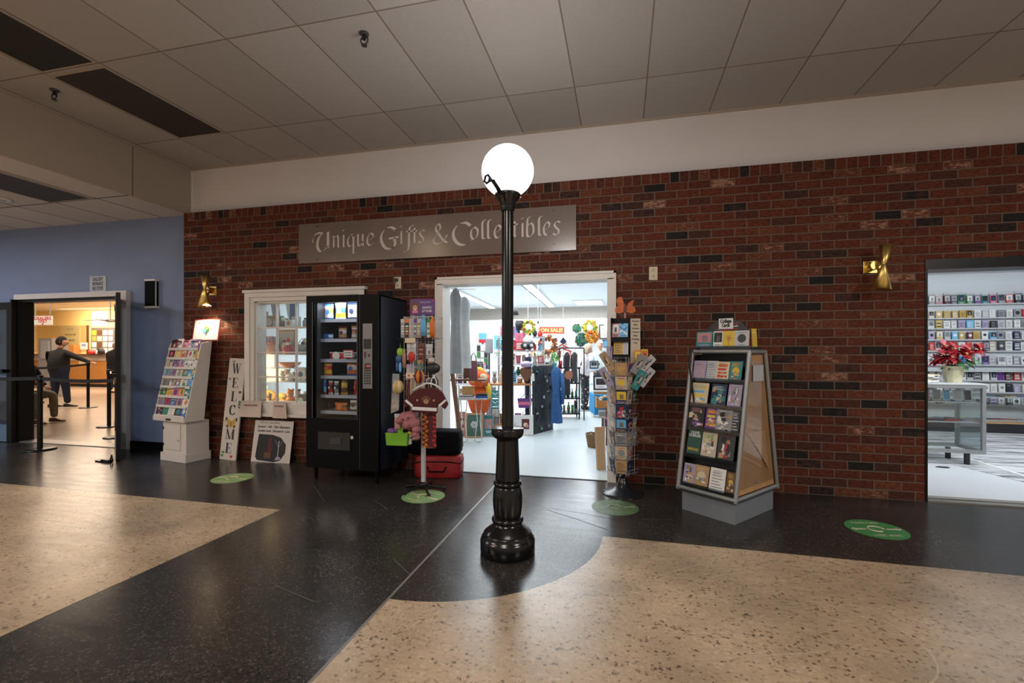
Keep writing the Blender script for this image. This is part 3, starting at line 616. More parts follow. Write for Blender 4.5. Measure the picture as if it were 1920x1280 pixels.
# ================================================================ HALL MERCHANDISE
CW = ['white', 'cream', 'yellow', 'red', 'blue', 'green', 'purple', 'pink', 'orange', 'teal', 'grey', 'navy', 'sky', 'maroon', 'lilac', 'tan']
def motif(b, w, h, fg, fg2, kind, y, M=None, z0=0):
    """printed design on a face of width w and height h (bottom edge at z0), facing -y at depth y"""
    def r(x0, x1, a, c, m): b.add([(x0 * w, y, z0 + a * h), (x1 * w, y, z0 + a * h), (x1 * w, y, z0 + c * h), (x0 * w, y, z0 + c * h)], [(0, 1, 2, 3)], m, M=M)
    if kind == 'disc':
        n = 14; b.add([(w * .30 * math.cos(2 * math.pi * i / n), y, z0 + h * .52 + w * .30 * math.sin(2 * math.pi * i / n)) for i in range(n)], [list(range(n))], fg, M=M); r(-.3, .3, .84, .90, fg2); r(-.2, .2, .10, .15, fg2)
    elif kind == 'bands':
        for k in range(4): r(-.38 + .03 * (k % 2), .38 - .05 * (k % 3), .16 + .19 * k, .27 + .19 * k, (fg, fg2)[k % 2])
    elif kind == 'picture':
        r(-.42, .42, .30, .92, fg); r(-.15, .2, .36, .72, fg2); r(-.35, .35, .12, .17, fg2); r(-.25, .25, .04, .08, fg2)
    elif kind == 'text':
        for k in range(6): r(-.36, .36 - .12 * ((k * 7) % 3), .14 + .125 * k, .18 + .125 * k, fg if k < 5 else fg2)
    elif kind == 'flower':
        for k in range(6):
            a = k * math.pi / 3; n = 8; cx, cz = w * .17 * math.cos(a), z0 + h * .55 + w * .17 * math.sin(a); b.add([(cx + w * .11 * math.cos(2 * math.pi * i / n), y, cz + w * .11 * math.sin(2 * math.pi * i / n)) for i in range(n)], [list(range(n))], fg, M=M)
        r(-.05, .05, .48, .60, fg2); r(-.02, .02, .08, .4, fg2)
    elif kind == 'collage':
        q = random.Random(int(w * 9999) + int(h * 7777) + len(b.v)); cs = [fg, fg2, 'cream', 'charcoal', 'tan', 'grey', 'white', fg]
        for k in range(11):
            xa, za = q.uniform(-.46, .2), q.uniform(.03, .7); r2 = (q.uniform(.1, .34), q.uniform(.06, .3)); b.add([(xa * w, y - .0001 * k, z0 + za * h), (min(xa + r2[0], .47) * w, y - .0001 * k, z0 + (za + q.uniform(-.04, .04)) * h), (min(xa + r2[0] * q.uniform(.5, 1.1), .47) * w, y - .0001 * k, z0 + min(za + r2[1], .96) * h), (xa * w, y - .0001 * k, z0 + min(za + r2[1] * q.uniform(.6, 1.1), .96) * h)], [(0, 1, 2, 3)], q.choice(cs), M=M)
    elif kind == 'swoop':
        n = 12
        for q, c in ((0, fg), (1, fg2)):
            vs = []
            for i in range(n + 1):
                t = i / n; x = (-.42 + .84 * t) * w; zc = z0 + h * (.35 + .3 * q + .13 * math.sin(t * 5 + q * 2)); vs += [(x, y, zc - .07 * h), (x, y, zc + .07 * h)]
            b.add(vs, [(2 * i, 2 * i + 2, 2 * i + 3, 2 * i + 1) for i in range(n)], c, M=M)
        r(-.3, .3, .1, .14, fg2)
KINDS = ['disc', 'picture', 'text', 'flower', 'collage', 'collage', 'collage', 'collage']
KW = dict(disc='round emblem', bands='striped design', picture='framed picture', text='printed text', flower='flower design', swoop='wavy design', collage='picture collage')
def card(name, w, h, t, bg, fg, fg2, kind, loc, rz=0, lean=0, label='', cat='card', group=None, parent=None):
    b = MB(); b.bb(-w / 2, w / 2, 0, t, 0, h, bg); motif(b, w, h, fg, fg2, kind, -.0006)
    o = b.build(name, parent, fix=False); o.location = loc; o.rotation_euler = (-lean, 0, rz)
    if not parent: tag(o, label, cat, group)
    return o
def pick(r_, ex=()):
    bg = r_.choice([c for c in CW if c not in ex]); fg = r_.choice([c for c in CW if c != bg]); f2 = r_.choice([c for c in CW if c not in (bg, fg)]); return bg, fg, f2, r_.choice(KINDS)

# ---------------- vending machine
vm = thing('vending_machine', 'tall black snack vending machine standing against the brick beside the shop window', 'vending machine', (-2.79, -.68, 0))
VX0, VX1 = -.415, .415; vY = lambda v: v
b = MB()  # hollow cabinet: sides, back, top, bottom
M_vm = mat('vending_black', (.0022, .0022, .0028), .45, noise=.03, spec=.12); M_vside = mat('vending_side_blue_black', (.012, .019, .030), .30, noise=.05, nscale=4, spec=.4)
b.bb(VX0, VX0 + .02, 0, .62, .14, 1.925, M_vm); b.bb(VX1 - .02, VX1, 0, .62, .14, 1.925, M_vside); b.bb(VX0 + .02, VX1 - .02, .60, .62, .14, 1.925, M_vm)
b.bb(VX0, VX1, 0, .62, 1.905, 1.925, M_vside); b.bb(VX0 + .02, VX1 - .02, 0, .6, .14, .60, M_vm); b.bb(.20, VX1 - .02, .03, .60, .60, 1.905, M_vm); b.bb(VX0 + .02, .20, .5, .6, .6, 1.905, 'charcoal')
b.build('cabinet', vm, bevel=.004)
b = MB(); b.bb(VX0, -.335, -.02, .03, .14, 1.925, M_vm); b.bb(.175, VX1, -.02, .03, .14, 1.925, M_vm); b.bb(-.335, .175, -.02, .03, 1.855, 1.925, M_vm); b.bb(-.335, .175, -.02, .03, .14, .655, M_vm)
b.bb(.205, .210, -.022, -.02, .16, 1.91, 'charcoal'); b.bb(-.345, -.335, -.024, .0, .655, 1.86, 'charcoal'); b.bb(.175, .185, -.024, 0, .655, 1.86, 'charcoal')
b.build('door', vm)
MB().bb(-.335, .175, .0, .006, .655, 1.855, glass_mat('vending_glass', (.93, .95, .97), .02, .12)).build('window', vm)
for x in (-.36, .36):
    for y in (.06, .54): MB().cyl((x, y, .14), (x * .98, y, 0), .026, M_vm, r1=.014, n=14).build('leg', vm)
cp = MB().bb(.245, .350, -.026, -.02, .975, 1.63, mat('vending_panel_grey', (.20, .20, .21), .4, .3)).build('control_panel', vm)
MB().bb(.256, .338, -.030, -.026, 1.375, 1.475, 'black').build('card_reader', cp)
b = MB()
for i in range(3):
    for j in range(7): b.bb(.262 + .026 * i, .280 + .026 * i, -.029, -.026, 1.02 + .0255 * j, 1.036 + .0255 * j, 'black')
b.build('keypad', cp); MB().bb(.262, .280, -.029, -.026, 1.285, 1.345, 'maroon').bb(.305, .325, -.029, -.026, 1.295, 1.325, 'maroon').build('coin_slot', cp)
MB().bb(.27, .33, -.030, -.026, 1.17, 1.23, 'maroon').bb(.29, .33, -.031, -.029, 1.195, 1.212, 'rose').build('bill_slot', cp)
fl = MB().bb(-.27, .10, -.028, -.02, .34, .52, mat('flap_black', (.014, .014, .016), .2)).build('delivery_flap', vm); MB().bb(-.13, .0, -.034, -.028, .40, .46, 'charcoal').build('push_plate', fl)
MB().cyl((.125, -.03, .475), (.125, -.02, .475), .018, M_chrome, n=16).build('lock', vm)
levels = [1.684, 1.476, 1.262, 1.088, .886, .717]
for z in levels:
    s_ = MB().bb(-.325, .195, .10, .5, z - .010, z, 'grey').bb(-.325, .195, .085, .10, z - .028, z + .006, mat('shelf_rail', (.38, .42, .50), .3, .5)).build('shelf', vm)
b = MB(); b.bb(-.33, -.32, .03, .5, .6, 1.9, 'black'); b.build('inner_side', vm)
b = MB(); b.bb(-.30, .17, .05, .07, 1.885, 1.9, mat('vending_lamp', (.85, .93, 1), .5, emit=7, noise=0)); b.build('lamp', vm)
l = bpy.data.lights.new('vending_light', 'AREA'); l.energy = 5; l.color = (.85, .93, 1); l.shape = 'RECTANGLE'; l.size = .45; l.size_y = .03
o = bpy.data.objects.new('vending_light', l); COL.objects.link(o); o.location = (-2.85, -.60, 1.875); o.rotation_euler = (R(18), 0, 0)
nt_ = MB().bb(-.0, .115, .008, .010, 1.28, 1.365, 'red').bb(.008, .107, .0065, .008, 1.29, 1.355, 'white'); write(nt_, 'NO REFUNDS', .02, 'black', x=.0575, y=.006, z=1.335, width=.08); write(nt_, 'CALL OFFICE', .02, 'black', x=.0575, y=.006, z=1.31, width=.08)
tag(nt_.build('paper_notice', loc=(-2.79, -.68, 0)), 'small red-bordered white notice taped inside the vending machine window', 'notice')
def bag(x, z, w, h, c1, c2, c3, label, y=-.52, name='snack_bag'):
    b = MB(); n = 7; vs = []; fs = []
    for j in range(n + 1):
        v = j / n; th = .03 * math.sin(math.pi * v) ** .6 + .001; ww = w / 2 * (1 - .10 * math.sin(math.pi * v))
        for sy in (-1, 1):
            for i in range(5): u = -1 + i / 2; vs.append((u * ww, sy * th * (1 - abs(u) ** 2.5), v * h))
    for j in range(n):
        o = j * 10
        for sy in (0, 5):
            for i in range(4): fs.append((o + sy + i, o + sy + i + 1, o + 10 + sy + i + 1, o + 10 + sy + i))
    for q, c in ((0, c3), (1, c1), (2, c1), (3, c2), (4, c2), (5, c1), (6, c3)): b.add(vs, [f_ for k, f_ in enumerate(fs) if k // 8 == q], c, True)
    b.add([(w * .22 * math.cos(a), -.031, h * .5 + w * .22 * math.sin(a)) for a in [2 * math.pi * i / 12 for i in range(12)]], [list(range(12))], c3)
    return tag(b.build(name, loc=(x, y, z), fix=False), label, 'snack', 'snacks in the vending machine')
S = levels
for x, k, w_, h_, c, lb in [
    (-3.005, 0, .105, .155, ('white', 'orange', 'blue'), 'white and orange snack bag, left on the top vending shelf'), (-2.865, 0, .12, .16, ('yellow', 'blue', 'white'), 'yellow and blue snack bag, middle of the top vending shelf'), (-2.72, 0, .115, .16, ('white', 'silver', 'navy'), 'white snack bag with dark logo, right on the top vending shelf'),
    (-3.02, 1, .13, .055, ('sky', 'white', 'blue'), 'small blue snack packet lying on the second vending shelf'), (-2.84, 1, .095, .125, ('tan', 'white', 'maroon'), 'brown and white snack packet, middle of the second vending shelf'), (-2.69, 1, .085, .13, ('white', 'red', 'tan'), 'cream and red snack packet, right of the second vending shelf'),
    (-2.90, 2, .19, .07, ('red', 'red', 'white'), 'wide red candy packet on the third vending shelf'), (-2.70, 2, .09, .07, ('blue', 'sky', 'white'), 'blue candy packet on the third vending shelf'),
    (-3.02, 3, .10, .135, ('yellow', 'red', 'orange'), 'yellow and red snack bag on the fourth vending shelf'), (-2.73, 3, .115, .14, ('orange', 'white', 'blue'), 'orange and white snack bag, right of the fourth vending shelf'),
    (-3.075, 4, .075, .17, ('sky', 'blue', 'red'), 'blue snack tube bag, left on the fifth vending shelf'), (-2.985, 4, .05, .135, ('red', 'maroon', 'white'), 'narrow red candy bag on the fifth vending shelf'), (-2.915, 4, .05, .13, ('grey', 'charcoal', 'white'), 'grey candy bag in the middle of the fifth vending shelf'), (-2.82, 4, .075, .165, ('brown', 'yellow', 'gold'), 'brown and yellow candy bag on the fifth vending shelf'), (-2.68, 4, .045, .15, ('red', 'red', 'orange'), 'narrow red snack bag at the right of the fifth vending shelf'),
    (-2.86, 5, .14, .075, ('orange', 'brown', 'orange'), 'orange snack packet on the bottom vending shelf'), (-2.70, 5, .10, .12, ('white', 'grey', 'brown'), 'white and brown snack bag on the bottom vending shelf')]:
    bag(x - .055, S[k] + .001, w_ * 1.08, h_ * 1.12, *c, lb)

# ---------------- white cabinet with the tiered card rack
RZ = R(-10)
cab = thing('white_cabinet', 'small white painted cabinet with plinth under the greeting card rack', 'cabinet', (-5.34, -.36, 0), RZ)
b = MB(); b.bb(-.245, .245, 0, .31, 0, .10, M_white); b.bb(-.225, .225, .02, .30, .10, .495, M_white); b.build('body', cab, bevel=.004)
d_ = MB().bb(-.185, .125, .008, .02, .14, .46, M_white).build('door', cab, bevel=.003); MB().cyl((.10, .008, .27), (.10, -.006, .27), .010, 'silver', n=12).build('knob', d_)
for z in (.20, .40): MB().bb(-.205, -.185, .006, .02, z - .018, z + .018, 'black').build('hinge', d_)
rack = thing('card_rack', 'white tiered display rack full of greeting cards standing on the white cabinet', 'display rack', (-5.365, -.37, .497), RZ)
H_, WR = .98, .30
for sx in (-1, 1):
    MB().prism([(-.02, 0), (.21, 0), (.31, H_), (.18, H_ - .03)], sx * WR - .008, sx * WR + .008, M_white, M=Matrix.Rotation(R(90), 4, 'Z') @ Matrix.Scale(-1, 4, (0, 1, 0))).build('side_panel', rack)
b = MB(); b.add([(-WR, .212, 0), (WR, .212, 0), (WR, .31, H_), (-WR, .31, H_), (-WR, .202, 0), (WR, .202, 0), (WR, .30, H_), (-WR, .30, H_)], [(0, 1, 2, 3), (7, 6, 5, 4), (0, 4, 5, 1), (1, 5, 6, 2), (2, 6, 7, 3), (3, 7, 4, 0)], M_white); b.build('back_panel', rack)
MB().bb(-WR, WR, -.025, -.013, 0, .06, M_white).bb(-.04, .05, -.030, -.025, .010, .035, 'charcoal').bb(-WR, WR, -.02, .235, 0, .012, M_white).build('front_lip', rack)
M_acr = mat('rack_pocket_white', (.70, .68, .66), .3, noise=.02)
cr = random.Random(21); RT = Matrix.Translation((-5.365, -.37, .497)) @ Matrix.Rotation(RZ, 4, 'Z')
for i in range(8):
    z = .055 + .117 * i; y = -.02 + .024 * i
    MB().add([(-WR + .01, y, z - .01), (WR - .01, y, z - .01), (WR - .01, y - .002, z + .022), (-WR + .01, y - .002, z + .022), (-WR + .01, y + .055, z - .02), (WR - .01, y + .055, z - .02)], [(0, 1, 2, 3), (0, 4, 5, 1)], M_acr).build('pocket', rack, fix=False)
    n = 5
    for k in range(n):
        x = -WR + .065 + k * .1175 + cr.uniform(-.008, .008); bg, fg, f2, kd = pick(cr)
        if i == 0 and k == 4: bg, fg, f2, kd = 'blue', 'white', 'yellow', 'flower'
        if i == 0 and k == 2: bg, fg, f2, kd = 'white', 'silver', 'cream', 'bands'
        p = RT @ Vector((x, y + .014 + .004 * (k % 2), z - .008)); ww, hh = cr.uniform(.105, .122), cr.uniform(.125, .150)
        card('greeting_card', ww, hh, .003, bg, fg, f2, kd, p, RZ + R(cr.uniform(-3, 3)), R(15), f'{bg} greeting card with {fg} {KW[kd]}, {ORD[k]} from left, {ORD[7 - i]} row of the white rack', 'card', 'greeting cards on the white rack')
b = MB(); b.tube([(-.30, -.0, .385), (-.1, -.012, .37), (.05, -.01, .395), (.12, .01, .41), (.31, .12, .40)], .0045, 'black'); b.build('strap', rack)
for k, x in enumerate((-.24, -.13, .0, .14)): MB().cyl((x - .035, .19, H_ - .005), (x + .035, .19, H_ - .005), .009, 'black', n=10).build('clip', rack)
# lit sign on top of the rack
M_red = pm('maroon')
ts = thing('rack_topper_sign', 'white sign with a red border and green tree picture on top of the card rack', 'sign', (-5.10, -.135, 1.482), R(-6), rx=R(-8))
MB().bb(-.225, .225, 0, .008, 0, .275, mat('sign_red_border', (.45, .05, .05), .4)).build('board', ts); MB().bb(-.212, .212, -.002, 0, .012, .262, mat('sign_white_face', (.80, .78, .74), .35)).build('face', ts)
b = MB(); b.disc((.01, .14), .045, 'green', y=-.003); b.disc((-.02, .125), .030, 'sky', y=-.004); b.disc((.02, .16), .025, 'lime', y=-.0045); b.bb(.0, .02, -.004, -.003, .07, .11, 'brown'); b.build('picture', ts)
b = MB(); write(b, 'Recycled', .035, 'maroon', x=-.09, y=-.003, z=.225, width=.11, ext=.0003); b.build('lettering', ts, fix=False)

# ---------------- WELCOME board
wl = thing('welcome_board', 'tall narrow white board spelling WELCOME with a butterfly leaning against the brick', 'sign', (-4.76, -.135, 0), 0, rx=R(-5), ry=R(2.2))
MB().bb(-.12, .12, 0, .018, 0, 1.265, M_white).build('board', wl, bevel=.002)
def serif(b, ch, z, s, x=0, y=-.0006, m='charcoal'):
    t = .22 * s; th = .045 * s
    def bar(a, c, w0): 
        a = Vector(a); c = Vector(c); d = Vector((c.x - a.x, c.y - a.y)).normalized(); n = Vector((-d.y, d.x)) * w0 / 2
        b.add([(x + q.x, y, z + q.y) for q in (a - n, c - n, c + n, a + n)], [(0, 1, 2, 3)], m)
    if ch == 'E': bar((-.18 * s, 0), (-.18 * s, s), t); bar((-.34 * s, th / 2), (.32 * s, th / 2), th); bar((-.34 * s, s - th / 2), (.3 * s, s - th / 2), th); bar((-.1 * s, .52 * s), (.12 * s, .52 * s), th); bar((.3 * s, 0), (.34 * s, .26 * s), th * 1.3); bar((.28 * s, s), (.30 * s, .78 * s), th * 1.3); bar((.12 * s, .40 * s), (.12 * s, .64 * s), th * 1.2)
    if ch == 'L': bar((-.14 * s, 0), (-.14 * s, s), t); bar((-.32 * s, th / 2), (.32 * s, th / 2), th); bar((-.32 * s, s - th / 2), (.06 * s, s - th / 2), th); bar((.30 * s, 0), (.35 * s, .30 * s), th * 1.4)
    if ch == 'W': bar((-.40 * s, s), (-.18 * s, 0), t * .8); bar((-.18 * s, 0), (0, .95 * s), th * 1.2); bar((-.02 * s, s), (.20 * s, 0), t * .8); bar((.20 * s, 0), (.40 * s, s), th * 1.2); bar((-.52 * s, s - th / 2), (-.28 * s, s - th / 2), th); bar((.28 * s, s - th / 2), (.50 * s, s - th / 2), th); bar((-.12 * s, s - th / 2), (.12 * s, s - th / 2), th)
    if ch == 'M': bar((-.38 * s, 0), (-.38 * s, s), th * 1.4); bar((-.38 * s, s), (0, .02 * s), t * .8); bar((0, .02 * s), (.34 * s, s), th * 1.2); bar((.36 * s, 0), (.36 * s, s), t); bar((-.52 * s, th / 2), (-.22 * s, th / 2), th); bar((.20 * s, th / 2), (.52 * s, th / 2), th); bar((-.50 * s, s - th / 2), (-.30 * s, s - th / 2), th); bar((.30 * s, s - th / 2), (.52 * s, s - th / 2), th)
    if ch == 'C': nib(b, [(x + .26 * s, z + .80 * s), (x + .1 * s, z + .98 * s), (x - .18 * s, z + .88 * s), (x - .28 * s, z + .5 * s), (x - .18 * s, z + .12 * s), (x + .1 * s, z + .02 * s), (x + .3 * s, z + .22 * s)], m, t * .95, 5, .3, y); bar((.27 * s, s), (.27 * s, .68 * s), th * 1.3)
for ch, z in (('W', 1.075), ('E', .895), ('L', .725), ('C', .555), ('M', .255), ('E', .085)):
    b = MB(); serif(b, ch, z, .125, x=.0); b.build('letter', wl, fix=False)
b = MB()
for sx in (-1, 1):
    b.prism([(0, .455), (sx * .03, .50), (sx * .075, .52), (sx * .08, .48), (sx * .055, .455), (sx * .07, .42), (sx * .04, .395), (0, .43)], -.0012, -.0004, 'gold'); b.prism([(sx * .06, .52), (sx * .085, .525), (sx * .085, .475), (sx * .075, .48)], -.0018, -.0004, 'black'); b.prism([(sx * .05, .43), (sx * .073, .42), (sx * .045, .39), (sx * .04, .395)], -.0018, -.0004, 'black')
b.bb(-.004, .004, -.002, 0, .40, .48, 'brown'); b.build('butterfly', wl)
for x, z, c in ((.085, .84, 'maroon'), (.095, .69, 'green'), (.10, .655, 'purple'), (-.085, 1.0, 'grey'), (.05, .045, 'red'), (-.085, .05, 'green'), (-.075, .09, 'green'), (-.05, 1.22, 'grey'), (.095, .72, 'teal')):
    b = MB()
    for q in (-1, 1): b.disc((x + q * .010, z + .006), .011, c, y=-.0005, n=9); b.disc((x + q * .007, z - .008), .007, c, y=-.0005, n=9)
    b.build('motif', wl)

# ---------------- white poster below the window
po = thing('poster_board', 'white poster with handwritten lines and a dark photo print leaning below the window', 'poster', (-4.155, -.12, 0), 0, rx=R(-9))
MB().bb(-.275, .275, 0, .008, 0, .50, M_white).build('board', po)
b = MB(); b.prism([(-.22, .06), (-.19, .02), (.05, 0 + .005), (.14, .03), (.20, .12), (.20, .22), (.12, .30), (.0, .33), (-.20, .335)], -.0008, -.0001, 'black'); b.prism([(-.05, .10), (.0, .10), (.01, .2), (-.01, .3), (-.04, .3), (-.06, .2)], -.0016, -.0008, 'maroon'); b.prism([(-.10, .05), (.0, .05), (.0, .11), (-.09, .12)], -.0018, -.0008, 'brown')
b.prism([(.095, .06), (.105, .06), (.105, .26), (.095, .26)], -.0016, -.0008, 'silver'); b.prism([(.06, .03), (.15, .04), (.13, .07), (.08, .07)], -.0016, -.0008, 'lilac')
for q in (-1, 1): b.tube([(.1, -.001, .18), (.1 + q * .03, -.001, .23), (.1 + q * .06, -.001, .27)], .002, 'silver', n=5)
b.build('photo_print', po)
b = MB(); write(b, 'Gifts & Collectibles', .04, 'grey', y=-.0006, z=.475, width=.28, x=-.06); write(b, 'Incense · Oils · Fine Glassware', .04, 'charcoal', y=-.0006, z=.425, width=.46, shear=.3, bold=.001); write(b, 'Greeting cards · Decorate It · Love', .04, 'charcoal', y=-.0006, z=.375, width=.46, shear=.3, bold=.001); b.build('lettering', po, fix=False)

# ---------------- papers hanging over the window sill
def sheet(x0, x1, label, tx, sk):
    b = MB(); z1, z0 = .735, .545
    b.add([(x0 - .03, -.06, z1), (x1 - .05, -.06, z1), (x1 + sk, -.15, z0), (x0 + sk, -.15, z0), (x0 - .03, -.056, z1), (x1 - .05, -.056, z1), (x1 + sk, -.146, z0), (x0 + sk, -.146, z0)], [(0, 1, 2, 3)[::-1], (4, 5, 6, 7), (0, 1, 5, 4), (1, 2, 6, 5), (2, 3, 7, 6), (3, 0, 4, 7)], mat('sheet_paper', (.46, .37, .32), .6))
    write(b, tx, .03, 'brown', x=(x0 + x1) / 2 - .02, y=-.09, z=.68, width=(x1 - x0) * .6)
    tag(b.build('paper_sheet'), label, 'paper', 'papers on the window sill')
sheet(-4.60, -4.28, 'pale paper sheet hanging over the left end of the window sill', 'WINDOW ITEMS', .02)
sheet(-4.13, -3.93, 'pale paper sheet hanging over the sill nearer the vending machine', 'NOT FOR SALE', .04)

# ---------------- pyramid book display
ANG = R(-40)
py = thing('book_display', 'grey pyramid-shaped book stand with shelves of magazines and a wooden end panel', 'display stand', (.885, -.62, 0), ANG)
PU, PV, TV, ZL, ZT = .25, .35, .13, .20, 1.35
b = MB(); b.bb(-PU + .02, PU - .02, -PV + .03, PV - .03, 0, .165, mat('plinth_grey', (.20, .215, .24), .4, noise=.03)); b.build('plinth', py, bevel=.003)
MB().bb(-PU, PU, -PV, PV, .17, .19, 'charcoal').build('base_board', py)
for sx in (-1, 1):
    for sy in (-1, 1): MB().cyl((sx * PU, sy * PV, ZL - .02), (sx * PU, sy * TV, ZT), .017, M_alu, n=18).build('post', py)
for z, v in ((ZL, PV), (ZT, TV)):
    b = MB(); P = [(-PU, -v, z), (PU, -v, z), (PU, v, z), (-PU, v, z)]
    for i in range(4): b.cyl(P[i], P[(i + 1) % 4], .017, M_alu, n=16); b.ell(P[i], (.018, .018, .018), M_alu, n=12, k=8)
    b.build('rail', py)
M_pine = mat('pine_panel', (.50, .27, .11), .40, noise=.12, nscale=7)
for sx in (-1, 1):
    vs = [(sx * (PU - .012), -PV + .035, ZL + .02), (sx * (PU - .012), PV - .035, ZL + .02), (sx * (PU - .012), TV - .02, ZT - .03), (sx * (PU - .012), -TV + .02, ZT - .03)]
    vs += [(v[0] - sx * .012, v[1], v[2]) for v in vs]
    MB().add(vs, [(0, 1, 2, 3), (4, 5, 6, 7), (0, 1, 5, 4), (1, 2, 6, 5), (2, 3, 7, 6), (3, 0, 4, 7)], M_pine if sx > 0 else M_black).build('end_panel', py)
vs = [(PU + .002, -PV + .06, ZL + .07), (PU + .002, PV - .06, ZL + .07), (PU + .002, TV - .03, ZT - .08), (PU + .002, -TV + .03, ZT - .08)]
MB().add(vs + [(v[0] + .003, v[1], v[2]) for v in vs], [(0, 1, 2, 3), (4, 5, 6, 7), (0, 1, 5, 4), (1, 2, 6, 5), (2, 3, 7, 6), (3, 0, 4, 7)], glass_mat('plexiglass', (.92, .92, .90), .05, .12)).build('plexiglass_cover', py)
b = MB(); b.add([(PU - .0, -.16, .70), (PU, .12, .70), (PU, .20, .36), (PU, -.02, .58)], [(0, 1, 2, 3)], mat('kraft_paper', (.60, .36, .20), .6)); b.build('backing_sheet', py)
MB().bb(PU + .006, PU + .009, -.085, .085, 1.11, 1.24, 'silver').build('print_sheet', py)
MB().cyl((PU + .004, -.05, .30), (PU + .014, -.05, .30), .010, M_chrome, n=12).build('screw', py)
slope = (PV - TV) / (ZT - ZL)
yf = lambda z: -PV + (z - ZL) * slope
lev = [(.235, .175), (.475, .215), (.70, .19), (.90, .19), (1.11, .17)]
for z, _ in lev:
    y = yf(z) - 0.0; MB().bb(-PU + .03, PU - .02, y + .01, y + .13, z - .012, z - .004, M_black).bb(-PU + .03, PU - .02, y + .004, y + .009, z - .02, z + .014, M_shade).build('shelf', py)
b = MB(); b.add([(-PU + .03, -PV + .10, ZL), (PU - .03, -PV + .10, ZL), (PU - .03, -TV + .11, ZT), (-PU + .03, -TV + .11, ZT)], [(0, 1, 2, 3)], M_black); b.build('back_board', py)
b = MB(); b.cyl((-PU, -TV - .02, ZT + .03), (-PU + .01, -TV - .06, ZT - .14), .012, M_black, n=8); b.cyl((-PU + .01, -TV - .06, ZT - .14), (-PU + .06, -.20, .9), .008, M_black, n=8); b.build('strap', py)
PT = Matrix.Translation((.885, -.62, 0)) @ Matrix.Rotation(ANG, 4, 'Z')
def book(li, x, w, h, bg, fg, f2, kd, label, tx=None, off=0, name='magazine', up=0):
    z = lev[li][0] + up; y = yf(z) + .014 + off; p = PT @ Vector((x, y, z)); b = MB(); b.bb(-w / 2, w / 2, 0, .008, 0, h, bg)
    if kd: motif(b, w, h, fg, f2, 'collage' if kd in ('picture', 'swoop') else kd, -.0006)
    if kd and kd != 'text': motif(b, w * .8, h * .45, f2, fg, 'collage', -.002, z0=h * .1)
    if kd: motif(b, w * .9, h * .3, fg, f2, 'text', -.0035, z0=h * .68)
    if tx:
        for s_, zz, wf, c in tx: write(b, s_, .03, c, y=-.0012, z=zz * h, width=wf * w, ext=.0002, bold=.0008)
    o = b.build(name, fix=False, loc=p); o.rotation_euler = (-math.atan(slope) - R(3), 0, ANG); tag(o, label, 'magazine' if name == 'magazine' else 'book', 'books on the pyramid stand'); return o
L_ = 'on {} shelf of pyramid stand'
n5 = [L_.format(q) for q in ('bottom', 'fourth', 'third', 'second', 'top')]
book(4, -.17, .125, .165, 'lilac', 'tan', 'purple', 'text', 'lilac and beige booklet, leftmost ' + n5[4])
book(4, -.065, .105, .165, 'silver', 'grey', 'sky', 'text', 'pale blue-grey leaflet, second from left ' + n5[4]); book(4, .035, .11, .16, 'cream', 'red', 'orange', 'bands', 'cream magazine with a red and orange striped emblem ' + n5[4], off=-.004)
book(4, .145, .10, .165, 'teal', 'yellow', 'orange', 'disc', 'teal magazine with yellow emblem, rightmost ' + n5[4])
book(3, -.15, .15, .185, 'cream', 'sky', 'yellow', 'bands', 'cream magazine with blue and yellow word bands ' + n5[3], off=-.002)
book(3, .02, .13, .185, 'navy', 'white', 'teal', 'swoop', 'navy magazine with white wavy lettering bands ' + n5[3], tx=[('FASHION', .75, .8, 'teal')]); book(3, .155, .11, .19, 'lilac', 'grey', 'white', 'picture', 'lilac magazine with grey portrait, rightmost ' + n5[3])
book(2, -.16, .15, .19, 'black', 'rose', 'purple', 'picture', 'black magazine with a standing figure in pink, leftmost ' + n5[2]); book(2, -.02, .11, .19, 'purple', 'yellow', 'orange', 'bands', 'purple magazine with yellow print ' + n5[2]); book(2, .09, .135, .18, 'grey', 'black', 'white', 'picture', 'grey magazine with dark animal photo ' + n5[2], off=-.006)
book(2, .18, .07, .185, 'charcoal', 'silver', 'grey', 'text', 'charcoal magazine at the right end ' + n5[2])
book(1, -.155, .125, .215, mat('book_dark_green', (.01, .06, .035), .3), 'green', 'gold', None, 'dark green paperback with large white author name ' + n5[1], tx=[('CLIVE', .88, .6, 'white'), ('CUSSLER', .76, .85, 'white'), ('SPARTAN GOLD', .22, .8, 'yellow')], name='paperback_book')
book(1, -.02, .13, .215, 'beige', 'lime', 'white', 'swoop', 'pale green and white picture book ' + n5[1], name='picture_book'); book(1, .125, .14, .215, 'charcoal', 'black', 'red', 'picture', 'dark photo book with a red spot, rightmost ' + n5[1], name='picture_book')
book(0, -.17, .10, .17, 'lilac', 'navy', 'gold', 'picture', 'lilac and gold book, leftmost ' + n5[0]); book(0, -.055, .125, .175, 'tan', 'cream', 'gold', 'disc', 'tan book with a cream round emblem ' + n5[0], off=-.006); book(0, .085, .13, .18, 'white', 'grey', 'silver', 'text', 'white book with a dark side picture and text lines ' + n5[0], off=-.008)
book(0, .19, .07, .17, 'brown', 'yellow', 'gold', 'flower', 'brown and yellow book at the right end ' + n5[0])
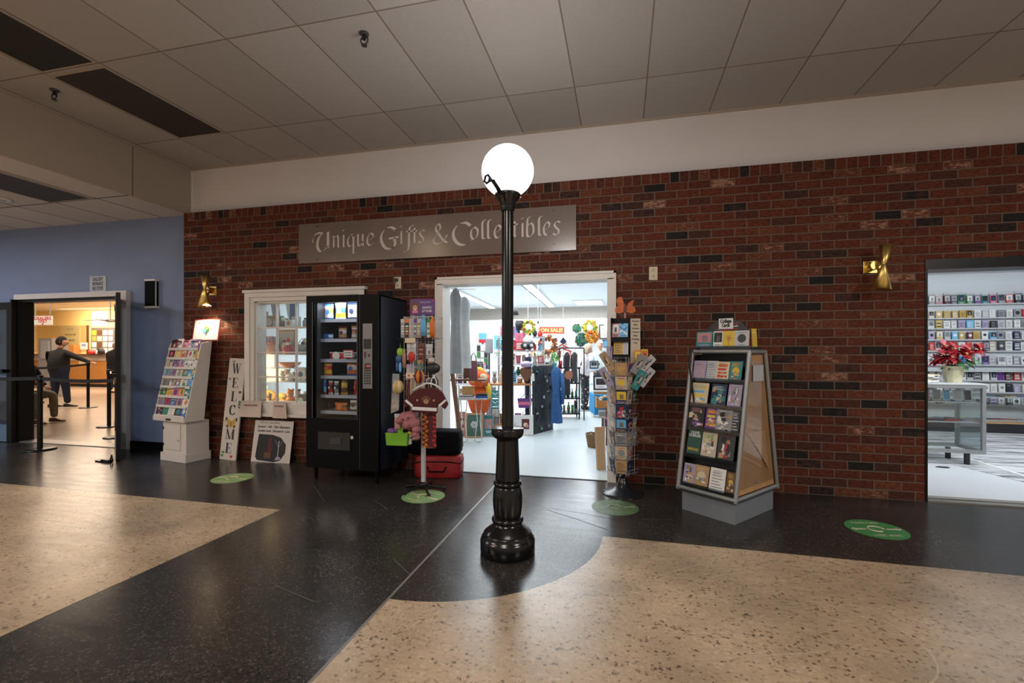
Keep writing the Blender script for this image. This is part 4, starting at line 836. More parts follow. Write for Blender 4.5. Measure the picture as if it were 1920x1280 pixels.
# top box with arch sign
tb = thing('arched_card_box', 'dark arched card box with flag print and white label topping the pyramid stand', 'display box', tuple(PT @ Vector((0.0, 0, ZT + .018))), ANG)
b = MB(); b.bb(-.235, .235, -.09, .09, 0, .02, M_black); b.bb(-.235, .235, -.095, -.088, 0, .03, M_shade); b.build('tray', tb)
n = 22; arch = [(-.19 + .0, .0)] + [(-.19 * math.cos(math.pi * i / n), .12 + .14 * math.sin(math.pi * i / n)) for i in range(n + 1)] + [(.19, .0)]
MB().prism(arch, -.02, -.010, 'charcoal').build('arch_board', tb)
b = MB()
for k in range(4): b.prism([(-.12 + .0, .135 + .018 * k), (.10, .150 + .022 * k), (.10, .158 + .022 * k), (-.12 + .03 * k, .143 + .018 * k)], -.0215, -.0202, ('white', 'red')[k % 2])
b.build('flag_print', tb)
MB().bb(-.065, .06, -.026, -.022, .175, .265, 'white').build('label_card', tb)
b = MB(); write(b, 'College', .04, 'black', y=-.0275, z=.24, x=-.002, width=.10, ext=.0003, bold=.002); write(b, 'Cards', .04, 'black', y=-.0275, z=.205, x=-.002, width=.07, ext=.0003, bold=.002); b.build('lettering', tb, fix=False)
TT = Matrix.Translation(PT @ Vector((0, 0, ZT + .018))) @ Matrix.Rotation(ANG, 4, 'Z')
for x, w_, c, lb in ((-.17, .15, ('teal', 'rose', 'lilac', 'picture'), 'teal card with pink figure'), (-.045, .085, ('white', 'black', 'grey', 'picture'), 'white card with black picture'), (.05, .10, ('yellow', 'gold', 'red', 'flower'), 'yellow sunflower card'), (.16, .12, ('silver', 'charcoal', 'grey', 'disc'), 'grey card with dark animal picture')):
    card('greeting_card', w_, .135, .003, *c[:3], c[3], TT @ Vector((x, -.082, .021)), ANG, R(6), lb + ' in the box on top of the pyramid stand', 'card', 'cards on top of the pyramid stand')
card('greeting_card', .05, .15, .003, 'yellow', 'gold', 'white', 'text', TT @ Vector((.22, .02, .021)), ANG + R(70), R(4), 'bright yellow card edge-on at the right of the arched box', 'card', 'cards on top of the pyramid stand')

# ---------------- postcard spinner
sx0, sy0 = .012, -.37
spn = thing('card_spinner', 'tall wire card spinner on a black trumpet base right of the shop doorway', 'display rack', (sx0, sy0, 0))
MB().lathe([(.20, 0), (.198, .006), (.17, .018), (.10, .045), (.06, .08), (.040, .13), (.034, .17)], mat('spinner_base', (.012, .013, .017), .22), n=48).build('base', spn)
MB().cyl((0, 0, .16), (0, 0, 1.62), .018, M_black, n=16).build('pole', spn)
def face_frame(a, w, d_, z0, z1, step):
    b = MB(); Rr = Matrix.Rotation(a, 4, 'Z'); z = z0
    while z < z1:
        b.tube([(-w / 2, -d_, z), (w / 2, -d_, z), (w / 2, -d_ - .035, z + .015), (-w / 2, -d_ - .035, z + .015)], .0022, 'grey', n=5, closed=True, M=Rr)
        b.tube([(-w / 2, -d_, z), (-w / 2, -d_ - .03, z), (-w / 2, -d_ - .045, z + .05), (w / 2, -d_ - .045, z + .05), (w / 2, -d_ - .03, z), (w / 2, -d_, z)], .0022, 'grey', n=5, M=Rr)
        z += step
    for x in (-w / 2, w / 2): b.cyl((x, -d_, z0 - .02), (x, -d_, z1), .003, 'grey', n=6, M=Rr)
    b.build('wire_pocket_column', spn)
angs = [R(-8), R(52), R(-66), R(166)]
for a in angs[:3]: face_frame(a, .13, .085, .20, 1.30, .13)
rr_ = random.Random(5)
FN = ['front', 'right', 'left']
for fi, a in enumerate(angs[:3]):
    Rr = Matrix.Translation((sx0, sy0, 0)) @ Matrix.Rotation(a, 4, 'Z')
    for k in range(8):
        z = .205 + .13 * k
        cols_ = [0] if fi == 0 else ([-.035, .035] if fi == 1 else [0])
        for cc, x in enumerate(cols_):
            if fi == 1 and k < 2 and cc == 1: continue
            bg, fg, f2, kd = pick(rr_, ('yellow', 'lime', 'pink', 'white', 'red')); bg = rr_.choice(['grey', 'navy', 'tan', 'brown', 'charcoal', 'silver', 'beige']) if k < 7 else 'tan'
            if k == 0 and fi == 0: bg, fg, f2, kd = 'tan', 'brown', 'charcoal', 'text'
            if k == 3 and fi == 0: bg, fg, f2, kd = 'navy', 'sky', 'tan', 'picture'
            side = '' if len(cols_) == 1 else (' left column' if cc == 0 else ' right column')
            card('postcard', .105 if len(cols_) == 1 else .06, .125, .006, bg, fg, f2, kd, Rr @ Vector((x, -.098, z + .006)), a + R(rr_.uniform(-4, 4)), R(-10) if fi == 2 else R(-8), f'{bg} postcard with {fg} {KW[kd]}, {FN[fi]} face{side}, {ORD[k]} tier up on the spinner', 'card', 'postcards on the wire spinner')
# flared paper folders near the top
for x, y, z, rz, ry, c, lb in ((-.11, -.09, 1.02, -25, -28, 'lilac', 'lilac folded map flaring left, lower of two'), (-.10, -.09, 1.17, -25, -30, 'tan', 'tan folded map flaring left, upper of two'), (.10, -.09, 1.00, 20, 26, 'teal', 'teal folded brochure flaring right, lower left of four'), (.16, -.06, 1.03, 25, 36, 'silver', 'silver folded brochure flaring right, lower right of four'), (.09, -.09, 1.15, 20, 32, 'grey', 'dark grey folded brochure flaring right, upper left of four'), (.15, -.06, 1.16, 25, 44, 'silver', 'silver folded brochure flaring right, topmost of four')):
    b = MB(); b.bb(-.036, .036, 0, .010, 0, .19, c); b.bb(-.032, .036, .010, .016, .01, .195, 'beige'); motif(b, .07, .19, 'beige', 'grey', 'collage', -.001); o = b.build('folded_brochure', loc=(sx0 + x, sy0 + y, z)); o.rotation_euler = (R(8), R(ry), R(rz)); tag(o, lb + ' on the card spinner', 'brochure', 'brochures on the wire spinner')
# top boxes
tb2 = thing('spinner_top_box', 'black wire box of booklets at the head of the card spinner', 'display box', (sx0 - .02, sy0, 1.27), R(-12))
MB().bb(-.085, .085, -.05, .05, 0, .05, M_black).bb(-.085, .085, .035, .045, .05, .40, M_black).bb(-.085, .085, -.05, .04, .17, .215, M_black).bb(-.085, -.078, -.05, .04, .0, .4, M_black).build('box', tb2)
q = Matrix.Translation((sx0 - .02, sy0, 1.27)) @ Matrix.Rotation(R(-12), 4, 'Z')
for x, z, w_, c, lb in ((-.02, .052, .09, ('gold', 'charcoal', 'gold', 'text'), 'gold booklet in the lower box'), (.05, .052, .05, ('silver', 'grey', 'white', 'text'), 'silver booklet in the lower box'), (-.045, .217, .065, ('rose', 'white', 'navy', 'picture'), 'pink booklet in the upper box'), (.03, .217, .085, ('sky', 'white', 'blue', 'swoop'), 'blue booklet in the upper box')):
    card('booklet', w_, .13, .01, *c[:3], c[3], q @ Vector((x, -.03, z)), R(-12), R(8), lb + ' at the head of the card spinner', 'booklet', 'booklets at the head of the spinner')
card('booklet', .065, .13, .008, 'yellow', 'orange', 'red', 'picture', (sx0 + .20, sy0 - .02, 1.24), R(20), R(2), 'yellow and orange booklet standing right of the white text strip on the spinner', 'booklet', 'booklets at the head of the spinner')
card('booklet', .06, .13, .008, 'orange', 'yellow', 'white', 'picture', (sx0 + .135, sy0 - .06, 1.23), R(10), R(2), 'orange booklet standing in front of the white text strip on the spinner', 'booklet', 'booklets at the head of the spinner')
card('booklet', .07, .16, .006, 'lilac', 'silver', 'grey', 'text', (sx0 - .13, sy0 - .02, 1.24), R(-40), R(2), 'lilac clear-sleeved booklet at the left of the spinner head', 'booklet', 'booklets at the head of the spinner')
tsn = thing('text_strip', 'narrow white sign strip with stacked black words on the card spinner', 'sign', (sx0 + .115, sy0 - .03, 1.24), R(8))
MB().bb(-.045, .045, 0, .005, 0, .42, 'beige').build('board', tsn)
for i, t_ in enumerate(('Postcards', 'Gifts', 'Antiques', 'Coupons', 'Maps', 'Greeting', 'Cards')): 
    b = MB(); write(b, t_, .02, 'charcoal', y=-.0008, z=.395 - .034 * i, width=.066 if i not in (1, 4, 6) else .038, ext=.0003, bold=.0007); b.build('lettering', tsn, fix=False)
bf = thing('butterfly_ornament', 'orange butterfly ornament perched on top of the card spinner', 'ornament', (sx0 + .02, sy0 - .02, 1.665))
M_or = mat('butterfly_orange', (.50, .11, .02), .5, noise=.2, nscale=40)
MB().cyl((0, 0, 0), (0, 0, .12), .009, 'rose', n=8).ell((0, 0, .09), (.014, .014, .05), 'brown').build('body', bf)
for sx, s_, rz in ((-1, 1, -20), (1, 1, 15)):
    M_ = Matrix.Translation((0, 0, .07)) @ Matrix.Rotation(R(rz), 4, 'Z'); P = [(0, .01), (sx * .02, .10 if sx < 0 else .05), (sx * .035, .135 if sx < 0 else .075), (sx * .07, .13 if sx < 0 else .10), (sx * .085, .10), (sx * .07, .05), (sx * .095, .03), (sx * .10, -.005), (sx * .06, -.025), (0, -.01)]
    MB().prism(P, -.002, .002, M_or, M=M_).build('wing', bf)
# ================================================================ GIFT PEG RACK, BAGS, STANCHIONS
gx, gy = -1.87, -.74
gr = thing('gift_peg_rack', 'spinning peg rack on a grey pole with five black legs beside the shop doorway', 'display rack', (gx, gy, 0))
MB().cyl((0, 0, .05), (0, 0, .80), .023, 'silver', n=20).build('pole', gr)
MB().lathe([(.04, .03), (.04, .07), (.026, .09)], M_black, n=20).build('hub', gr)
for k in range(5):
    a = R(20 + 72 * k); MB().cyl((.03 * math.cos(a), .03 * math.sin(a), .05), (.20 * math.cos(a), .20 * math.sin(a), .02), .012, M_black, n=10).ell((.20 * math.cos(a), .20 * math.sin(a), .018), (.018, .018, .018), M_black, n=10, k=6).build('leg', gr)
for a in (R(-10), R(-75), R(55)):
    b = MB(); Rr = Matrix.Rotation(a, 4, 'Z')
    for i in range(9): b.cyl((-.16, -.09, .72 + .12 * i), (.16, -.09, .72 + .12 * i), .003, 'silver', n=6, M=Rr)
    for x in (-.16, -.08, 0, .08, .16): b.cyl((x, -.09, .70), (x, -.09, 1.69), .003, 'silver', n=6, M=Rr)
    b.build('grid_panel', gr)
    for z in (1.66, 1.47, 1.12):
        for x in (-.12, -.04, .04, .12):
            MB().cyl((x, -.09, z), (x, -.16, z + .005), .003, 'silver', n=6, M=Rr).build('hook', gr)
hd = thing('header_card', 'purple header card with a smiling portrait on top of the gift peg rack', 'sign', (gx, gy, 1.70), R(4))
MB().bb(-.125, .128, -.03, -.022, 0, .155, mat('header_purple', (.11, .05, .17), .35)).build('board', hd)
b = MB(); b.disc((-.075, .085), .042, 'brown', y=-.0305); b.disc((-.073, .07), .026, 'tan', y=-.0312); b.bb(-.10, -.045, -.0318, -.0306, .02, .045, 'pink'); b.bb(-.085, -.06, -.0325, -.0312, .052, .060, 'white'); b.build('portrait', hd)
b = MB(); write(b, 'helping hands', .03, 'lilac', x=.03, y=-.0306, z=.125, width=.11, ext=.0003); b.build('lettering', hd, fix=False); b = MB(); write(b, 'jewelry', .04, 'white', x=.045, y=-.0306, z=.075, width=.10, ext=.0003, shear=.3); b.build('lettering', hd, fix=False); b = MB(); write(b, 'of India', .04, 'white', x=.045, y=-.0306, z=.040, width=.10, ext=.0003, shear=.3); b.build('lettering', hd, fix=False); MB().disc((.108, .138), .008, 'red', y=-.0306).build('dot', hd)
GT = Matrix.Translation((gx, gy, 0)) @ Matrix.Rotation(R(4), 4, 'Z')
def hang(name, label, cat, x, z, bld, y=-.14, rz=0, group='hanging goods on the gift peg rack'):
    b = MB(); bld(b); o = b.build(name, loc=GT @ Vector((x, y, z)), fix=False); o.rotation_euler = (0, 0, R(4 + rz)); tag(o, label, cat, group); return o
def pouch(w, h, c, c2, c3=None, kd='text'):
    def f(b):
        b.bb(-w / 2, w / 2, -.012, 0, -h, -.03, c); b.bb(-w / 2, w / 2, -.013, .001, -.035, 0, c2); motif(b, w, h * .7, c2, c3 or c, kd, -.0126, z0=-h + .01)
    return f
def tassel(w, h, c, c2):
    def f(b):
        n = 7
        for k in range(n):
            x = -w / 2 + w * k / (n - 1); b.tube([(x * .3, 0, 0), (x, -.006, -h * .25), (x * 1.05, -.004, -h * .6), (x * .9, 0, -h)], w / n * .62, (c, c2)[k % 2 if k % 3 else 0], n=6)
        b.cyl((0, 0, .015), (0, 0, -.02), .012, c2, n=8)
    return f
r1 = [(-.150, 'grey', 'silver', 'grey'), (-.108, 'charcoal', 'orange', 'charcoal and orange'), (-.068, 'beige', 'silver', 'cream'), (-.028, 'grey', 'purple', 'grey and purple'), (.012, 'tan', 'silver', 'tan'), (.105, 'silver', 'green', 'pale green')]
for i, (x, c, c2, w_) in enumerate(r1): hang('keychain_pack', f'{w_} trinket pack, {ORD[i]} from left, top row of gift rack', 'trinket', x, 1.655, pouch(.036, .175, c, c2, 'white', 'bands'))
hang('cord_bundle', 'bright blue cord bundle in the top row of the gift rack', 'cord bundle', .060, 1.675, tassel(.045, .185, 'sky', 'sky'), y=-.165)
hang('cord_bundle', 'bright orange cord bundle in the top row of the gift rack', 'cord bundle', .145, 1.66, tassel(.042, .185, 'orange', 'orange'), y=-.155)
MB().bb(-.19, .17, -.19, -.02, 1.466, 1.474, M_black).build('shelf', gr)
hang('price_card', 'small cream card at the top of the second gift rack row', 'card', -.055, 1.475, lambda b: b.bb(-.05, .05, -.004, 0, -.045, 0, 'cream'), y=-.20)
mid = [(-.06, 1.425, .085, .155, 'silver', 'white', 'flower', 'white packaged charm bag'), (.035, 1.43, .055, .16, 'maroon', 'brown', 'bands', 'maroon beaded packet'), (.115, 1.42, .062, .14, 'grey', 'silver', 'picture', 'grey and silver charm packet'), (.135, 1.29, .05, .12, 'brown', 'silver', 'bands', 'brown beaded packet'), (-.07, 1.23, .075, .12, 'silver', 'lilac', 'text', 'pale lilac gift tag packet'), (.03, 1.27, .05, .10, 'teal', 'tan', 'text', 'teal and tan packet')]
for x, z, w_, h_, c, c2, kd, lb in mid: hang('charm_packet', lb + ' hanging in the middle of the gift rack', 'packet', x, z, pouch(w_, h_, c, c2, 'tan', kd), y=-.15)
def ball(c, c2, r=.035):
    def f(b):
        n = 10
        for k in range(n):
            a0, a1 = 2 * math.pi * k / n, 2 * math.pi * (k + 1) / n; vs = []; m = 7
            for j in range(m + 1):
                t = math.pi * j / m
                for a in (a0, a1): vs.append((r * math.sin(t) * math.cos(a), r * math.sin(t) * math.sin(a), -r * 1.25 - r * 1.25 * math.cos(t) * -1))
            b.add(vs, [(2 * j, 2 * j + 1, 2 * j + 3, 2 * j + 2) for j in range(m)], (c, c2)[k % 2], True)
        b.cyl((0, 0, -.005), (0, 0, .04), .002, c2, n=6)
    return f
hang('paper_ornament', 'lime green ball ornament at the left edge of the gift rack', 'ornament', -.17, 1.385, ball('lime', 'lime', .033), y=-.16)
hang('paper_ornament', 'maroon and orange striped ball ornament on the gift rack', 'ornament', .03, 1.18, ball('maroon', 'orange', .05), y=-.19)
hang('paper_ornament', 'cream and gold striped lantern ornament at the lower left of the gift rack', 'ornament', -.165, 1.085, ball('cream', 'gold', .052), y=-.22)
hang('heart_charm', 'deep red pointed charm on a cord in the middle of the gift rack', 'ornament', -.048, 1.345, lambda b: b.ell((0, 0, -.045), (.034, .014, .05), pm('red'), n=14), y=-.185)
def puff(rx, rz_, c, sd): return lambda b: b.ell((0, 0, -rz_), (rx, .03, rz_), c, n=16, lump=.05, seed=sd)
hang('eye_mask', 'round flat black hat-shaped purse hanging right on the gift rack', 'purse', .165, 1.245, puff(.068, .050, 'black', 3), y=-.19)
hang('ring_charm', 'thin brown ring charm on the gift rack', 'ornament', .075, 1.27, lambda b: b.tube([(.036 * math.cos(a), 0, -.036 + .036 * math.sin(a)) for a in [2 * math.pi * i / 18 for i in range(18)]], .004, 'brown', n=6, closed=True), y=-.18)
hang('plush_toy', 'small blue dangling plush toy at the left edge of the gift rack', 'toy', -.185, 1.32, lambda b: (b.ell((0, 0, -.04), (.03, .022, .04), pm('denim'), n=12), b.ell((-.015, 0, -.11), (.014, .014, .05), pm('denim'), n=10), b.ell((.015, 0, -.12), (.014, .014, .05), pm('sky'), n=10)), y=-.16)
hang('ribbon', 'peach ribbon hanging left of the red charm on the gift rack', 'ribbon', -.125, 1.36, tassel(.028, .16, 'rose', 'tan'), y=-.17)
# third tier
b = MB(); b.bb(-.10, .07, -.006, 0, -.05, 0, 'cream')
for x, c in ((-.07, 'red'), (-.02, 'maroon'), (.04, 'green')): b.disc((x, -.025), .010, c, y=-.0062, n=10)
o = b.build('label_strip', loc=GT @ Vector((.0, -.19, 1.15))); o.rotation_euler = (0, 0, R(4)); tag(o, 'cream label strip with coloured dots across the gift rack', 'label')
for i, (x, c, c2, w_) in enumerate([(-.095, 'maroon', 'rose', 'maroon'), (-.055, 'tan', 'beige', 'tan'), (-.02, 'beige', 'cream', 'cream'), (.02, 'grey', 'tan', 'grey'), (.06, 'silver', 'beige', 'silver')]): hang('necklace', f'{w_} beaded necklace strand, {ORD[i]} from left below the label strip of the gift rack', 'necklace', x, 1.10, tassel(.026, .24, c, c2), y=-.17)
def bluebag(b):
    b.add([(-.075, 0, 0), (.03, 0, 0), (.02, 0, -.34), (-.10, 0, -.38), (-.075, .012, 0), (.03, .012, 0), (.02, .012, -.34), (-.10, .012, -.38)], [(0, 1, 2, 3), (7, 6, 5, 4), (0, 4, 5, 1), (1, 5, 6, 2), (2, 6, 7, 3), (3, 7, 4, 0)], glass_mat('clear_plastic_bag', (.62, .68, .72), .3)); 
    for k in range(14): 
        q = random.Random(k); b.ell((q.uniform(-.065, .005), .006, q.uniform(-.32, -.06)), (.014, .005, .02), q.choice(['navy', 'silver', 'denim', 'white', 'maroon']), n=8, k=5)
hang('plastic_bag', 'clear plastic bag of blue trinkets hanging low at the left of the gift rack', 'bag', -.19, 1.14, bluebag, y=-.18, rz=-30)
hang('beaded_tie', 'black and white patterned tie hanging at the right of the gift rack', 'tie', .165, 1.12, tassel(.075, .17, 'black', 'white'), y=-.17)
# dog t-shirt on a white hanger
tsh = thing('pet_shirt', 'small maroon shirt with white bands and a dog face print on the gift rack', 'shirt', tuple(GT @ Vector((.12, -.24, .86))), R(3))
Mm = mat('maroon_knit', (.07, .007, .010), .8, noise=.1, nscale=60, bump=.2)
body = [(-.135, -.065), (.10, -.075), (.10, -.03), (.115, .02), (.175, -.035), (.205, .015), (.15, .12), (.10, .155), (.035, .165), (.0, .145), (-.045, .155), (-.065, .15), (-.12, .125), (-.225, .02), (-.195, -.03), (-.135, .02)]
b = MB(); b.prism(body, -.018, .018, Mm); sh = b.build('shirt_body', tsh, bevel=.008)
MB().prism([(-.136, -.045), (.101, -.052), (.102, -.022), (-.136, -.015)], -.0195, -.0182, 'white').build('white_band', tsh); MB().prism([(-.205, .035), (-.19, .05), (-.125, -.0), (-.135, -.022)], -.0195, -.0182, 'white').build('white_band', tsh); MB().prism([(.195, .045), (.185, .06), (.118, .005), (.125, -.015)], -.0195, -.0182, 'white').build('white_band', tsh)
b = MB(); b.disc((.0, .05), .036, 'brown', y=-.0185); b.disc((.0, .035), .022, 'tan', y=-.0192); b.disc((-.033, .06), .013, 'brown', y=-.019); b.disc((.033, .06), .013, 'brown', y=-.019); b.disc((0, .040), .006, 'black', y=-.0205); b.disc((-.013, .058), .005, 'black', y=-.0205); b.disc((.013, .058), .005, 'black', y=-.0205)
for x in (-.085, .075): b.disc((x, .045), .010, 'tan', y=-.0186)
b.build('dog_print', tsh)
b = MB(); b.tube([(-.14, 0, .13), (-.08, 0, .165), (-.02, 0, .19), (0, 0, .20), (.05, 0, .195), (.10, 0, .175), (.14, 0, .145)], .008, 'white', n=8); b.tube([(0, 0, .20), (0, 0, .235), (.015, .01, .25), (.02, .04, .24)], .004, 'white', n=8); b.build('hanger', tsh)
def scarf(b):
    n = 16
    for k in range(5):
        x0 = -.055 + .026 * k
        for j in range(n):
            z0, z1 = -.34 * j / n, -.34 * (j + 1) / n; dx = .011 * math.sin(j * 1.7 + k * .4); dx1 = .011 * math.sin((j + 1) * 1.7 + k * .4); yy = -.006 * math.sin(k * 1.9)
            b.add([(x0 + dx, yy, z0), (x0 + .026 + dx, yy, z0), (x0 + .026 + dx1, yy, z1), (x0 + dx1, yy, z1)], [(0, 1, 2, 3)], ('maroon', 'orange', 'brown', 'gold', 'red')[(k + j % 2) % 5])
    b.bb(-.055, .075, .002, .006, -.335, 0, 'maroon')
hang('zigzag_scarf', 'orange and maroon zigzag knit scarf hanging below the pet shirt', 'scarf', .105, .79, scarf, y=-.16)
Mp = mat('dusty_pink_cloth', (.36, .14, .15), .85, noise=.15, nscale=30, bump=.4)
def bundle(b):
    for k, (x, z, r_) in enumerate(((-.06, -.07, .062), (.0, -.06, .060), (-.03, -.12, .058), (.035, -.11, .055), (.055, -.17, .044), (.05, -.215, .036), (.065, -.245, .026), (-.10, -.09, .035))): b.ell((x, -.004 * k, z), (r_, .045, r_ * .95), Mp, n=16, k=10, lump=.16, seed=k)
    b.ell((-.06, -.052, -.075), (.008, .006, .008), 'black', n=6, k=4); b.ell((-.01, -.052, -.06), (.008, .006, .008), 'black', n=6, k=4)
hang('pink_cloth_bundle', 'dusty pink soft cloth bundle hanging under the gift rack pole top', 'cloth', -.045, .80, bundle, y=-.20)
hang('daisy_bundle', 'white and yellow daisy bundle hanging beside the gift rack pole', 'artificial flowers', -.07, .62, lambda b: [b.ell((.03 * math.cos(k * 2.1), -.01 * (k % 2), -.02 - .022 * k), (.022, .01, .020), ('white', 'yellow', 'white', 'beige', 'white')[k % 5], n=8, k=5) for k in range(6)], y=-.13)
hang('clear_tag_bag', 'narrow pale plastic sleeve hanging above the lime bag', 'bag', -.19, .765, pouch(.055, .14, 'rose', 'silver', 'white', 'text'), y=-.17)
lg = thing('lime_box_bag', 'bright lime green rectangular bag hanging low at the left of the gift rack', 'bag', tuple(GT @ Vector((-.195, -.15, .465))), R(4))
MB().prism([(-.105, 0), (.10, 0), (.11, .115), (-.115, .12)], -.035, .035, mat('lime_felt', (.17, .42, .02), .7)).build('body', lg, bevel=.006); MB().bb(.0, .05, -.012, -.004, .11, .20, mat('lime_felt', (0, 0, 0))).build('handle', lg)
MB().ell((-.06, 0, .13), (.05, .03, .03), pm('purple'), n=12, lump=.15).build('purple_tissue', lg)
# bags behind
Mbag = mat('red_canvas', (.24, .007, .009), .55, noise=.12, nscale=18, bump=.25); Mbk = mat('black_canvas', (.0035, .0035, .0045), .8, noise=.1, bump=.2, spec=.1)
def softbag(name, label, x, y, z, w, d, h, m, rz):
    t_ = thing(name, label, 'bag', (x, y, z), rz); b = MB(); vs = []; fs = []; n = 20; K = [0, .06, .3, .7, .94, 1]
    for k in K:
        s = 1 if .05 < k < .95 else .93
        for i in range(n):
            a = 2 * math.pi * i / n; cx = math.copysign(abs(math.cos(a)) ** .35, math.cos(a)); cy = math.copysign(abs(math.sin(a)) ** .35, math.sin(a)); bul = 1 + .04 * math.sin(k * math.pi)
            vs.append((w / 2 * cx * s * bul, d / 2 * cy * s * bul, h * k))
    for j in range(len(K) - 1):
        for i in range(n): fs.append((j * n + i, j * n + (i + 1) % n, (j + 1) * n + (i + 1) % n, (j + 1) * n + i))
    fs.append(list(range(n))[::-1]); fs.append([(len(K) - 1) * n + i for i in range(n)]); b.add(vs, fs, m, True); b.build('body', t_)
    MB().tube([(w / 2 * 1.02 * math.copysign(abs(math.cos(a)) ** .35, math.cos(a)), d / 2 * 1.02 * math.copysign(abs(math.sin(a)) ** .35, math.sin(a)), h * .72 + .01 * math.sin(3 * a)) for a in [2 * math.pi * i / 40 for i in range(40)]], .006, Mbk, n=6, closed=True).build('zip', t_)
    MB().tube([(-.1, -d / 2 - .005, h * .55), (-.08, -d / 2 - .03, h * .35), (.08, -d / 2 - .03, h * .35), (.1, -d / 2 - .005, h * .55)], .008, Mbk, n=6).build('handle', t_); return t_
softbag('duffel_bag', 'red canvas duffel bag on the floor beside the shop doorway', -1.93, -.19, 0, .50, .26, .235, Mbag, R(10))
softbag('travel_bag', 'large black soft bag stacked on the red duffel bag', -1.98, -.17, .240, .56, .26, .25, Mbk, R(8))

# ---------------- stanchions with belts
def stanchion(x, y, label, h=1.02, cat='barrier post'):
    s = thing('stanchion_post', label, cat, (x, y, 0), 0, 'black belt stanchions')
    MB().lathe([(.175, 0), (.175, .012), (.12, .022), (.035, .03)], M_black, n=40).build('base', s); MB().cyl((0, 0, .02), (0, 0, h - .09), .030, M_black, n=24).build('post', s)
    MB().lathe([(.034, h - .09), (.036, h - .08), (.036, h - .01), (.028, h)], M_black, n=24).build('belt_head', s); return s
stanchion(-7.742, -.235, 'black belt stanchion standing on the terrazzo in front of the left doorway')
stanchion(-12.30, 3.45, 'black belt stanchion the man in the dark jacket rests his hand on', 1.08)
stanchion(-8.87, 1.45, 'black belt stanchion inside the left hall near the right door jamb'); stanchion(-7.66, .70, 'black belt stanchion just inside the left hall, nearest the right door leaf')
def belt(p, q, z, label, sag=.02, zq=None):
    P = []; n = 12; zq = z if zq is None else zq
    for i in range(n + 1): t_ = i / n; P.append((p[0] + (q[0] - p[0]) * t_, p[1] + (q[1] - p[1]) * t_, z + (zq - z) * t_ - sag * 4 * t_ * (1 - t_)))
    d = Vector((q[0] - p[0], q[1] - p[1], 0)).normalized(); nrm = Vector((-d.y, d.x, 0)) * .001; vs = []
    for a in P:
        for s_, k in ((1, -1), (1, 1), (-1, 1), (-1, -1)): vs.append((a[0] + s_ * nrm.x, a[1] + s_ * nrm.y, a[2] + k * .024))
    fs = []
    for i in range(n):
        for k in range(4): fs.append((4 * i + k, 4 * i + (k + 1) % 4, 4 * i + 4 + (k + 1) % 4, 4 * i + 4 + k))
    fs += [(0, 1, 2, 3), (4 * n + 3, 4 * n + 2, 4 * n + 1, 4 * n)]
    tag(MB().add(vs, fs, mat('belt_black', (.008, .008, .01), .7)).build('retractable_belt'), label, 'belt', 'retractable barrier belts')
belt((-7.74, -.235), (-7.74, -.235 + .0), 1, '') if False else None
belt((-7.70, -.24), (-6.30, -.345), .975, 'black belt running right from the front stanchion across the left doorway')
belt((-10.2, -.30), (-7.78, -.235), .975, 'black belt running left from the front stanchion past the folded door leaf')
belt((-8.83, 1.43), (-7.70, .72), .98, 'short black belt between the two stanchions behind the right door leaf')
ds = MB().bb(-.14, .0, -.03, .03, 0, .03, M_black).bb(-.22, -.12, -.05, .05, 0, .015, M_black); ds.tube([(0, 0, .02), (.03, 0, .09), (.06, .0, .02)], .008, M_black); tag(ds.build('door_stop', loc=(-6.05, -.56, 0), rot=(0, 0, R(-10))), 'black metal door stop on the floor at the foot of the right door leaf', 'door stop')
# ================================================================ PEOPLE AND LEFT HALL
CY, SY = math.cos(R(13.32)), math.sin(R(13.32))
def at(px, py, d):
    """point seen at photo position (px, py) at depth d metres"""
    r = (px - 960) / 868 * d; return Vector((CY * r - SY * d, SY * r + CY * d - 4.91, 1.36 - (py - 656.6) / 868 * d))
def dy(px, y): r = (px - 960) / 868; return (y + 4.91) / (SY * r + CY)
def local(px, d, rz=0): p = at(px, 656.6, d); return Matrix.Translation((p.x, p.y, 0)) @ Matrix.Rotation(R(13.32) + rz, 4, 'Z')
def skin_mesh(J, E, root, sub=2):
    me = bpy.data.meshes.new('t'); names = list(J); me.from_pydata([J[n][0] for n in names], [], []) if False else me.from_pydata([J[n][0] for n in names], [(names.index(a), names.index(b)) for a, b in E], [])
    o = bpy.data.objects.new('t', me); COL.objects.link(o)
    m = o.modifiers.new('s', 'SKIN'); m.use_smooth_shade = True
    if not me.skin_vertices: 
        bm = bmesh.new(); bm.from_mesh(me); bm.verts.layers.skin.verify(); bm.to_mesh(me); bm.free()
    for i, n in enumerate(names):
        r = J[n][1]; sv = me.skin_vertices[0].data[i]; sv.radius = (r, r) if not isinstance(r, tuple) else r; sv.use_root = (n == root)
    s = o.modifiers.new('u', 'SUBSURF'); s.levels = sub; s.render_levels = sub
    bpy.context.view_layer.update(); ev = o.evaluated_get(bpy.context.evaluated_depsgraph_get()); r = bpy.data.meshes.new_from_object(ev)
    vs = [v.co.copy() for v in r.vertices]; fs = [list(p.vertices) for p in r.polygons]
    bpy.data.objects.remove(o); bpy.data.meshes.remove(me); bpy.data.meshes.remove(r); return vs, fs
def seg_d(p, a, b):
    ab = b - a; t = max(0, min(1, (p - a).dot(ab) / max(ab.length_squared, 1e-9))); return (p - a - ab * t).length
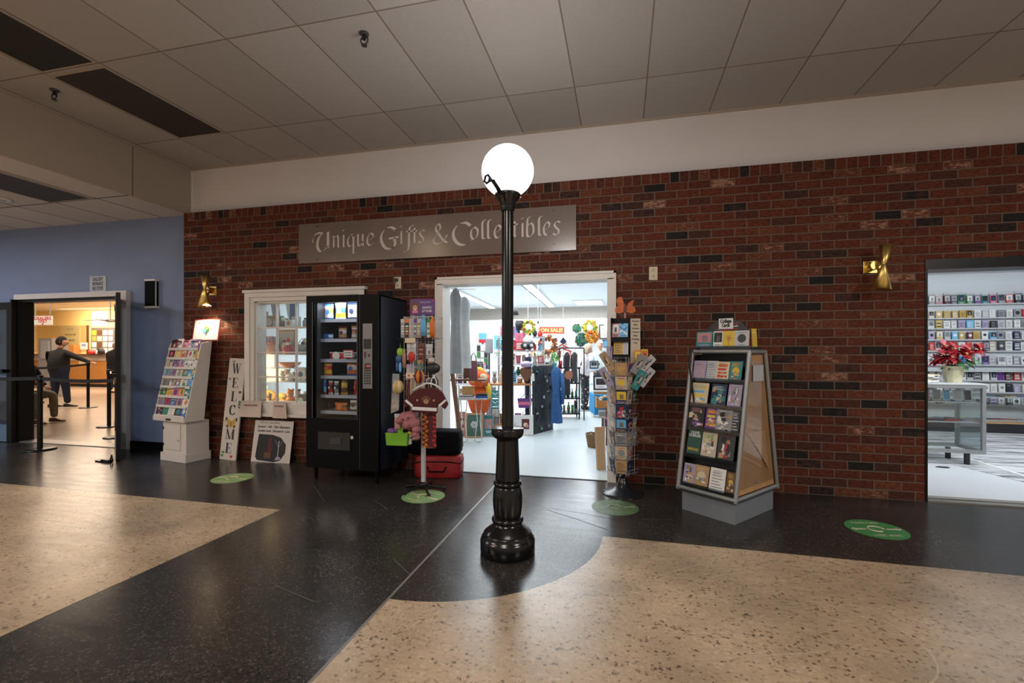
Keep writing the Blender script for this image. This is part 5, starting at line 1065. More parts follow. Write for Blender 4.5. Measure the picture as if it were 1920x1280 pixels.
def body(b, J, E, root, cloth, sub=2):
    """cloth: list of (joint a, joint b, material); each face takes the material of its nearest bone"""
    vs, fs = skin_mesh(J, E, root, sub); segs = [(Vector(J[a][0]), Vector(J[c][0]), m) for a, c, m in cloth]; by = {}
    for f_ in fs:
        c = sum((vs[i] for i in f_), Vector()) / len(f_); m = min(segs, key=lambda s: seg_d(c, s[0], s[1]))[2]; by.setdefault(m.name if hasattr(m, 'name') else m, (m, []))[1].append(f_)
    o = len(b.v); b.v += [tuple(v) for v in vs]
    for m, l in by.values():
        k = b.mi(m)
        for f_ in l: b.f.append([i + o for i in f_]); b.m.append(k); b.sm.append(True)
def hand(b, wrist, d, up, m, s=1.0, curl=.5):
    """palm and five separate fingers; d = pointing direction, up = back-of-hand direction"""
    d = Vector(d).normalized(); up = Vector(up).normalized(); side = d.cross(up).normalized(); up = side.cross(d); w_ = Vector(wrist)
    vs, fs = skin_mesh({'a': (w_, (.024 * s, .022 * s)), 'b': (w_ + d * .045 * s, (.034 * s, .018 * s)), 'c': (w_ + d * .085 * s, (.036 * s, .016 * s))}, [('a', 'b'), ('b', 'c')], 'a', 1); b.add(vs, fs, m, True)
    for k, (o, L_) in enumerate(((-.030, .070), (-.010, .080), (.011, .075), (.030, .058))):
        p0 = w_ + d * .075 * s + side * o * s; c = curl; p1 = p0 + (d * math.cos(c * .6) - up * math.sin(c * .6)) * L_ * .5 * s; p2 = p1 + (d * math.cos(c * 1.6) - up * math.sin(c * 1.6)) * L_ * .32 * s; p3 = p2 + (d * math.cos(c * 2.4) - up * math.sin(c * 2.4)) * L_ * .24 * s
        b.tube([p0, p1, p2, p3], .009 * s, m, n=8, rs=[.0098 * s, .0092 * s, .0085 * s, .0065 * s])
    p0 = w_ + d * .025 * s - side * .026 * s; b.tube([p0, p0 + (d * .7 - side * .7) * .035 * s, p0 + (d * .9 - side * .5 - up * .3) * .065 * s], .010 * s, m, n=8, rs=[.012 * s, .0105 * s, .008 * s])
def head(b, c, face, m, s=1.0):
    """skull with jaw, nose, ears, eyes and mouth looking along 'face'"""
    c = Vector(c); f_ = Vector(face).normalized(); z = Vector((0, 0, 1)); sd = f_.cross(z).normalized(); z = sd.cross(f_); vs = []; fs = []; n, k = 24, 16
    for j in range(k + 1):
        t = math.pi * j / k
        for i in range(n):
            a = 2 * math.pi * i / n; x, y, zz = math.sin(t) * math.cos(a), math.sin(t) * math.sin(a), -math.cos(t)
            jaw = 1 - .28 * max(0, -zz) ** 1.3; fx = .098 * x * (1.0 if x > 0 else 1.02) * (jaw + .12 * (zz < 0) * (x > 0)); sy_ = .076 * y * jaw
            nose = .026 * math.exp(-((y / .16) ** 2) - ((zz + .12) / .16) ** 2) if x > 0 else 0; brow = .006 * math.exp(-((zz - .12) / .1) ** 2) if x > 0 else 0; eye = -.007 * math.exp(-(((abs(y) - .38) / .18) ** 2) - ((zz - .02) / .10) ** 2) if x > 0 else 0
            vs.append(c + f_ * (fx + nose + brow + eye) * s + sd * sy_ * s + z * zz * .118 * s)
    for j in range(k):
        for i in range(n): fs.append((j * n + i, j * n + (i + 1) % n, (j + 1) * n + (i + 1) % n, (j + 1) * n + i))
    b.add(vs, fs, m, True)
    for q in (-1, 1):
        b.add([], [], m); e = c + sd * q * .078 * s - f_ * .008 * s
        MBv = []
        b.tube([e + z * .028 * s, e + z * .02 * s - f_ * .016 * s + sd * q * .008 * s, e - z * .01 * s - f_ * .014 * s + sd * q * .008 * s, e - z * .032 * s], .008 * s, m, n=6)
        ey = c + f_ * .082 * s + sd * q * .031 * s + z * .004 * s; b.ell(ey, (.010 * s, .010 * s, .007 * s), 'white', n=10, k=6); b.ell(ey + f_ * .007 * s, (.005 * s, .005 * s, .005 * s), 'black', n=8, k=5)
    mo = c + f_ * .088 * s - z * .058 * s; b.tube([mo - sd * .022 * s - f_ * .006 * s, mo, mo + sd * .022 * s - f_ * .006 * s], .004 * s, 'rose', n=6)
def hair(c, face, m, s=1.0, length=0, name='hair', parent=None, bald=0):
    b = MB(); c = Vector(c); f_ = Vector(face).normalized(); z = Vector((0, 0, 1)); sd = f_.cross(z).normalized(); z = sd.cross(f_); vs = []; fs = []; n, k = 26, 14; rr = random.Random(3)
    for j in range(k + 1):
        t = math.pi * j / k * .98
        for i in range(n):
            a = 2 * math.pi * i / n; x, y, zz = math.sin(t) * math.cos(a), math.sin(t) * math.sin(a), math.cos(t); front = max(0, x)
            lim = .42 if front > .25 else (-.55 - length); zz2 = max(zz, lim) if front > .3 else max(zz * (1 + (length if zz < 0 else 0)), lim); q = 1.10 + rr.uniform(-.03, .03)
            vs.append(c + f_ * ((.094 if x > 0 else .104) * x * q - .008) * s + sd * .084 * y * q * s + z * (zz2 * .120 * q + .008) * s)
    for j in range(k):
        for i in range(n): fs.append((j * n + i, j * n + (i + 1) % n, (j + 1) * n + (i + 1) % n, (j + 1) * n + i))
    b.add(vs, fs, m, True); return b.build(name, parent)
def shoe(b, ankle, d, m, s=1.0):
    a = Vector(ankle); d = Vector(d).normalized(); sd = Vector((-d.y, d.x, 0)); z0 = a.z
    vs = []; fs = []; prof = [(-.075, .030, .075), (-.05, .040, .085), (0, .042, .075), (.07, .046, .060), (.13, .048, .045), (.175, .034, .032), (.19, .012, .018)]; n = 12
    for x, w_, h in prof:
        for i in range(n):
            t = 2 * math.pi * i / n; y = w_ * math.cos(t); zz = h / 2 + h / 2 * math.sin(t) if math.sin(t) > 0 else h / 2 + h / 2 * max(math.sin(t) * 1.6, -1)
            vs.append(Vector((a.x, a.y, 0)) + d * x * s + sd * y * s + Vector((0, 0, z0 - .075 * s + zz * s)))
    for j in range(len(prof) - 1):
        for i in range(n): fs.append((j * n + i, j * n + (i + 1) % n, (j + 1) * n + (i + 1) % n, (j + 1) * n + i))
    fs += [list(range(n))[::-1], [(len(prof) - 1) * n + i for i in range(n)]]; b.add(vs, fs, m, True)
SKIN = mat('skin_light', (.52, .28, .19), .5, noise=.04); JEAN = mat('jeans', (.008, .015, .042), .85, noise=.15, nscale=40); JACK = mat('black_jacket', (.006, .006, .007), .85, noise=.15, nscale=25, bump=.3)
HB = mat('hair_dark', (.006, .005, .004), .9, noise=.2, nscale=60); HW = mat('hair_pale_blonde', (.62, .48, .34), .55, noise=.15, nscale=60)
# the man with his hand on the stanchion
def person(label, M, J, cloth, face, headc, hands, shoes, skin, hairm, hlen=0, s=1.0, shoe_m='black'):
    p = thing('person', label, 'person', tuple(M.translation), M.to_euler()[2])
    E = [('pelvis', 'spine'), ('spine', 'chest'), ('chest', 'neck'), ('neck', 'skull'), ('chest', 'shL'), ('shL', 'elL'), ('elL', 'wrL'), ('chest', 'shR'), ('shR', 'elR'), ('elR', 'wrR'), ('pelvis', 'hipL'), ('hipL', 'knL'), ('knL', 'anL'), ('pelvis', 'hipR'), ('hipR', 'knR'), ('knR', 'anR')]
    b = MB(); top, trou = cloth
    body(b, J, E, 'pelvis', [(a, c, trou if c[:2] in ('hi', 'kn', 'an') else (skin if c == 'skull' else top)) for a, c in E])
    head(b, headc, face, skin, s)
    for side, d, up in hands: hand(b, J['wr' + side][0], d, up, skin, s)
    b.build('body', p)
    hair(headc, face, hairm, s, hlen, parent=p)
    for side, d in shoes:
        q = MB(); shoe(q, J['an' + side][0], d, shoe_m, s); q.build('shoe', p)
    return p
person('person in black jacket and jeans, hand on a barrier post, seen from behind', local(113, 10.9), {
    'pelvis': ((-.03, 0, .86), (.17, .13)), 'spine': ((-.05, 0, 1.02), (.215, .16)), 'chest': ((-.06, .02, 1.22), (.225, .15)), 'neck': ((-.03, .03, 1.40), .060), 'skull': ((0, .04, 1.50), .055),
    'shL': ((-.23, .02, 1.27), .085), 'elL': ((-.34, .10, 1.02), .065), 'wrL': ((-.20, .28, .97), .042), 'shR': ((.12, .03, 1.29), .085), 'elR': ((.36, .10, 1.17), .060), 'wrR': ((.585, .13, 1.075), .040),
    'hipL': ((-.12, 0, .78), .105), 'knL': ((-.14, .02, .45), .078), 'anL': ((-.15, -.04, .10), .062), 'hipR': ((.07, 0, .78), .105), 'knR': ((.09, .05, .45), .078), 'anR': ((.13, .05, .10), .062)},
    (JACK, JEAN), (.85, .5, 0), (.0, .05, 1.555), [('R', (1, .1, -.12), (0, 0, 1)), ('L', (.7, .7, 0), (0, -.3, 1))], [('L', (.5, .8, 0)), ('R', (.95, .3, 0))], SKIN, HB)
person('person in black jacket and jeans at the counter, partly behind the open door leaf', local(213, 14.6), {
    'pelvis': ((0, 0, .84), (.15, .12)), 'spine': ((0, 0, 1.0), (.17, .13)), 'chest': ((0, .02, 1.20), (.18, .13)), 'neck': ((.02, .04, 1.37), .058), 'skull': ((.03, .07, 1.46), .055),
    'shL': ((-.18, .02, 1.25), .08), 'elL': ((-.24, .08, 1.0), .06), 'wrL': ((-.16, .26, .92), .04), 'shR': ((.18, .02, 1.25), .08), 'elR': ((.25, .1, 1.0), .06), 'wrR': ((.16, .27, .95), .04),
    'hipL': ((-.10, 0, .76), .10), 'knL': ((-.11, .02, .43), .075), 'anL': ((-.11, 0, .09), .058), 'hipR': ((.08, 0, .76), .10), 'knR': ((.09, .02, .43), .075), 'anR': ((.10, .02, .09), .058)},
    (JACK, JEAN), (.2, .98, 0), (.03, .08, 1.51), [('L', (.3, .9, 0), (0, 0, 1)), ('R', (-.2, .9, 0), (0, 0, 1))], [('L', (0, 1, 0)), ('R', (.2, 1, 0))], SKIN, mat('hair_grey', (.35, .30, .26), .6, noise=.2, nscale=60))
CAMO = mat('khaki_trousers', (.20, .17, .11), .8, noise=.35, nscale=14)
person('person in black top and khaki trousers seated just inside the left doorway', local(47, 8.5), {
    'pelvis': ((-.12, .05, .52), (.16, .14)), 'spine': ((-.12, .05, .72), (.16, .13)), 'chest': ((-.10, .05, .95), (.17, .13)), 'neck': ((-.06, .05, 1.14), .058), 'skull': ((-.02, .05, 1.23), .055),
    'shL': ((-.08, .24, 1.0), .08), 'elL': ((.02, .26, .78), .06), 'wrL': ((.20, .16, .70), .04), 'shR': ((-.08, -.14, 1.0), .08), 'elR': ((.04, -.18, .80), .06), 'wrR': ((.22, -.06, .70), .04),
    'hipL': ((-.06, .16, .52), .10), 'knL': ((.30, .22, .54), .075), 'anL': ((.30, .24, .09), .055), 'hipR': ((-.06, -.06, .52), .10), 'knR': ((.28, -.06, .54), .075), 'anR': ((.30, -.08, .09), .055)},
    (JACK, CAMO), (1, .1, 0), (.0, .05, 1.28), [('L', (1, -.3, -.3), (0, 0, 1)), ('R', (1, .3, -.3), (0, 0, 1))], [('L', (1, .1, 0)), ('R', (1, -.1, 0))], SKIN, HB, shoe_m=mat('brown_boot', (.14, .06, .02), .5))
ch = thing('hall_chair', 'dark chair under the seated person inside the left doorway', 'chair', tuple(local(47, 8.5) @ Vector((-.14, .05, 0))), R(13.32))
MB().bb(-.22, .22, -.22, .22, .36, .39, 'charcoal').build('seat', ch); MB().bb(-.30, -.27, -.2, .2, .62, .92, 'charcoal').bb(-.30, -.28, -.2, -.18, .38, .9, 'charcoal').bb(-.30, -.28, .18, .2, .38, .9, 'charcoal').build('backrest', ch)
for x in (-.2, .2):
    for y in (-.2, .2): MB().cyl((x, y, 0), (x, y, .36), .012, M_chrome, n=8).build('leg', ch)

# ---------------- left hall furnishings
M_cnt = mat('orange_oak_counter', (.46, .20, .05), .45, noise=.08, nscale=5)
co = thing('service_counter', 'long orange wooden service counter with a pale top at the back of the hall', 'counter', (-18.6, 8.2, 0))
MB().bb(-4.4, 5.2, 0, .6, .12, .98, M_cnt).bb(-4.4, 5.2, .05, .6, 0, .12, 'black').build('front', co); MB().bb(-4.4, 5.2, -.02, .6, .98, 1.18, mat('counter_band', (.50, .42, .36), .5)).build('upper_band', co); MB().bb(-4.5, 5.3, -.12, .66, 1.18, 1.22, 'brown').build('worktop', co)
MB().bb(-2.75, -2.1, -.03, -.021, .80, 1.14, 'white').build('paper_notice', co); MB().bb(-1.1, -.6, -.03, -.021, .85, 1.14, 'cream').build('paper_notice', co)
tag(MB().bb(-3.4, 2.6, 0, .25, 1.222, 1.226, 'grey').bb(-3.4, -3.3, 0, .02, 1.222, 2.3, 'grey').bb(-.62, -.54, 0, .04, 1.222, 2.3, 'brown').bb(-3.3, -.6, .01, .016, 1.3, 2.3, glass_mat('counter_screen', (.97, .97, .95), .05)).build('counter_screen', loc=(-18.9, 8.3, 0)), 'clear screen with slim posts standing on the service counter', 'screen')
def wallpanel(px0, px1, py0, py1, d, m, name, label, cat, th=.03, txt=None, group=None, flat=False):
    p = at((px0 + px1) / 2, (py0 + py1) / 2, d); w_ = (px1 - px0) / 868 * d * (1.33 if flat else 1); h = (py1 - py0) / 868 * d; b = MB().bb(-w_ / 2, w_ / 2, 0, th, -h / 2, h / 2, m)
    if txt:
        for s_, zf, wf, c in txt: write(b, s_, .1, c, y=-.002, z=zf * h, width=wf * w_, ext=.0008, bold=.002)
    return tag(b.build(name, loc=p, rot=(0, 0, 0 if flat else R(13.32))), label, cat, group)
wallpanel(114, 149, 610, 668, dy(131, 10.567), mat('pale_yellow_board', (.80, .68, .33), .5), 'notice_board', 'pale yellow notice with printed lines behind the counter screen', 'notice', flat=True, txt=[('Dealers Only', .38, .35, 'grey'), ('PLEASE WAIT HERE', .20, .62, 'brown'), ('BE SERVED', .02, .5, 'brown')])
wallpanel(63, 97, 592, 609, 10.6, 'white', 'hanging_sign', 'white hanging sign with red DEALERS ONLY lettering in the left hall', 'sign', txt=[('DEALERS', .22, .92, 'red'), ('ONLY', -.08, .5, 'red'), ('v', -.36, .12, 'red')])
for x in (66, 94): 
    p, q = at(x, 592, 10.6), at(x + 3, 568, 10.6); tag(MB().cyl(p, (q.x, q.y, 3.09), .010, 'grey', n=6).build('suspension_rod'), f'thin rod holding the {"left" if x < 80 else "right"} end of the DEALERS ONLY sign', 'rod')
pg = thing('pigeonhole_board', 'grey pin board covered with papers and coloured cards behind the counter', 'notice board', tuple(at(193, 640, dy(193, 10.558))), 0)
MB().bb(-.68, .68, 0, .04, -.80, .60, mat('board_grey', (.14, .12, .10), .6)).build('board', pg)
q = random.Random(4)
for j, rowz in enumerate((.38, .12, -.14, -.40)):
    for i, c in enumerate(('yellow', 'brown', 'white', 'white') if j == 0 else (('gold', 'cream', 'white', 'lilac') if j == 1 else (('white', 'brown', 'silver', 'white') if j == 2 else ('silver', 'charcoal', 'white', 'silver')))):
        MB().bb(-.62 + .31 * i, -.37 + .31 * i, -.01, 0, rowz - .10, rowz + .11, c).build('pinned_paper', pg)
wallpanel(72, 97, 634, 744, 13.4, mat('office_shelf_grey', (.38, .36, .36), .5), 'filing_cabinet', 'grey filing cabinet with papers on its side behind the man in the hall', 'cabinet', th=.5)
wallpanel(76, 91, 638, 672, 13.34, 'silver', 'paper_rack', 'white paper sheets fixed to the grey filing cabinet', 'papers', th=.05)
wallpanel(150, 164, 642, 655, 17.25, 'white', 'paper_notice', 'white notice with blue print taped to the counter screen', 'notice', th=.01, txt=[('OPEN', .1, .6, 'blue')])
wallpanel(124, 138, 646, 663, 17.2, M_cnt, 'wooden_box', 'orange wooden box on the counter right of the man', 'box', th=.3)
for i, (px, w_, h, c, lb) in enumerate(((172, .26, .16, 'red', 'red bow-topped box on the service counter'), (190, .22, .22, 'black', 'black wire letter tray on the service counter'), (183, .12, .14, 'white', 'white cup between the red box and the tray'))):
    p = at(px, 660, 16.95); b = MB(); b.lathe([(w_ / 2, 0), (w_ / 2 * .95, h * .6), (w_ / 4, h)], c, n=14); tag(b.build('counter_item', loc=(p.x, p.y, 1.222)), lb, 'container')
wallpanel(172, 200, 583, 612, dy(186, 10.567), mat('hall_pale_panel', (.72, .62, .60), .6), 'wall_panel', 'pale pinkish wall panel above the pin board', 'wall panel', th=.03, flat=True)
hl = thing('pendant_fan', 'white pendant fan hanging on a rod in the left hall', 'ceiling fan', tuple(at(207, 601, 13.5)))
MB().cyl((0, 0, 0), (0, 0, 3.10 - hl.location.z), .018, 'white', n=8).build('rod', hl); MB().lathe([(.03, .06), (.12, .03), (.14, -.02), (.05, -.05)], 'white', n=20).build('motor', hl)
for k in range(4): MB().box((.38 * math.cos(k * math.pi / 2 + .4), .38 * math.sin(k * math.pi / 2 + .4), 0), (.5, .10, .01), 'grey', rz=k * math.pi / 2 + .4).build('blade', hl)
M_tube = mat('fluorescent_tube', (1, .97, .92), .5, emit=9, noise=0)
for i, (x, y, l_, lb) in enumerate(((-13.2, 4.4, 3.2, 'nearer'), (-15.6, 6.8, 4.0, 'farther'))):
    t_ = thing('ceiling_light', f'long fluorescent ceiling strip in the left hall, the {lb} of two', 'ceiling light', (x, y, 3.10), R(-8)); MB().bb(-l_ / 2, l_ / 2, -.09, .09, -.05, 0, 'white').build('housing', t_)
    MB().cyl((-l_ / 2 + .05, -.04, -.065), (l_ / 2 - .05, -.04, -.065), .016, M_tube, n=10).cyl((-l_ / 2 + .05, .04, -.065), (l_ / 2 - .05, .04, -.065), .016, M_tube, n=10).build('tube', t_)

belt(tuple(at(58, 690, 10.3))[:2], (-12.33, 3.44), .96, 'black belt crossing in front of the dark-jacketed man to his stanchion', zq=1.03)
# ================================================================ CENTRE GIFT SHOP
RY = R(13.32)
def pl(b, name, px, py, d, label, cat, rz=0, group=None, z=None):
    p = at(px, py, d); p = Vector((p.x, p.y, p.z if z is None else z)); return tag(b.build(name, loc=p, rot=(0, 0, RY + rz), fix=False), label, cat, group)
def bx(px0, px1, py0, py1, d, m, name, label, cat, th=.2, rz=0, mot=None, group=None):
    """box thing filling the given outline at depth d; motif on its face"""
    w_ = (px1 - px0) / 868 * d; h = (py1 - py0) / 868 * d; b = MB().bb(-w_ / 2, w_ / 2, 0, th, 0, h, m)
    if mot: motif(b, w_, h, mot[0], mot[1], mot[2], -.001)
    return pl(b, name, (px0 + px1) / 2, py1, d, label, cat, rz, group)
# ceiling strips, square panel and track
M_tube2 = mat('shop_tube', (.93, .97, 1), .5, emit=7, noise=0)
def strip(x0, y0, x1, y1, z, label):
    L_ = math.hypot(x1 - x0, y1 - y0); t_ = thing('ceiling_light', label, 'ceiling light', ((x0 + x1) / 2, (y0 + y1) / 2, z), math.atan2(y1 - y0, x1 - x0))
    MB().bb(-L_ / 2, L_ / 2, -.10, .10, -.05, 0, 'white').bb(-L_ / 2, L_ / 2, .10, .125, -.06, -.0, 'charcoal').build('housing', t_); MB().bb(-L_ / 2, L_ / 2, -.08, .08, -.062, -.05, M_tube2).build('diffuser', t_)
strip(-1.70, 1.2, -2.05, 8.9, 2.72, 'long fluorescent strip down the middle of the shop ceiling'); strip(-3.35, 1.0, -3.9, 8.9, 2.72, 'long fluorescent strip along the left of the shop ceiling')
t_ = thing('ceiling_light', 'bright square ceiling panel light at the back right of the shop', 'ceiling light', (-.9, 8.2, 2.72)); MB().bb(-.4, .4, -.55, .55, -.03, 0, 'white').build('frame', t_); MB().bb(-.36, .36, -.5, .5, -.036, -.03, M_tube2).build('diffuser', t_)
# half-height partition at the left rear
tag(MB().bb(-4.9, -3.15, 0, .08, 0, 2.25, M_shopwall).bb(-4.9, -4.82, -3.5, 0, 0, 2.25, M_shopwall).build('room_divider', loc=(0, 8.4, .004)), 'white full-width partition standing at the left rear of the shop', 'partition')
# garments hanging at the entrance, left
def garment(px0, px1, py0, py1, d, m, label, name='hanging_garment', fold=5, group=None):
    w_ = (px1 - px0) / 868 * d; h = (py1 - py0) / 868 * d; n = 16; rows = [(0, .22), (.03, .55), (.10, .85), (.4, .70), (.7, .85), (1, 1)]; vs = []; fs = []
    for v, ww in rows:
        for i in range(n):
            a = 2 * math.pi * i / n; vs.append((w_ / 2 * ww * math.cos(a), .045 * ww * math.sin(a) * (1 + .5 * math.sin(a * fold)), -h * v))
    for j in range(len(rows) - 1):
        for i in range(n): fs.append((j * n + i, j * n + (i + 1) % n, (j + 1) * n + (i + 1) % n, (j + 1) * n + i))
    b = MB(); b.add(vs, fs, m, True); p = at((px0 + px1) / 2, py0, d); o = thing(name, label, 'clothing', tuple(p), RY, group); b.build('fabric', o, fix=False); MB().tube([(0, 0, -.01), (0, 0, .03), (.012, 0, .045), (.022, 0, .03)], .003, 'silver', n=6).tube([(-w_ * .3, 0, -.07 * h), (0, 0, 0), (w_ * .3, 0, -.07 * h)], .005, 'brown', n=6).build('hanger', o); return o
garment(842, 866, 540, 700, 5.9, mat('grey_cloth', (.26, .29, .31), .8, noise=.1), 'long grey robe hanging just inside the shop doorway'); garment(857, 884, 556, 690, 6.3, mat('pale_cloth', (.56, .60, .62), .8, noise=.08), 'long pale grey robe hanging behind the grey robe')
tag(MB().cyl(at(838, 541, 5.7), at(892, 541, 6.5), .010, 'silver', n=8).build('clothes_rail'), 'thin rail carrying the robes inside the shop doorway', 'rail')
# little flag on a pole
def flag(px, py, d, h, lean, label, s=1.0):
    t_ = thing('flag', label, 'flag', tuple(at(px, py, d)), RY); MB().cyl((0, 0, 0), (lean, 0, h), .008 * s, 'brown', n=8).ell((lean, 0, h), (.015 * s, .015 * s, .015 * s), 'gold', n=8, k=6).build('staff', t_)
    w_, hh = .30 * s, .40 * s; b = MB(); n = 7
    for k in range(n):
        z0, z1 = h - hh * (k + 1) / n, h - hh * k / n; e0, e1 = w_ * (k + 1.6) / (n + 1), w_ * (k + .6) / (n + 1)
        b.add([(lean * z0 / h, -.002, z0 - .02), (lean * z0 / h + e0, -.004, z0 - .12 * s), (lean * z1 / h + e1, -.004, z1 - .10 * s), (lean * z1 / h, -.002, z1 - .02)], [(0, 1, 2, 3)], ('red', 'white')[k % 2])
        b.add([(lean * z0 / h, -.002, z0 - .02), (lean * z0 / h - e0, -.004, z0 - .12 * s), (lean * z1 / h - e1, -.004, z1 - .10 * s), (lean * z1 / h, -.002, z1 - .02)], [(0, 1, 2, 3)], ('white', 'red')[k % 2])
    b.add([(lean, -.006, h - .005), (lean - w_ * .42, -.008, h - .17 * s), (lean, -.006, h - .24 * s), (lean + w_ * .42, -.008, h - .17 * s)], [(0, 1, 2, 3)], 'navy'); b.build('cloth', t_, fix=False)
flag(1057, 687.6, 9.25, .60, -.01, 'stars and stripes flag on a stand at the back of the centre aisle', .6)
flag(872, 675, 6.4, .42, -.13, 'small stars and stripes flag leaning at the left wall behind the robes', .45)
# shelving units --------------------------------------------------------------
def shelf_unit(px, d, w_, dep, hs, label, m='brown', posts=M_chrome, rz=0, cat='shelf'):
    p = at(px, 656.6, d); t_ = thing('display_shelf', label, cat, (p.x, p.y, .004), RY + rz)
    for z in hs: MB().bb(-w_ / 2, w_ / 2, -dep / 2, dep / 2, z - .025, z, m).build('shelf', t_)
    for x in (-w_ / 2 + .02, w_ / 2 - .02):
        for y in (-dep / 2 + .02, dep / 2 - .02): MB().cyl((x, y, 0), (x, y, max(hs) + .01), .014, posts, n=8).build('post', t_)
    return Matrix.Translation((p.x, p.y, .004)) @ Matrix.Rotation(RY + rz, 4, 'Z')
gr_ = random.Random(11)
CWD = dict(box='box', jar='jar', vase='vase', book='book', figurine='figurine', bottle='bottle', cup='cup', plush='plush toy', basket='basket', candle='candle')
def goods(kind, b, w_, h, c, c2):
    if kind in ('box', 'book'): b.bb(-w_ / 2, w_ / 2, -w_ * .35, w_ * .35, 0, h, c); motif(b, w_, h, c2, c2, gr_.choice(['disc', 'bands', 'picture', 'flower']), -w_ * .35 - .001)
    elif kind == 'jar': b.lathe([(w_ * .42, 0), (w_ * .48, h * .1), (w_ * .48, h * .7), (w_ * .3, h * .8), (w_ * .3, h * .85)], c, n=14); b.lathe([(w_ * .33, h * .85), (w_ * .33, h)], c2, n=14)
    elif kind == 'vase': b.lathe([(w_ * .25, 0), (w_ * .5, h * .35), (w_ * .42, h * .6), (w_ * .16, h * .82), (w_ * .28, h)], c, n=14); b.lathe([(w_ * .49, h * .30), (w_ * .51, h * .35), (w_ * .49, h * .42)], c2, n=14)
    elif kind == 'bottle': b.lathe([(w_ * .35, 0), (w_ * .36, h * .55), (w_ * .12, h * .72), (w_ * .12, h * .92)], c, n=12); b.lathe([(w_ * .15, h * .9), (w_ * .15, h)], c2, n=10)
    elif kind == 'cup': b.lathe([(w_ * .3, 0), (w_ * .42, h * .9), (w_ * .38, h * .9), (w_ * .3, h * .1)], c, n=14); b.tube([(w_ * .4, 0, h * .7), (w_ * .6, 0, h * .6), (w_ * .6, 0, h * .35), (w_ * .36, 0, h * .25)], w_ * .05, c, n=6)
    elif kind == 'candle': b.cyl((0, 0, 0), (0, 0, h * .9), w_ * .35, c, n=14); b.cyl((0, 0, h * .9), (0, 0, h), .004, c2, n=6)
    elif kind == 'figurine': b.lathe([(w_ * .4, 0), (w_ * .42, h * .08), (w_ * .22, h * .4), (w_ * .30, h * .62), (w_ * .12, h * .72)], c, n=12); b.ell((0, 0, h * .84), (w_ * .2, w_ * .2, h * .15), c2, n=12); b.ell((w_ * .26, 0, h * .5), (w_ * .08, w_ * .08, h * .16), c, n=8); b.ell((-w_ * .26, 0, h * .5), (w_ * .08, w_ * .08, h * .16), c, n=8)
    elif kind == 'plush': b.ell((0, 0, h * .32), (w_ * .42, w_ * .36, h * .33), c, n=12, lump=.04); b.ell((0, -.01, h * .74), (w_ * .33, w_ * .3, h * .25), c, n=12); b.ell((-w_ * .24, 0, h * .94), (w_ * .12, w_ * .08, h * .09), c, n=8); b.ell((w_ * .24, 0, h * .94), (w_ * .12, w_ * .08, h * .09), c, n=8); b.ell((0, -w_ * .30, h * .68), (w_ * .13, w_ * .1, h * .08), c2, n=8)
    elif kind == 'basket': b.lathe([(w_ * .38, 0), (w_ * .46, h * .5), (w_ * .5, h * .75), (w_ * .45, h * .75), (w_ * .4, h * .1)], c, n=16); b.tube([(w_ * .46 * math.cos(a), 0, h * .7 + h * .5 * math.sin(a)) for a in [math.pi * i / 10 for i in range(11)]], w_ * .04, c2, n=6)
KC = dict(box=['white', 'cream', 'red', 'pink', 'sky', 'silver', 'purple'], jar=['cream', 'silver', 'teal', 'white'], vase=['sky', 'white', 'maroon', 'green', 'silver'], book=['navy', 'red', 'cream', 'teal', 'white'], figurine=['white', 'red', 'cream', 'pink', 'lilac'], bottle=['green', 'brown', 'teal', 'silver'], cup=['white', 'red', 'sky', 'cream'], plush=['white', 'tan', 'brown', 'pink', 'grey'], basket=['tan', 'gold', 'brown'], candle=['red', 'cream', 'pink', 'white'])
def fill(T, w_, z, dep, where, n, hmax, kinds, cols=None, grp=None, yoff=None):
    x = -w_ / 2 + .03; step = (w_ - .06) / n
    for i in range(n):
        k = gr_.choice(kinds); c = gr_.choice(cols or KC[k]); c2 = gr_.choice([q for q in ('white', 'red', 'gold', 'navy', 'green', 'pink', 'black') if q != c]); h = gr_.uniform(.5, 1) * hmax; ww = min(step * .92, h * gr_.uniform(.6, 1.1)); b = MB(); goods(k, b, ww, h, c, c2)
        p = T @ Vector((x + step * (i + .5), gr_.uniform(-.3, .1) * dep if yoff is None else yoff, z + .001)); o = b.build(k if k not in ('plush',) else 'plush_toy', loc=p, rot=(0, 0, RY), fix=False)
        w0 = f'{c} {CWD[k]} with {c2} detail, {ORD[i]} {where}'; tag(o, w0, CWD[k], grp or 'gifts ' + where)
ALLK = list(KC)
# long table with blue cards hanging beneath (centre left)
T = shelf_unit(957, 7.6, .68, .45, (.18, .82), 'long wooden display table behind the lamp post', mat('table_oak', (.42, .20, .07), .4, noise=.1)); fill(T, .68, .82, .4, 'on the oak table', 6, .20, ALLK); fill(T, .68, .18, .4, 'on low shelf of oak table', 5, .30, ['box', 'book', 'basket'])
T = shelf_unit(977, 8.4, .85, .35, (.9, 1.12, 1.36, 1.60), 'tall wire shelf of seasonal gifts directly behind the lamp post', 'silver')
for z, w2, cols in ((.9, 'on lowest tier of wire shelf', None), (1.12, 'on second tier of wire shelf', ['red', 'white', 'pink', 'cream']), (1.36, 'on third tier of wire shelf', ['red', 'white', 'black', 'sky']), (1.60, 'on top tier of wire shelf', ['sky', 'black', 'red', 'pink'])): fill(T, .85, z, .3, w2, 8, .22, ALLK, cols)
T = shelf_unit(886, 7.9, .55, .4, (.55, .80, 1.02), 'low shelf unit of small gifts at the left wall of the shop', 'white')
for z, w2 in ((.55, 'from left on lower left-wall tier'), (.80, 'from left on middle left-wall tier'), (1.02, 'from left on top left-wall tier')): fill(T, .55, z, .35, w2, 6, .22, ALLK)
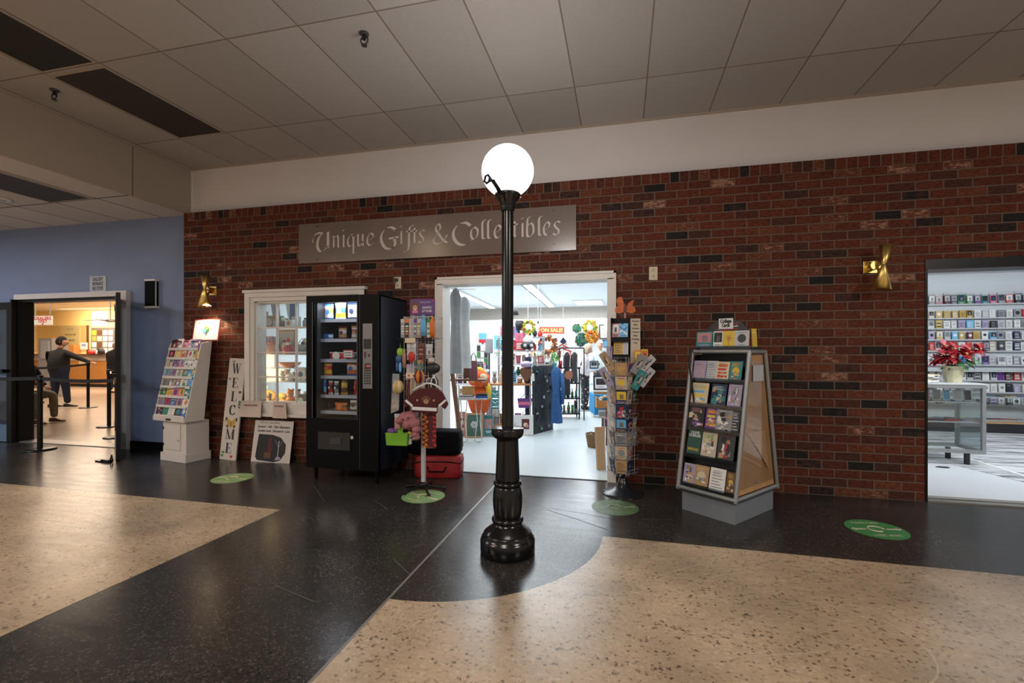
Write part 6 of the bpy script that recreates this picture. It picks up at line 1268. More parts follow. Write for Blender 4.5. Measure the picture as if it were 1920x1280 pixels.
T = shelf_unit(1011, 9.2, .50, .4, (.5, .95, 1.18), 'shelf of pale ornaments behind the black grid panel', 'white'); fill(T, .50, 1.18, .3, 'above the black grid panel', 6, .17, ['figurine', 'cup', 'box', 'vase'], ['white', 'cream', 'silver', 'tan']); fill(T, .50, .95, .3, 'on the middle tier behind the grid panel', 5, .18, ALLK)
T = shelf_unit(1065, 9.3, .44, .40, (.12, .42, .72, 1.02), 'black rack of small goods at the end of the centre aisle', M_black, M_black)
for z, w2, cols in ((.12, 'on the bottom tier of black aisle rack', ['black', 'green', 'grey', 'teal']), (.42, 'on the second tier of black aisle rack', ['teal', 'cream', 'gold', 'green']), (.72, 'on the third tier of black aisle rack', ['teal', 'white', 'brown', 'black']), (1.02, 'on the top tier of black aisle rack', ['purple', 'red', 'green', 'black'])): fill(T, .44, z, .35, w2, 5, .24, ALLK, cols)
T = shelf_unit(1128, 11.4, 1.0, .5, (.55, .90), 'pale blue counter table at the right rear of the shop', mat('pale_blue_laminate', (.45, .62, .72), .3)); fill(T, 1.0, .90, .4, 'on the pale blue counter table', 6, .22, ['box', 'jar', 'book', 'cup'], ['white', 'silver', 'sky', 'black'])
T = shelf_unit(1038, 12.5, 1.6, .4, (.8, 1.15), 'back shelf of ornaments along the rear wall of the shop', 'white'); fill(T, 1.6, 1.15, .3, 'along the rear wall shelf', 11, .28, ['figurine', 'vase', 'basket', 'plush', 'candle']); fill(T, 1.6, .8, .3, 'on the lower rear wall shelf', 9, .25, ALLK)
hb = thing('clothes_rail', 'short black clothes rail in front of the black aisle rack', 'rail', (*at(1070, 700, 8.98).xy, .004), RY); MB().cyl((-.22, 0, 1.40), (.26, 0, 1.40), .012, 'black', n=8).build('bar', hb); MB().cyl((-.22, 0, 0), (-.22, 0, 1.40), .012, 'black', n=8).build('upright', hb); MB().cyl((.26, 0, 0), (.26, 0, 1.40), .012, 'black', n=8).build('upright', hb)
# greeting card tower + chair at the left rear
ct = thing('card_tower', 'small card tower with a blue and red header at the left rear of the shop', 'display rack', tuple(at(905, 700, 9.0)), RY); ct.location.z = .004
MB().cyl((0, 0, 0), (0, 0, 1.52), .02, 'black', n=8).build('pole', ct); MB().bb(-.075, .075, -.02, 0, 1.50, 1.69, 'sky').bb(-.075, .075, -.021, 0, 1.50, 1.57, 'red').build('header', ct); MB().bb(-.11, .11, -.06, .06, .95, 1.48, 'silver').build('card_panel', ct)
for k in range(12): MB().bb(-.105 + .072 * (k % 3), -.043 + .072 * (k % 3), -.075, -.06, .97 + .125 * (k // 3), 1.075 + .125 * (k // 3), gr_.choice(['navy', 'green', 'white', 'purple', 'lime', 'charcoal'])).build('card', ct)
oc = thing('office_chair', 'grey padded office chair beside the card tower', 'chair', (*at(917, 700, 8.55).xy, .004), RY); MB().bb(-.07, .07, 0, .06, 1.30, 1.58, 'grey').build('backrest', oc, bevel=.02); MB().bb(-.13, .13, -.3, .1, .62, .70, 'grey').build('seat', oc); MB().cyl((0, -.1, 0), (0, -.1, .62), .03, 'black').build('pedestal', oc); MB().bb(-.015, .015, .03, .06, .66, 1.35, 'black').build('back_strut', oc)
bx(885, 905, 678, 694, 7.3, 'charcoal', 'monitor', 'dark flat monitor on the left wall shelf behind the handbags', 'monitor', .03, mot=('grey', 'charcoal', 'picture'))
bx(925, 941, 625, 668, dy(933, 8.30), 'white', 'framed_picture', 'white framed mirror with green print on the partition', 'picture', .03, mot=('sky', 'green', 'picture'))
# handbags and basket at left
def handbag(px, py, d, w_, h, m, label, mm=None):
    t_ = thing('handbag', label, 'handbag', tuple(at(px, py, d)), RY); MB().prism([(-w_ / 2, 0), (w_ / 2, 0), (w_ * .42, h), (-w_ * .42, h)], -.05, .05, m).build('body', t_, bevel=.01); MB().tube([(-w_ * .3, 0, h * .95), (-w_ * .25, 0, h * 1.25), (0, 0, h * 1.4), (w_ * .25, 0, h * 1.25), (w_ * .3, 0, h * .95)], .008, 'brown', n=6).build('strap', t_)
handbag(877, 708, 6.9, .13, .27, mat('brown_leather', (.12, .045, .025), .4, noise=.1), 'brown leather handbag on the small left shelf'); handbag(888, 712, 6.7, .12, .28, mat('patterned_maroon', (.16, .06, .07), .6, noise=.45, nscale=45), 'maroon patterned handbag beside the brown leather handbag')
bx(857, 868, 681, 707, 6.7, 'white', 'gift_box', 'white box with blue print left of the brown handbag', 'box', .06, mot=('blue', 'purple', 'disc')); tag(MB().bb(-.30, .30, -.15, .15, -.025, 0, 'brown').build('wall_shelf', loc=at(873, 710, 6.75), rot=(0, 0, RY)), 'small brown shelf under the handbags', 'shelf')
tag(MB().box((0, 0, .62), (.05, .09, 1.22), 'brown', ry=R(-7)).build('wooden_post', loc=(*at(855, 808, 6.4).xy, .02), rot=(0, 0, RY)), 'leaning brown wooden post inside the shop doorway at left', 'post')
# orange owl
ow = thing('owl_decoration', 'large orange furry owl with round cream eyes behind the chrome table', 'plush toy', tuple(at(898, 800, 7.3)), RY); ow.location.z = .35
M_fur = mat('orange_fur', (.62, .10, .02), .9, noise=.3, nscale=50, bump=.6)
MB().ell((0, 0, .22), (.17, .13, .26), M_fur, n=20, lump=.05).ell((0, -.02, .56), (.17, .14, .14), M_fur, n=18, lump=.05).build('body', ow)
for x in (-.075, .075): e = MB(); e.ell((x, -.13, .58), (.068, .03, .068), 'cream', n=16).build('eye', ow); MB().ell((x, -.158, .58), (.028, .012, .030), 'gold', n=12).build('pupil', ow)
MB().ell((0, 0, .70), (.08, .06, .05), 'yellow', n=12, lump=.1).build('crest', ow); MB().ell((.15, -.04, .36), (.05, .05, .13), 'yellow', n=12).build('wing', ow)
# little chrome table with basket and books
tb_ = thing('side_table', 'small folding chrome-legged table with a wicker box and books on it', 'table', tuple(at(886, 745, 6.9)), RY); tb_.location.z = .004; th_ = at(0, 745, 6.9).z - .004
MB().bb(-.22, .22, -.14, .14, th_ - .02, th_, 'silver').build('tabletop', tb_)
for x in (-.12, .10): MB().tube([(x - .05, -.1, th_ - .02), (x - .02, -.1, th_ * .5), (x - .06, -.1, .02), (x + .0, -.1, .01), (x + .05, -.1, .02), (x + .02, -.1, th_ * .5), (x + .05, -.1, th_ - .02)], .008, M_chrome, n=6).build('leg', tb_)
TB = local(886, 6.9)
def on(name, label, cat, x, y, z, f): b = MB(); f(b); tag(b.build(name, loc=TB @ Vector((x, y, z)), rot=(0, 0, RY), fix=False), label, cat)
on('book_stack', 'stack of white books on the left of the chrome-legged table', 'books', -.08, -.02, th_ + .005, lambda b: (b.bb(-.12, .10, -.08, .08, 0, .02, 'white'), b.bb(-.11, .10, -.08, .08, .02, .035, 'charcoal'), b.bb(-.10, .09, -.08, .08, .035, .05, 'white')))
on('wicker_box', 'tan wicker box on the books of the chrome-legged table', 'basket', -.06, -.02, th_ + .06, lambda b: (b.bb(-.085, .085, -.06, .06, 0, .10, mat('wicker', (.50, .28, .10), .7, noise=.35, nscale=60)), b.bb(-.09, .09, -.065, .065, .10, .115, 'tan')))
on('book_stack', 'blue and black books on the right of the chrome-legged table', 'books', .14, -.02, th_ + .005, lambda b: (b.bb(-.09, .09, -.07, .07, 0, .03, 'blue'), b.bb(-.08, .08, -.07, .07, .03, .06, 'black')))
# framed pictures leaning on the floor
def frame(px0, px1, py0, py1, d, fm, mm, mot, label, rz=0, th=.03):
    w_ = (px1 - px0) / 868 * d; h = (py1 - py0) / 868 * d; t_ = thing('framed_picture', label, 'picture', tuple(at((px0 + px1) / 2, py1, d)), RY + rz, rx=R(-6))
    t_.location.z = .004 if py1 > 795 else t_.location.z; f_ = min(.03, w_ * .12); b = MB()
    for a in ((-w_ / 2, w_ / 2, 0, f_), (-w_ / 2, w_ / 2, h - f_, h), (-w_ / 2, -w_ / 2 + f_, f_, h - f_), (w_ / 2 - f_, w_ / 2, f_, h - f_)): b.bb(a[0], a[1], 0, th, a[2], a[3], fm)
    b.build('frame', t_); b = MB().bb(-w_ / 2 + f_, w_ / 2 - f_, .008, .02, f_, h - f_, mm)
    if mot: motif(b, w_ * .75, h * .7, mot[0], mot[1], mot[2], .007, z0=h * .15)
    b.build('print', t_); return t_
frame(857, 873, 762, 809, 7.25, 'tan', 'rose', ('cream', 'maroon', 'bands'), 'wood-framed rose picture leaning on the shop floor, leftmost of three'); frame(872, 905, 765, 812, 7.15, 'tan', mat('green_mat', (.05, .12, .09), .6), ('silver', 'rose', 'flower'), 'wood-framed picture with a dark green mat leaning on the shop floor')
frame(905, 926, 764, 806, 7.25, 'grey', 'teal', ('rose', 'white', 'picture'), 'grey-framed red and teal picture leaning on the shop floor'); frame(926, 936, 772, 806, 7.4, 'brown', 'grey', None, 'narrow brown frame leaning on the floor beside the lamp column')
for k, (py0, lb) in enumerate(((732, 'upper'), (748, 'lower'))): bx(922, 934, py0, py0 + 14, 7.3, 'teal', 'greeting_card', f'turquoise card pack hanging under the oak table, the {lb} of two', 'card', .02, mot=('sky', 'white', 'swoop'))
wb = bx(961, 1000, 778, 815, 7.30, 'white', 'poster_card', 'white poster card with a red square print at the foot of the black grid', 'picture', .02); b = MB().bb(-.02, .10, -.003, 0, .09, .25, 'maroon'); b.disc((.04, .16), .035, 'cream', y=-.004); b.disc((.065, .14), .025, 'rose', y=-.005); b.build('red_print', wb)
b = MB(); b.disc((-.12, .10), .02, 'gold', y=-.002); b.disc((-.10, .08), .02, 'red', y=-.0025); b.disc((-.12, .17), .012, 'grey', y=-.002); b.build('small_print', wb)
# brown shade, purple gift bag, dark stand
tag(MB().prism([(-.09, .15), (.09, .15), (.10, .06), (.03, -.05), (-.03, -.04), (-.09, .06)], -.03, .03, 'brown').build('leather_hat', loc=at(986, 708, 7.5), rot=(0, 0, RY)), 'brown leather pouch hanging left of the black grid panel', 'pouch')
tag(MB().ell((0, 0, 0), (.10, .06, .055), pm('lilac'), n=16, lump=.08).build('knit_hat', loc=at(987, 683, 7.5)), 'lilac knitted hat above the brown leather pouch', 'hat')
tag(MB().bb(-.045, .045, 0, .05, 0, .95, 'navy').build('fabric_sleeve', loc=(*at(990, 800, 7.55).xy, .30), rot=(0, 0, RY)), 'narrow dark navy sleeve hanging left of the black grid panel', 'sleeve')
pb = thing('gift_bag', 'purple gift bag with a pale pink band below the brown pouch', 'bag', tuple(at(984, 764, 7.5)), RY); MB().prism([(-.10, 0), (.10, 0), (.12, .15), (-.12, .15)], -.05, .05, 'purple').build('body', pb); MB().bb(-.10, .11, -.053, -.05, .05, .10, 'pink').build('band', pb); MB().tube([(-.08, 0, .14), (0, 0, .22), (.08, 0, .14)], .006, 'lilac', n=6).build('handle', pb)
tag(MB().prism([(-.02, 0), (.02, 0), (.03, -.12), (-.03, -.12)], -.01, .01, 'white').build('tassel', loc=at(999, 700, 7.4), rot=(0, 0, RY)), 'white tassel hanging at the edge of the black grid panel', 'tassel')
# black grid panel covered with stickers
gp = thing('grid_panel', 'tall black wire grid panel hung with dark trinkets in the shop aisle', 'display panel', (-1.385, 2.42, .004), math.atan2(2.995 - 2.42, -1.137 + 1.383))
M_gridb = mat('grid_panel_dark', (.022, .030, .038), .4, noise=.5, nscale=30)
Wg = .60; MB().bb(0, Wg, 0, .02, 0, 1.10, M_gridb).build('panel', gp)
b = MB()
for i in range(13): b.cyl((Wg * i / 12, -.006, 0), (Wg * i / 12, -.006, 1.18), .003, 'black', n=5)
for i in range(24): b.cyl((0, -.010, .05 * i + .01), (Wg, -.010, .05 * i + .01), .003, 'black', n=5)
b.build('wire_grid', gp)
for k in range(34): x, z = gr_.uniform(.03, Wg - .05), gr_.uniform(.05, 1.05); MB().bb(x, x + gr_.uniform(.02, .05), -.028, -.014, z, z + gr_.uniform(.02, .05), gr_.choice(['charcoal', 'navy', 'grey', 'silver', 'teal', 'charcoal', 'black'])).build('trinket', gp)
# denim coat
M_den = mat('denim_cloth', (.03, .10, .26), .85, noise=.2, nscale=20, bump=.3)
co_ = garment(1031, 1055, 688, 793, 7.75, M_den, 'blue denim coat hanging on the end of the black grid panel', 'denim_coat', fold=4)
MB().tube([(.09, -.02, -.10), (.11, -.03, -.35), (.10, -.02, -.62)], .03, M_den, n=10, rs=[.03, .035, .03]).build('sleeve', co_)
# black and white plush, dark buckets
bw = thing('panda_bag', 'black and white plush bag hanging high behind the lamp post', 'plush toy', tuple(at(991, 648, 8.1)), RY)
MB().ell((.0, 0, .10), (.085, .06, .085), pm('white'), n=14).build('head', bw); MB().ell((-.02, -.02, 0), (.12, .07, .07), pm('black'), n=14).ell((.07, -.03, .02), (.045, .05, .05), pm('black'), n=12).build('body', bw); MB().ell((.05, -.085, .0), (.03, .02, .03), pm('silver'), n=10).ell((-.06, -.08, .0), (.03, .02, .03), pm('silver'), n=10).build('button', bw)
pl(MB().lathe([(.06, 0), (.075, .17), (.07, .17), (.055, .01)], 'black', n=16), 'black_bucket', 974, 619, 8.2, 'black bucket hanging at top right of the lamp post', 'bucket'); bx(965, 971, 604, 632, 8.2, 'sky', 'blue_tube', 'slim light blue tube hanging against the lamp post', 'tube', .05)
bx(966, 981, 624, 640, 8.1, 'pink', 'pink_pouch', 'pink pouch hanging right of the lamp post', 'pouch', .04, mot=('rose', 'red', 'flower')); bx(966, 984, 640, 656, 8.1, 'red', 'red_pouch', 'red and white pouch under the pink pouch', 'pouch', .04, mot=('white', 'white', 'bands'))
# wreaths
def wreath(px, py, d, r, cols, label, n=26, full=False):
    t_ = thing('wreath', label, 'wreath', tuple(at(px, py, d)), RY); q = random.Random(int(px)); b = MB()
    if not full: b.tube([(r * .75 * math.cos(a), 0, r * .75 * math.sin(a)) for a in [2 * math.pi * i / 24 for i in range(24)]], r * .10, 'green', n=6, closed=True)
    b2 = MB()
    for k in range(n * (9 if full else 5)):
        a = q.uniform(0, 6.28); rr = r * (q.uniform(.5, 1) if not full else math.sqrt(q.uniform(0, 1))); p = Vector((rr * math.cos(a), -q.uniform(0, .06), rr * math.sin(a))); s_ = r * q.uniform(.16, .30); u = Vector((q.uniform(-1, 1), q.uniform(-.5, .5), q.uniform(-1, 1))).normalized(); v_ = u.cross(Vector((0, 1, .3))).normalized()
        b2.add([p - u * s_, p + v_ * s_ * .45, p + u * s_, p - v_ * s_ * .45 + Vector((0, -.01, 0))], [(0, 1, 2, 3)], q.choice(cols))
    if b.v: b.build('ring', t_)
    b2.build('leaves', t_, fix=False)
    for k in range(n // 2): a = q.uniform(0, 6.28); rr = r * q.uniform(.45, .9); MB().ell((rr * math.cos(a), -.07, rr * math.sin(a)), (r * .11, r * .07, r * .11), q.choice(cols), n=8, k=5).build('flower', t_)
wreath(991, 613, 8.2, .125, ['yellow', 'gold', 'lime'], 'yellow floral wreath hanging near the ceiling right of the lamp post'); wreath(1026, 647, 9.2, .20, ['orange', 'maroon', 'tan', 'brown'], 'rust and orange autumn wreath under the ON SALE banner')
wreath(1081, 615, dy(1081, 12.43), .16, ['green', 'teal', 'charcoal'], 'small dark green wreath high on the rear wall', full=True); wreath(1090, 637, dy(1090, 12.38), .24, ['green', 'charcoal', 'teal'], 'dark foliage bunch below the small green wreath', full=True)
wreath(1106, 614, dy(1106, 12.38), .28, ['lime', 'yellow', 'green', 'orange'], 'lime and yellow wreath high on the rear wall right'); wreath(1110, 631, dy(1110, 12.2), .24, ['orange', 'yellow', 'red'], 'orange autumn garland under the lime wreath', full=True)
wreath(1040, 672, 9.0, .08, ['green', 'lime'], 'small potted green foliage right of the pale ornaments', full=True, n=14)
# ON SALE banner
bn = thing('sale_banner', 'red and yellow banner reading ON SALE! high on the rear wall', 'banner', tuple(at(1034.5, 619, 13.2)), RY)
MB().bb(-.36, .36, 0, .01, -.10, .10, mat('banner_red', (.60, .04, .02), .5)).build('board', bn); b = MB(); write(b, 'ON SALE!', .15, mat('banner_yellow', (.85, .62, .15), .5), y=-.003, width=.62, bold=.004); b.build('lettering', bn, fix=False)
for px in (1014, 1056): tag(MB().cyl(at(px, 612, 13.25), (*at(px, 612, 13.25).xy, 2.715), .004, 'silver', n=5).build('hanging_wire') , f'thin wire holding the {"left" if px < 1030 else "right"} end of the ON SALE banner', 'wire')
for px, d, lb in ((1009, 7.6, 'thicker hanging rod left of the ON SALE banner with a dark end'), (990, 8.1, 'thin hanging rod above the yellow wreath')): 
    p = at(px, 602, d); tag(MB().cyl(p, (p.x, p.y, 2.71), .008, 'silver', n=6).cyl(p, (p.x, p.y, p.z - .04), .016, 'charcoal', n=8).build('hanging_rod'), lb, 'rod')
pl(MB().lathe([(.02, .08), (.05, .02), (.06, -.05)], 'charcoal', n=14), 'ceiling_speaker', 966, 585, 7.8, 'dark lamp head near the ceiling beside the lamp post', 'lamp')
# dark clothes on the aisle rack, round pan
garment(1056, 1070, 660, 740, 8.98, pm('black'), 'black dress hanging on the aisle rack below the flag'); garment(1070, 1084, 660, 715, 8.98, pm('charcoal'), 'charcoal coat hanging on the aisle rack beside the woman')
pn = thing('round_purse', 'round copper coloured purse hanging on the aisle rack', 'purse', tuple(at(1067, 703, 8.94)), RY); MB().cyl((0, 0, 0), (0, .04, 0), .085, mat('copper', (.42, .16, .10), .35, .6), n=24).build('body', pn); MB().tube([(-.07, .02, .05), (-.03, .02, .45), (.03, .02, .45), (.07, .02, .05)], .006, 'brown', n=6).build('strap', pn)
# frames at right
frame(1124, 1140, 608, 635, dy(1132, 12.44), 'black', 'white', ('silver', 'grey', 'text'), 'black-framed white certificate high on the rear wall right'); frame(1131, 1140, 637, 651, dy(1135, 12.44), 'black', 'sky', None, 'small dark-framed blue picture under the certificate'); frame(1113, 1141, 704, 731, 9.4, 'black', 'white', ('black', 'rose', 'picture'), 'large white picture with black centre leaning at the right counter'); bx(1112, 1142, 731.5, 781, 9.4, 'white', 'low_cabinet', 'low white cabinet behind the blue cloth table carrying a framed picture', 'cabinet', .3)
frame(1106, 1122, 676, 690.5, 11.25, 'charcoal', 'silver', ('black', 'grey', 'picture'), 'small black framed print on the counter behind the woman')
# right-hand table with blue cloth and tray
tb3 = thing('tray_table', 'brown-legged table with a bright blue cloth and a wooden tray near the doorway', 'table', tuple(at(1128, 800, 7.0)), RY); tb3.location.z = .004
zt = at(0, 745, 7.0).z; MB().bb(-.13, .35, -.12, .35, zt - .25, zt + .05, mat('blue_cloth', (.02, .28, .62), .6)).build('cloth', tb3); MB().bb(-.02, .02, -.14, -.10, 0, zt - .2, 'brown').build('leg', tb3); MB().bb(.25, .29, -.14, -.10, 0, zt - .2, 'brown').build('leg', tb3)
wt = thing('wooden_tray', 'open orange wooden tray of shells resting on the blue cloth table', 'tray', tuple(at(1130, 765, 6.75)), RY); b = MB(); b.bb(-.09, .25, -.02, 0, 0, .11, M_cnt); b.bb(-.09, .25, .22, .24, 0, .22, M_cnt); b.bb(-.09, -.07, 0, .22, 0, .16, M_cnt); b.bb(-.09, .25, 0, .22, 0, .01, M_cnt); b.build('box', wt)
for k in range(8): MB().ell((gr_.uniform(-.04, .2), gr_.uniform(.04, .18), .10 + gr_.uniform(0, .06)), (.035, .03, .022), gr_.choice(['cream', 'beige', 'silver']), n=8, k=5).build('shell', wt)
tag(MB().bb(-.06, .06, -.002, 0, -.12, 0, 'silver').bb(-.05, .05, -.004, -.002, -.09, -.03, 'grey').build('price_tag', loc=at(1130, 768, 6.7), rot=(0, 0, RY)), 'grey printed price tag hanging below the wooden tray', 'tag')
bk = thing('wicker_basket', 'small brown wicker basket on the shop floor by the right of the doorway', 'basket', tuple(at(1113, 838, 6.5)), RY); bk.location.z = .004
b = MB(); Mw = mat('wicker_brown', (.22, .13, .06), .8, noise=.4, nscale=70, bump=.5)
for k in range(9): z = .008 + .022 * k; r_ = .075 + .028 * k / 8; b.tube([(r_ * math.cos(a), r_ * math.sin(a), z + .004 * math.sin(8 * a + k * math.pi)) for a in [2 * math.pi * i / 28 for i in range(28)]], .012, Mw, n=6, closed=True)
b.build('woven_body', bk); MB().cyl((0, 0, .0), (0, 0, .01), .075, Mw, n=20).build('bottom', bk)
lb_ = tag(MB().bb(-.05, .05, -.02, .02, 0, .48, 'tan').build('leaning_board', loc=(-.225, .45, .004), rot=(R(-6), 0, R(30))), 'narrow tan board leaning inside the right door jamb of the shop', 'board')
tag(MB().bb(-.01, .01, -.01, .01, 0, .55, 'brown').bb(-.03, .03, -.03, .03, .26, .40, 'rose').bb(-.025, .025, -.035, -.03, .28, .38, 'navy').build('table_post', loc=(*at(1137, 800, 6.6).xy, .004), rot=(0, 0, RY)), 'thin brown post with a red and blue card behind the leaning board', 'post')
# woman at the counter
tag(MB().bb(-.28, .25, -.22, .22, 0, .012, 'grey').build('floor_mat', loc=(*at(1096, 768, 10.5).xy, .004), rot=(0, 0, RY)), 'grey floor mat under the woman in the shop', 'mat')
SHIRT = mat('pale_pink_shirt', (.66, .58, .60), .8, noise=.06, nscale=50)
def flower_cloth():
    m, nt, b = nodes('black_floral_cloth'); L = nt.links; tc = N(nt, 'ShaderNodeTexCoord'); v = N(nt, 'ShaderNodeTexVoronoi'); v.inputs['Scale'].default_value = 14; L.new(tc.outputs['Object'], v.inputs['Vector'])
    rp = N(nt, 'ShaderNodeValToRGB'); rp.color_ramp.interpolation = 'CONSTANT'; e = rp.color_ramp.elements; e[0].color = (.55, .18, .20, 1); e[1].position = .22; e[1].color = (.30, .30, .28, 1); x = e.new(.30); x.color = (.010, .010, .012, 1); L.new(v.outputs['Distance'], rp.inputs[0]); L.new(rp.outputs[0], b.inputs['Base Color']); b.inputs['Roughness'].default_value = .8; return m
FLW = flower_cloth()
person('person in pale shirt and black floral trousers standing side-on in the shop', local(1096, 10.6), {
    'pelvis': ((0, 0, .80), (.13, .15)), 'spine': ((-.01, 0, .95), (.125, .15)), 'chest': ((-.02, 0, 1.12), (.115, .15)), 'neck': ((.02, 0, 1.27), .052), 'skull': ((.05, 0, 1.34), .05),
    'shL': ((-.02, .14, 1.16), .065), 'elL': ((-.02, .20, .93), .05), 'wrL': ((.16, .08, .88), .036), 'shR': ((-.02, -.14, 1.16), .065), 'elR': ((-.04, -.20, .92), .05), 'wrR': ((.13, -.10, .88), .036),
    'hipL': ((0, .08, .72), .10), 'knL': ((.02, .08, .42), .085), 'anL': ((.0, .09, .09), .07), 'hipR': ((0, -.08, .72), .10), 'knR': ((.02, -.08, .42), .085), 'anR': ((0, -.09, .09), .07)},
    (SHIRT, FLW), (.85, 0, -.35), (.075, 0, 1.385), [('L', (.9, -.4, .1), (0, 0, 1)), ('R', (.9, .4, .1), (0, 0, 1))], [('L', (1, .1, 0)), ('R', (1, -.1, 0))], SKIN, HW, .25, .95)
MANN = mat('grey_shirt', (.52, .58, .62), .8, noise=.06)
person('person with white hair in a pale shirt standing behind the counter at right', local(1125, 12.2), {
    'pelvis': ((0, 0, .84), (.15, .13)), 'spine': ((0, 0, 1.0), (.16, .13)), 'chest': ((0, 0, 1.18), (.17, .13)), 'neck': ((0, -.02, 1.35), .055), 'skull': ((0, -.03, 1.43), .05),
    'shL': ((-.17, 0, 1.24), .075), 'elL': ((-.26, -.05, 1.02), .055), 'wrL': ((-.15, -.22, .98), .038), 'shR': ((.17, 0, 1.24), .075), 'elR': ((.25, -.05, 1.02), .055), 'wrR': ((.14, -.22, .98), .038),
    'hipL': ((-.09, 0, .76), .10), 'knL': ((-.10, 0, .43), .08), 'anL': ((-.10, .02, .09), .06), 'hipR': ((.09, 0, .76), .10), 'knR': ((.10, 0, .43), .08), 'anR': ((.10, .02, .09), .06)},
    (MANN, pm('charcoal')), (-.2, -1, 0), (0, -.04, 1.49), [('L', (.5, -.8, 0), (0, 0, 1)), ('R', (-.5, -.8, 0), (0, 0, 1))], [('L', (0, -1, 0)), ('R', (0, -1, 0))], SKIN, pm('white'))
# ================================================================ PHONE STORE (right)
st = thing('store_gondola', 'white slatted wall shelving with rails of hanging packs in the phone store', 'wall shelving', (0, 0, 0))
MB().bb(4.9, 8.6, 4.80, 4.94, 0, 2.55, M_slab).build('slat_panel', st); MB().bb(4.9, 8.6, 4.48, 4.80, 0, .14, 'black').build('kick_base', st); MB().bb(4.9, 8.6, 4.48, 4.80, .14, .18, 'tan').build('edge_strip', st)
rows = [(2.18, .155), (1.94, .135), (1.76, .135), (1.565, .14), (1.37, .15), (1.13, .15), (.86, .15), (.66, .14), (.44, .14)]
for z, h in rows: MB().bb(4.95, 8.4, 4.70, 4.80, z - .035, z - .012, 'silver').build('shelf_rail', st)
MB().bb(4.9, 8.6, 4.60, 4.80, .995, 1.02, 'silver').build('shelf', st)
q = random.Random(33); SEQ = [
    ['charcoal', 'grey', 'rose', 'maroon', 'navy', 'green', 'green', 'purple', 'teal', 'pink', 'grey', 'red', 'black', 'charcoal', 'black', 'navy', 'grey'],
    ['gold', 'white', 'gold', 'gold', 'gold', 'gold', 'gold', 'white', 'silver', 'white', 'grey', 'white', 'grey', 'red', 'white', 'grey', 'silver'],
    ['gold', 'white', 'gold', 'white', 'white', 'lilac', 'sky', 'white', 'lilac', 'black', 'silver', 'white', 'white', 'grey', 'white', 'lilac', 'white'],
    ['white', 'lilac', 'gold', 'silver', 'sky', 'gold', 'maroon', 'gold', 'white', 'sky', 'grey', 'white', 'navy', 'white', 'blue', 'navy', 'silver'],
    ['white', 'red', 'silver', 'red', 'red', 'white', 'red', 'beige', 'navy', 'cream', 'charcoal', 'white', 'navy', 'white', 'navy', 'charcoal', 'white'],
    ['red', 'white', 'red', 'red', 'red', 'blue', 'green', 'white', 'purple', 'silver', 'white', 'white', 'grey', 'white', 'white', 'charcoal', 'white'],
    ['white', 'white', 'silver', 'white', 'grey', 'white', 'silver', 'grey', 'white', 'silver', 'purple', 'maroon', 'red', 'white', 'purple', 'red', 'white'],
    ['white', 'black', 'white', 'grey', 'white', 'charcoal', 'white', 'black', 'white', 'white', 'white', 'black', 'lilac', 'white', 'black', 'white', 'blue'],
    ['charcoal', 'white', 'black', 'white', 'white', 'black', 'white', 'white', 'black', 'lilac', 'white', 'black', 'white', 'white', 'black', 'white', 'charcoal']]
for j, (z, h) in enumerate(rows):
    for i in range(17):
        c = SEQ[j][i]; fg = q.choice(['black', 'white', 'navy', 'silver'] if c != 'red' else ['white']); fg = fg if fg != c else 'grey'; kd = q.choice(['picture', 'disc', 'text', 'bands']) if j else 'picture'; hh = h * q.uniform(.88, 1.05); ww = q.uniform(.078, .098)
        b = MB().bb(-ww / 2, ww / 2, 0, .02, 0, hh, c); motif(b, ww, hh, fg, 'silver' if fg != 'silver' else 'grey', kd, -.001)
        if j == 0: b.bb(-ww * .55, ww * .55, .004, .016, hh * .9, hh * 1.22, 'silver')
        x = 5.20 + .112 * i + q.uniform(-.008, .008); o = b.build('phone_case_pack', loc=(x, 4.755 - .02 - q.uniform(0, .03), z - .011), rot=(R(-3), 0, R(q.uniform(-7, 7))), fix=False)
        tag(o, f'{c} pack with {fg} detail, {ORD[i]} from left, {ORD[j]} row of the phone wall', 'phone case', 'hanging packs on the phone store wall')
# tablets and cases lying on the long sloping lower display
sl = thing('low_display_case', 'long low shelf of coloured cases along the foot of the phone wall', 'display case', (0, 0, 0)); MB().bb(5.0, 8.4, 4.30, 4.46, .20, .22, 'silver').bb(5.0, 8.4, 4.30, 4.46, .58, .60, 'silver').build('shelf', sl); MB().bb(5.0, 8.4, 4.28, 4.30, .18, .62, glass_mat('case_glass', (.93, .95, .95), .1)).build('glass_front', sl); MB().bb(5.0, 8.4, 4.28, 4.46, .16, .2, 'tan').bb(5.0, 8.4, 4.28, 4.46, 0, .16, 'black').build('plinth', sl)
for j, z in enumerate((.222, .602)):
    for i in range(14):
        c = ['sky', 'charcoal', 'maroon', 'navy', 'red', 'black', 'lime', 'orange', 'yellow', 'green', 'silver', 'rose', 'teal', 'blue'][(i * (3 + 2 * j) + j) % 14]
        tag(MB().bb(-.05, .05, -.055, .055, 0, .012, c).bb(-.035, .035, -.045, .03, .012, .014, 'charcoal').build('phone_case', loc=(5.22 + .14 * i, 4.38, z), rot=(0, 0, R(q.uniform(-25, 25)))), f'{c} phone case lying flat, {ORD[i]} from left on the {"lower" if j == 0 else "upper"} low display shelf', 'phone case', 'flat phone cases on the low display')
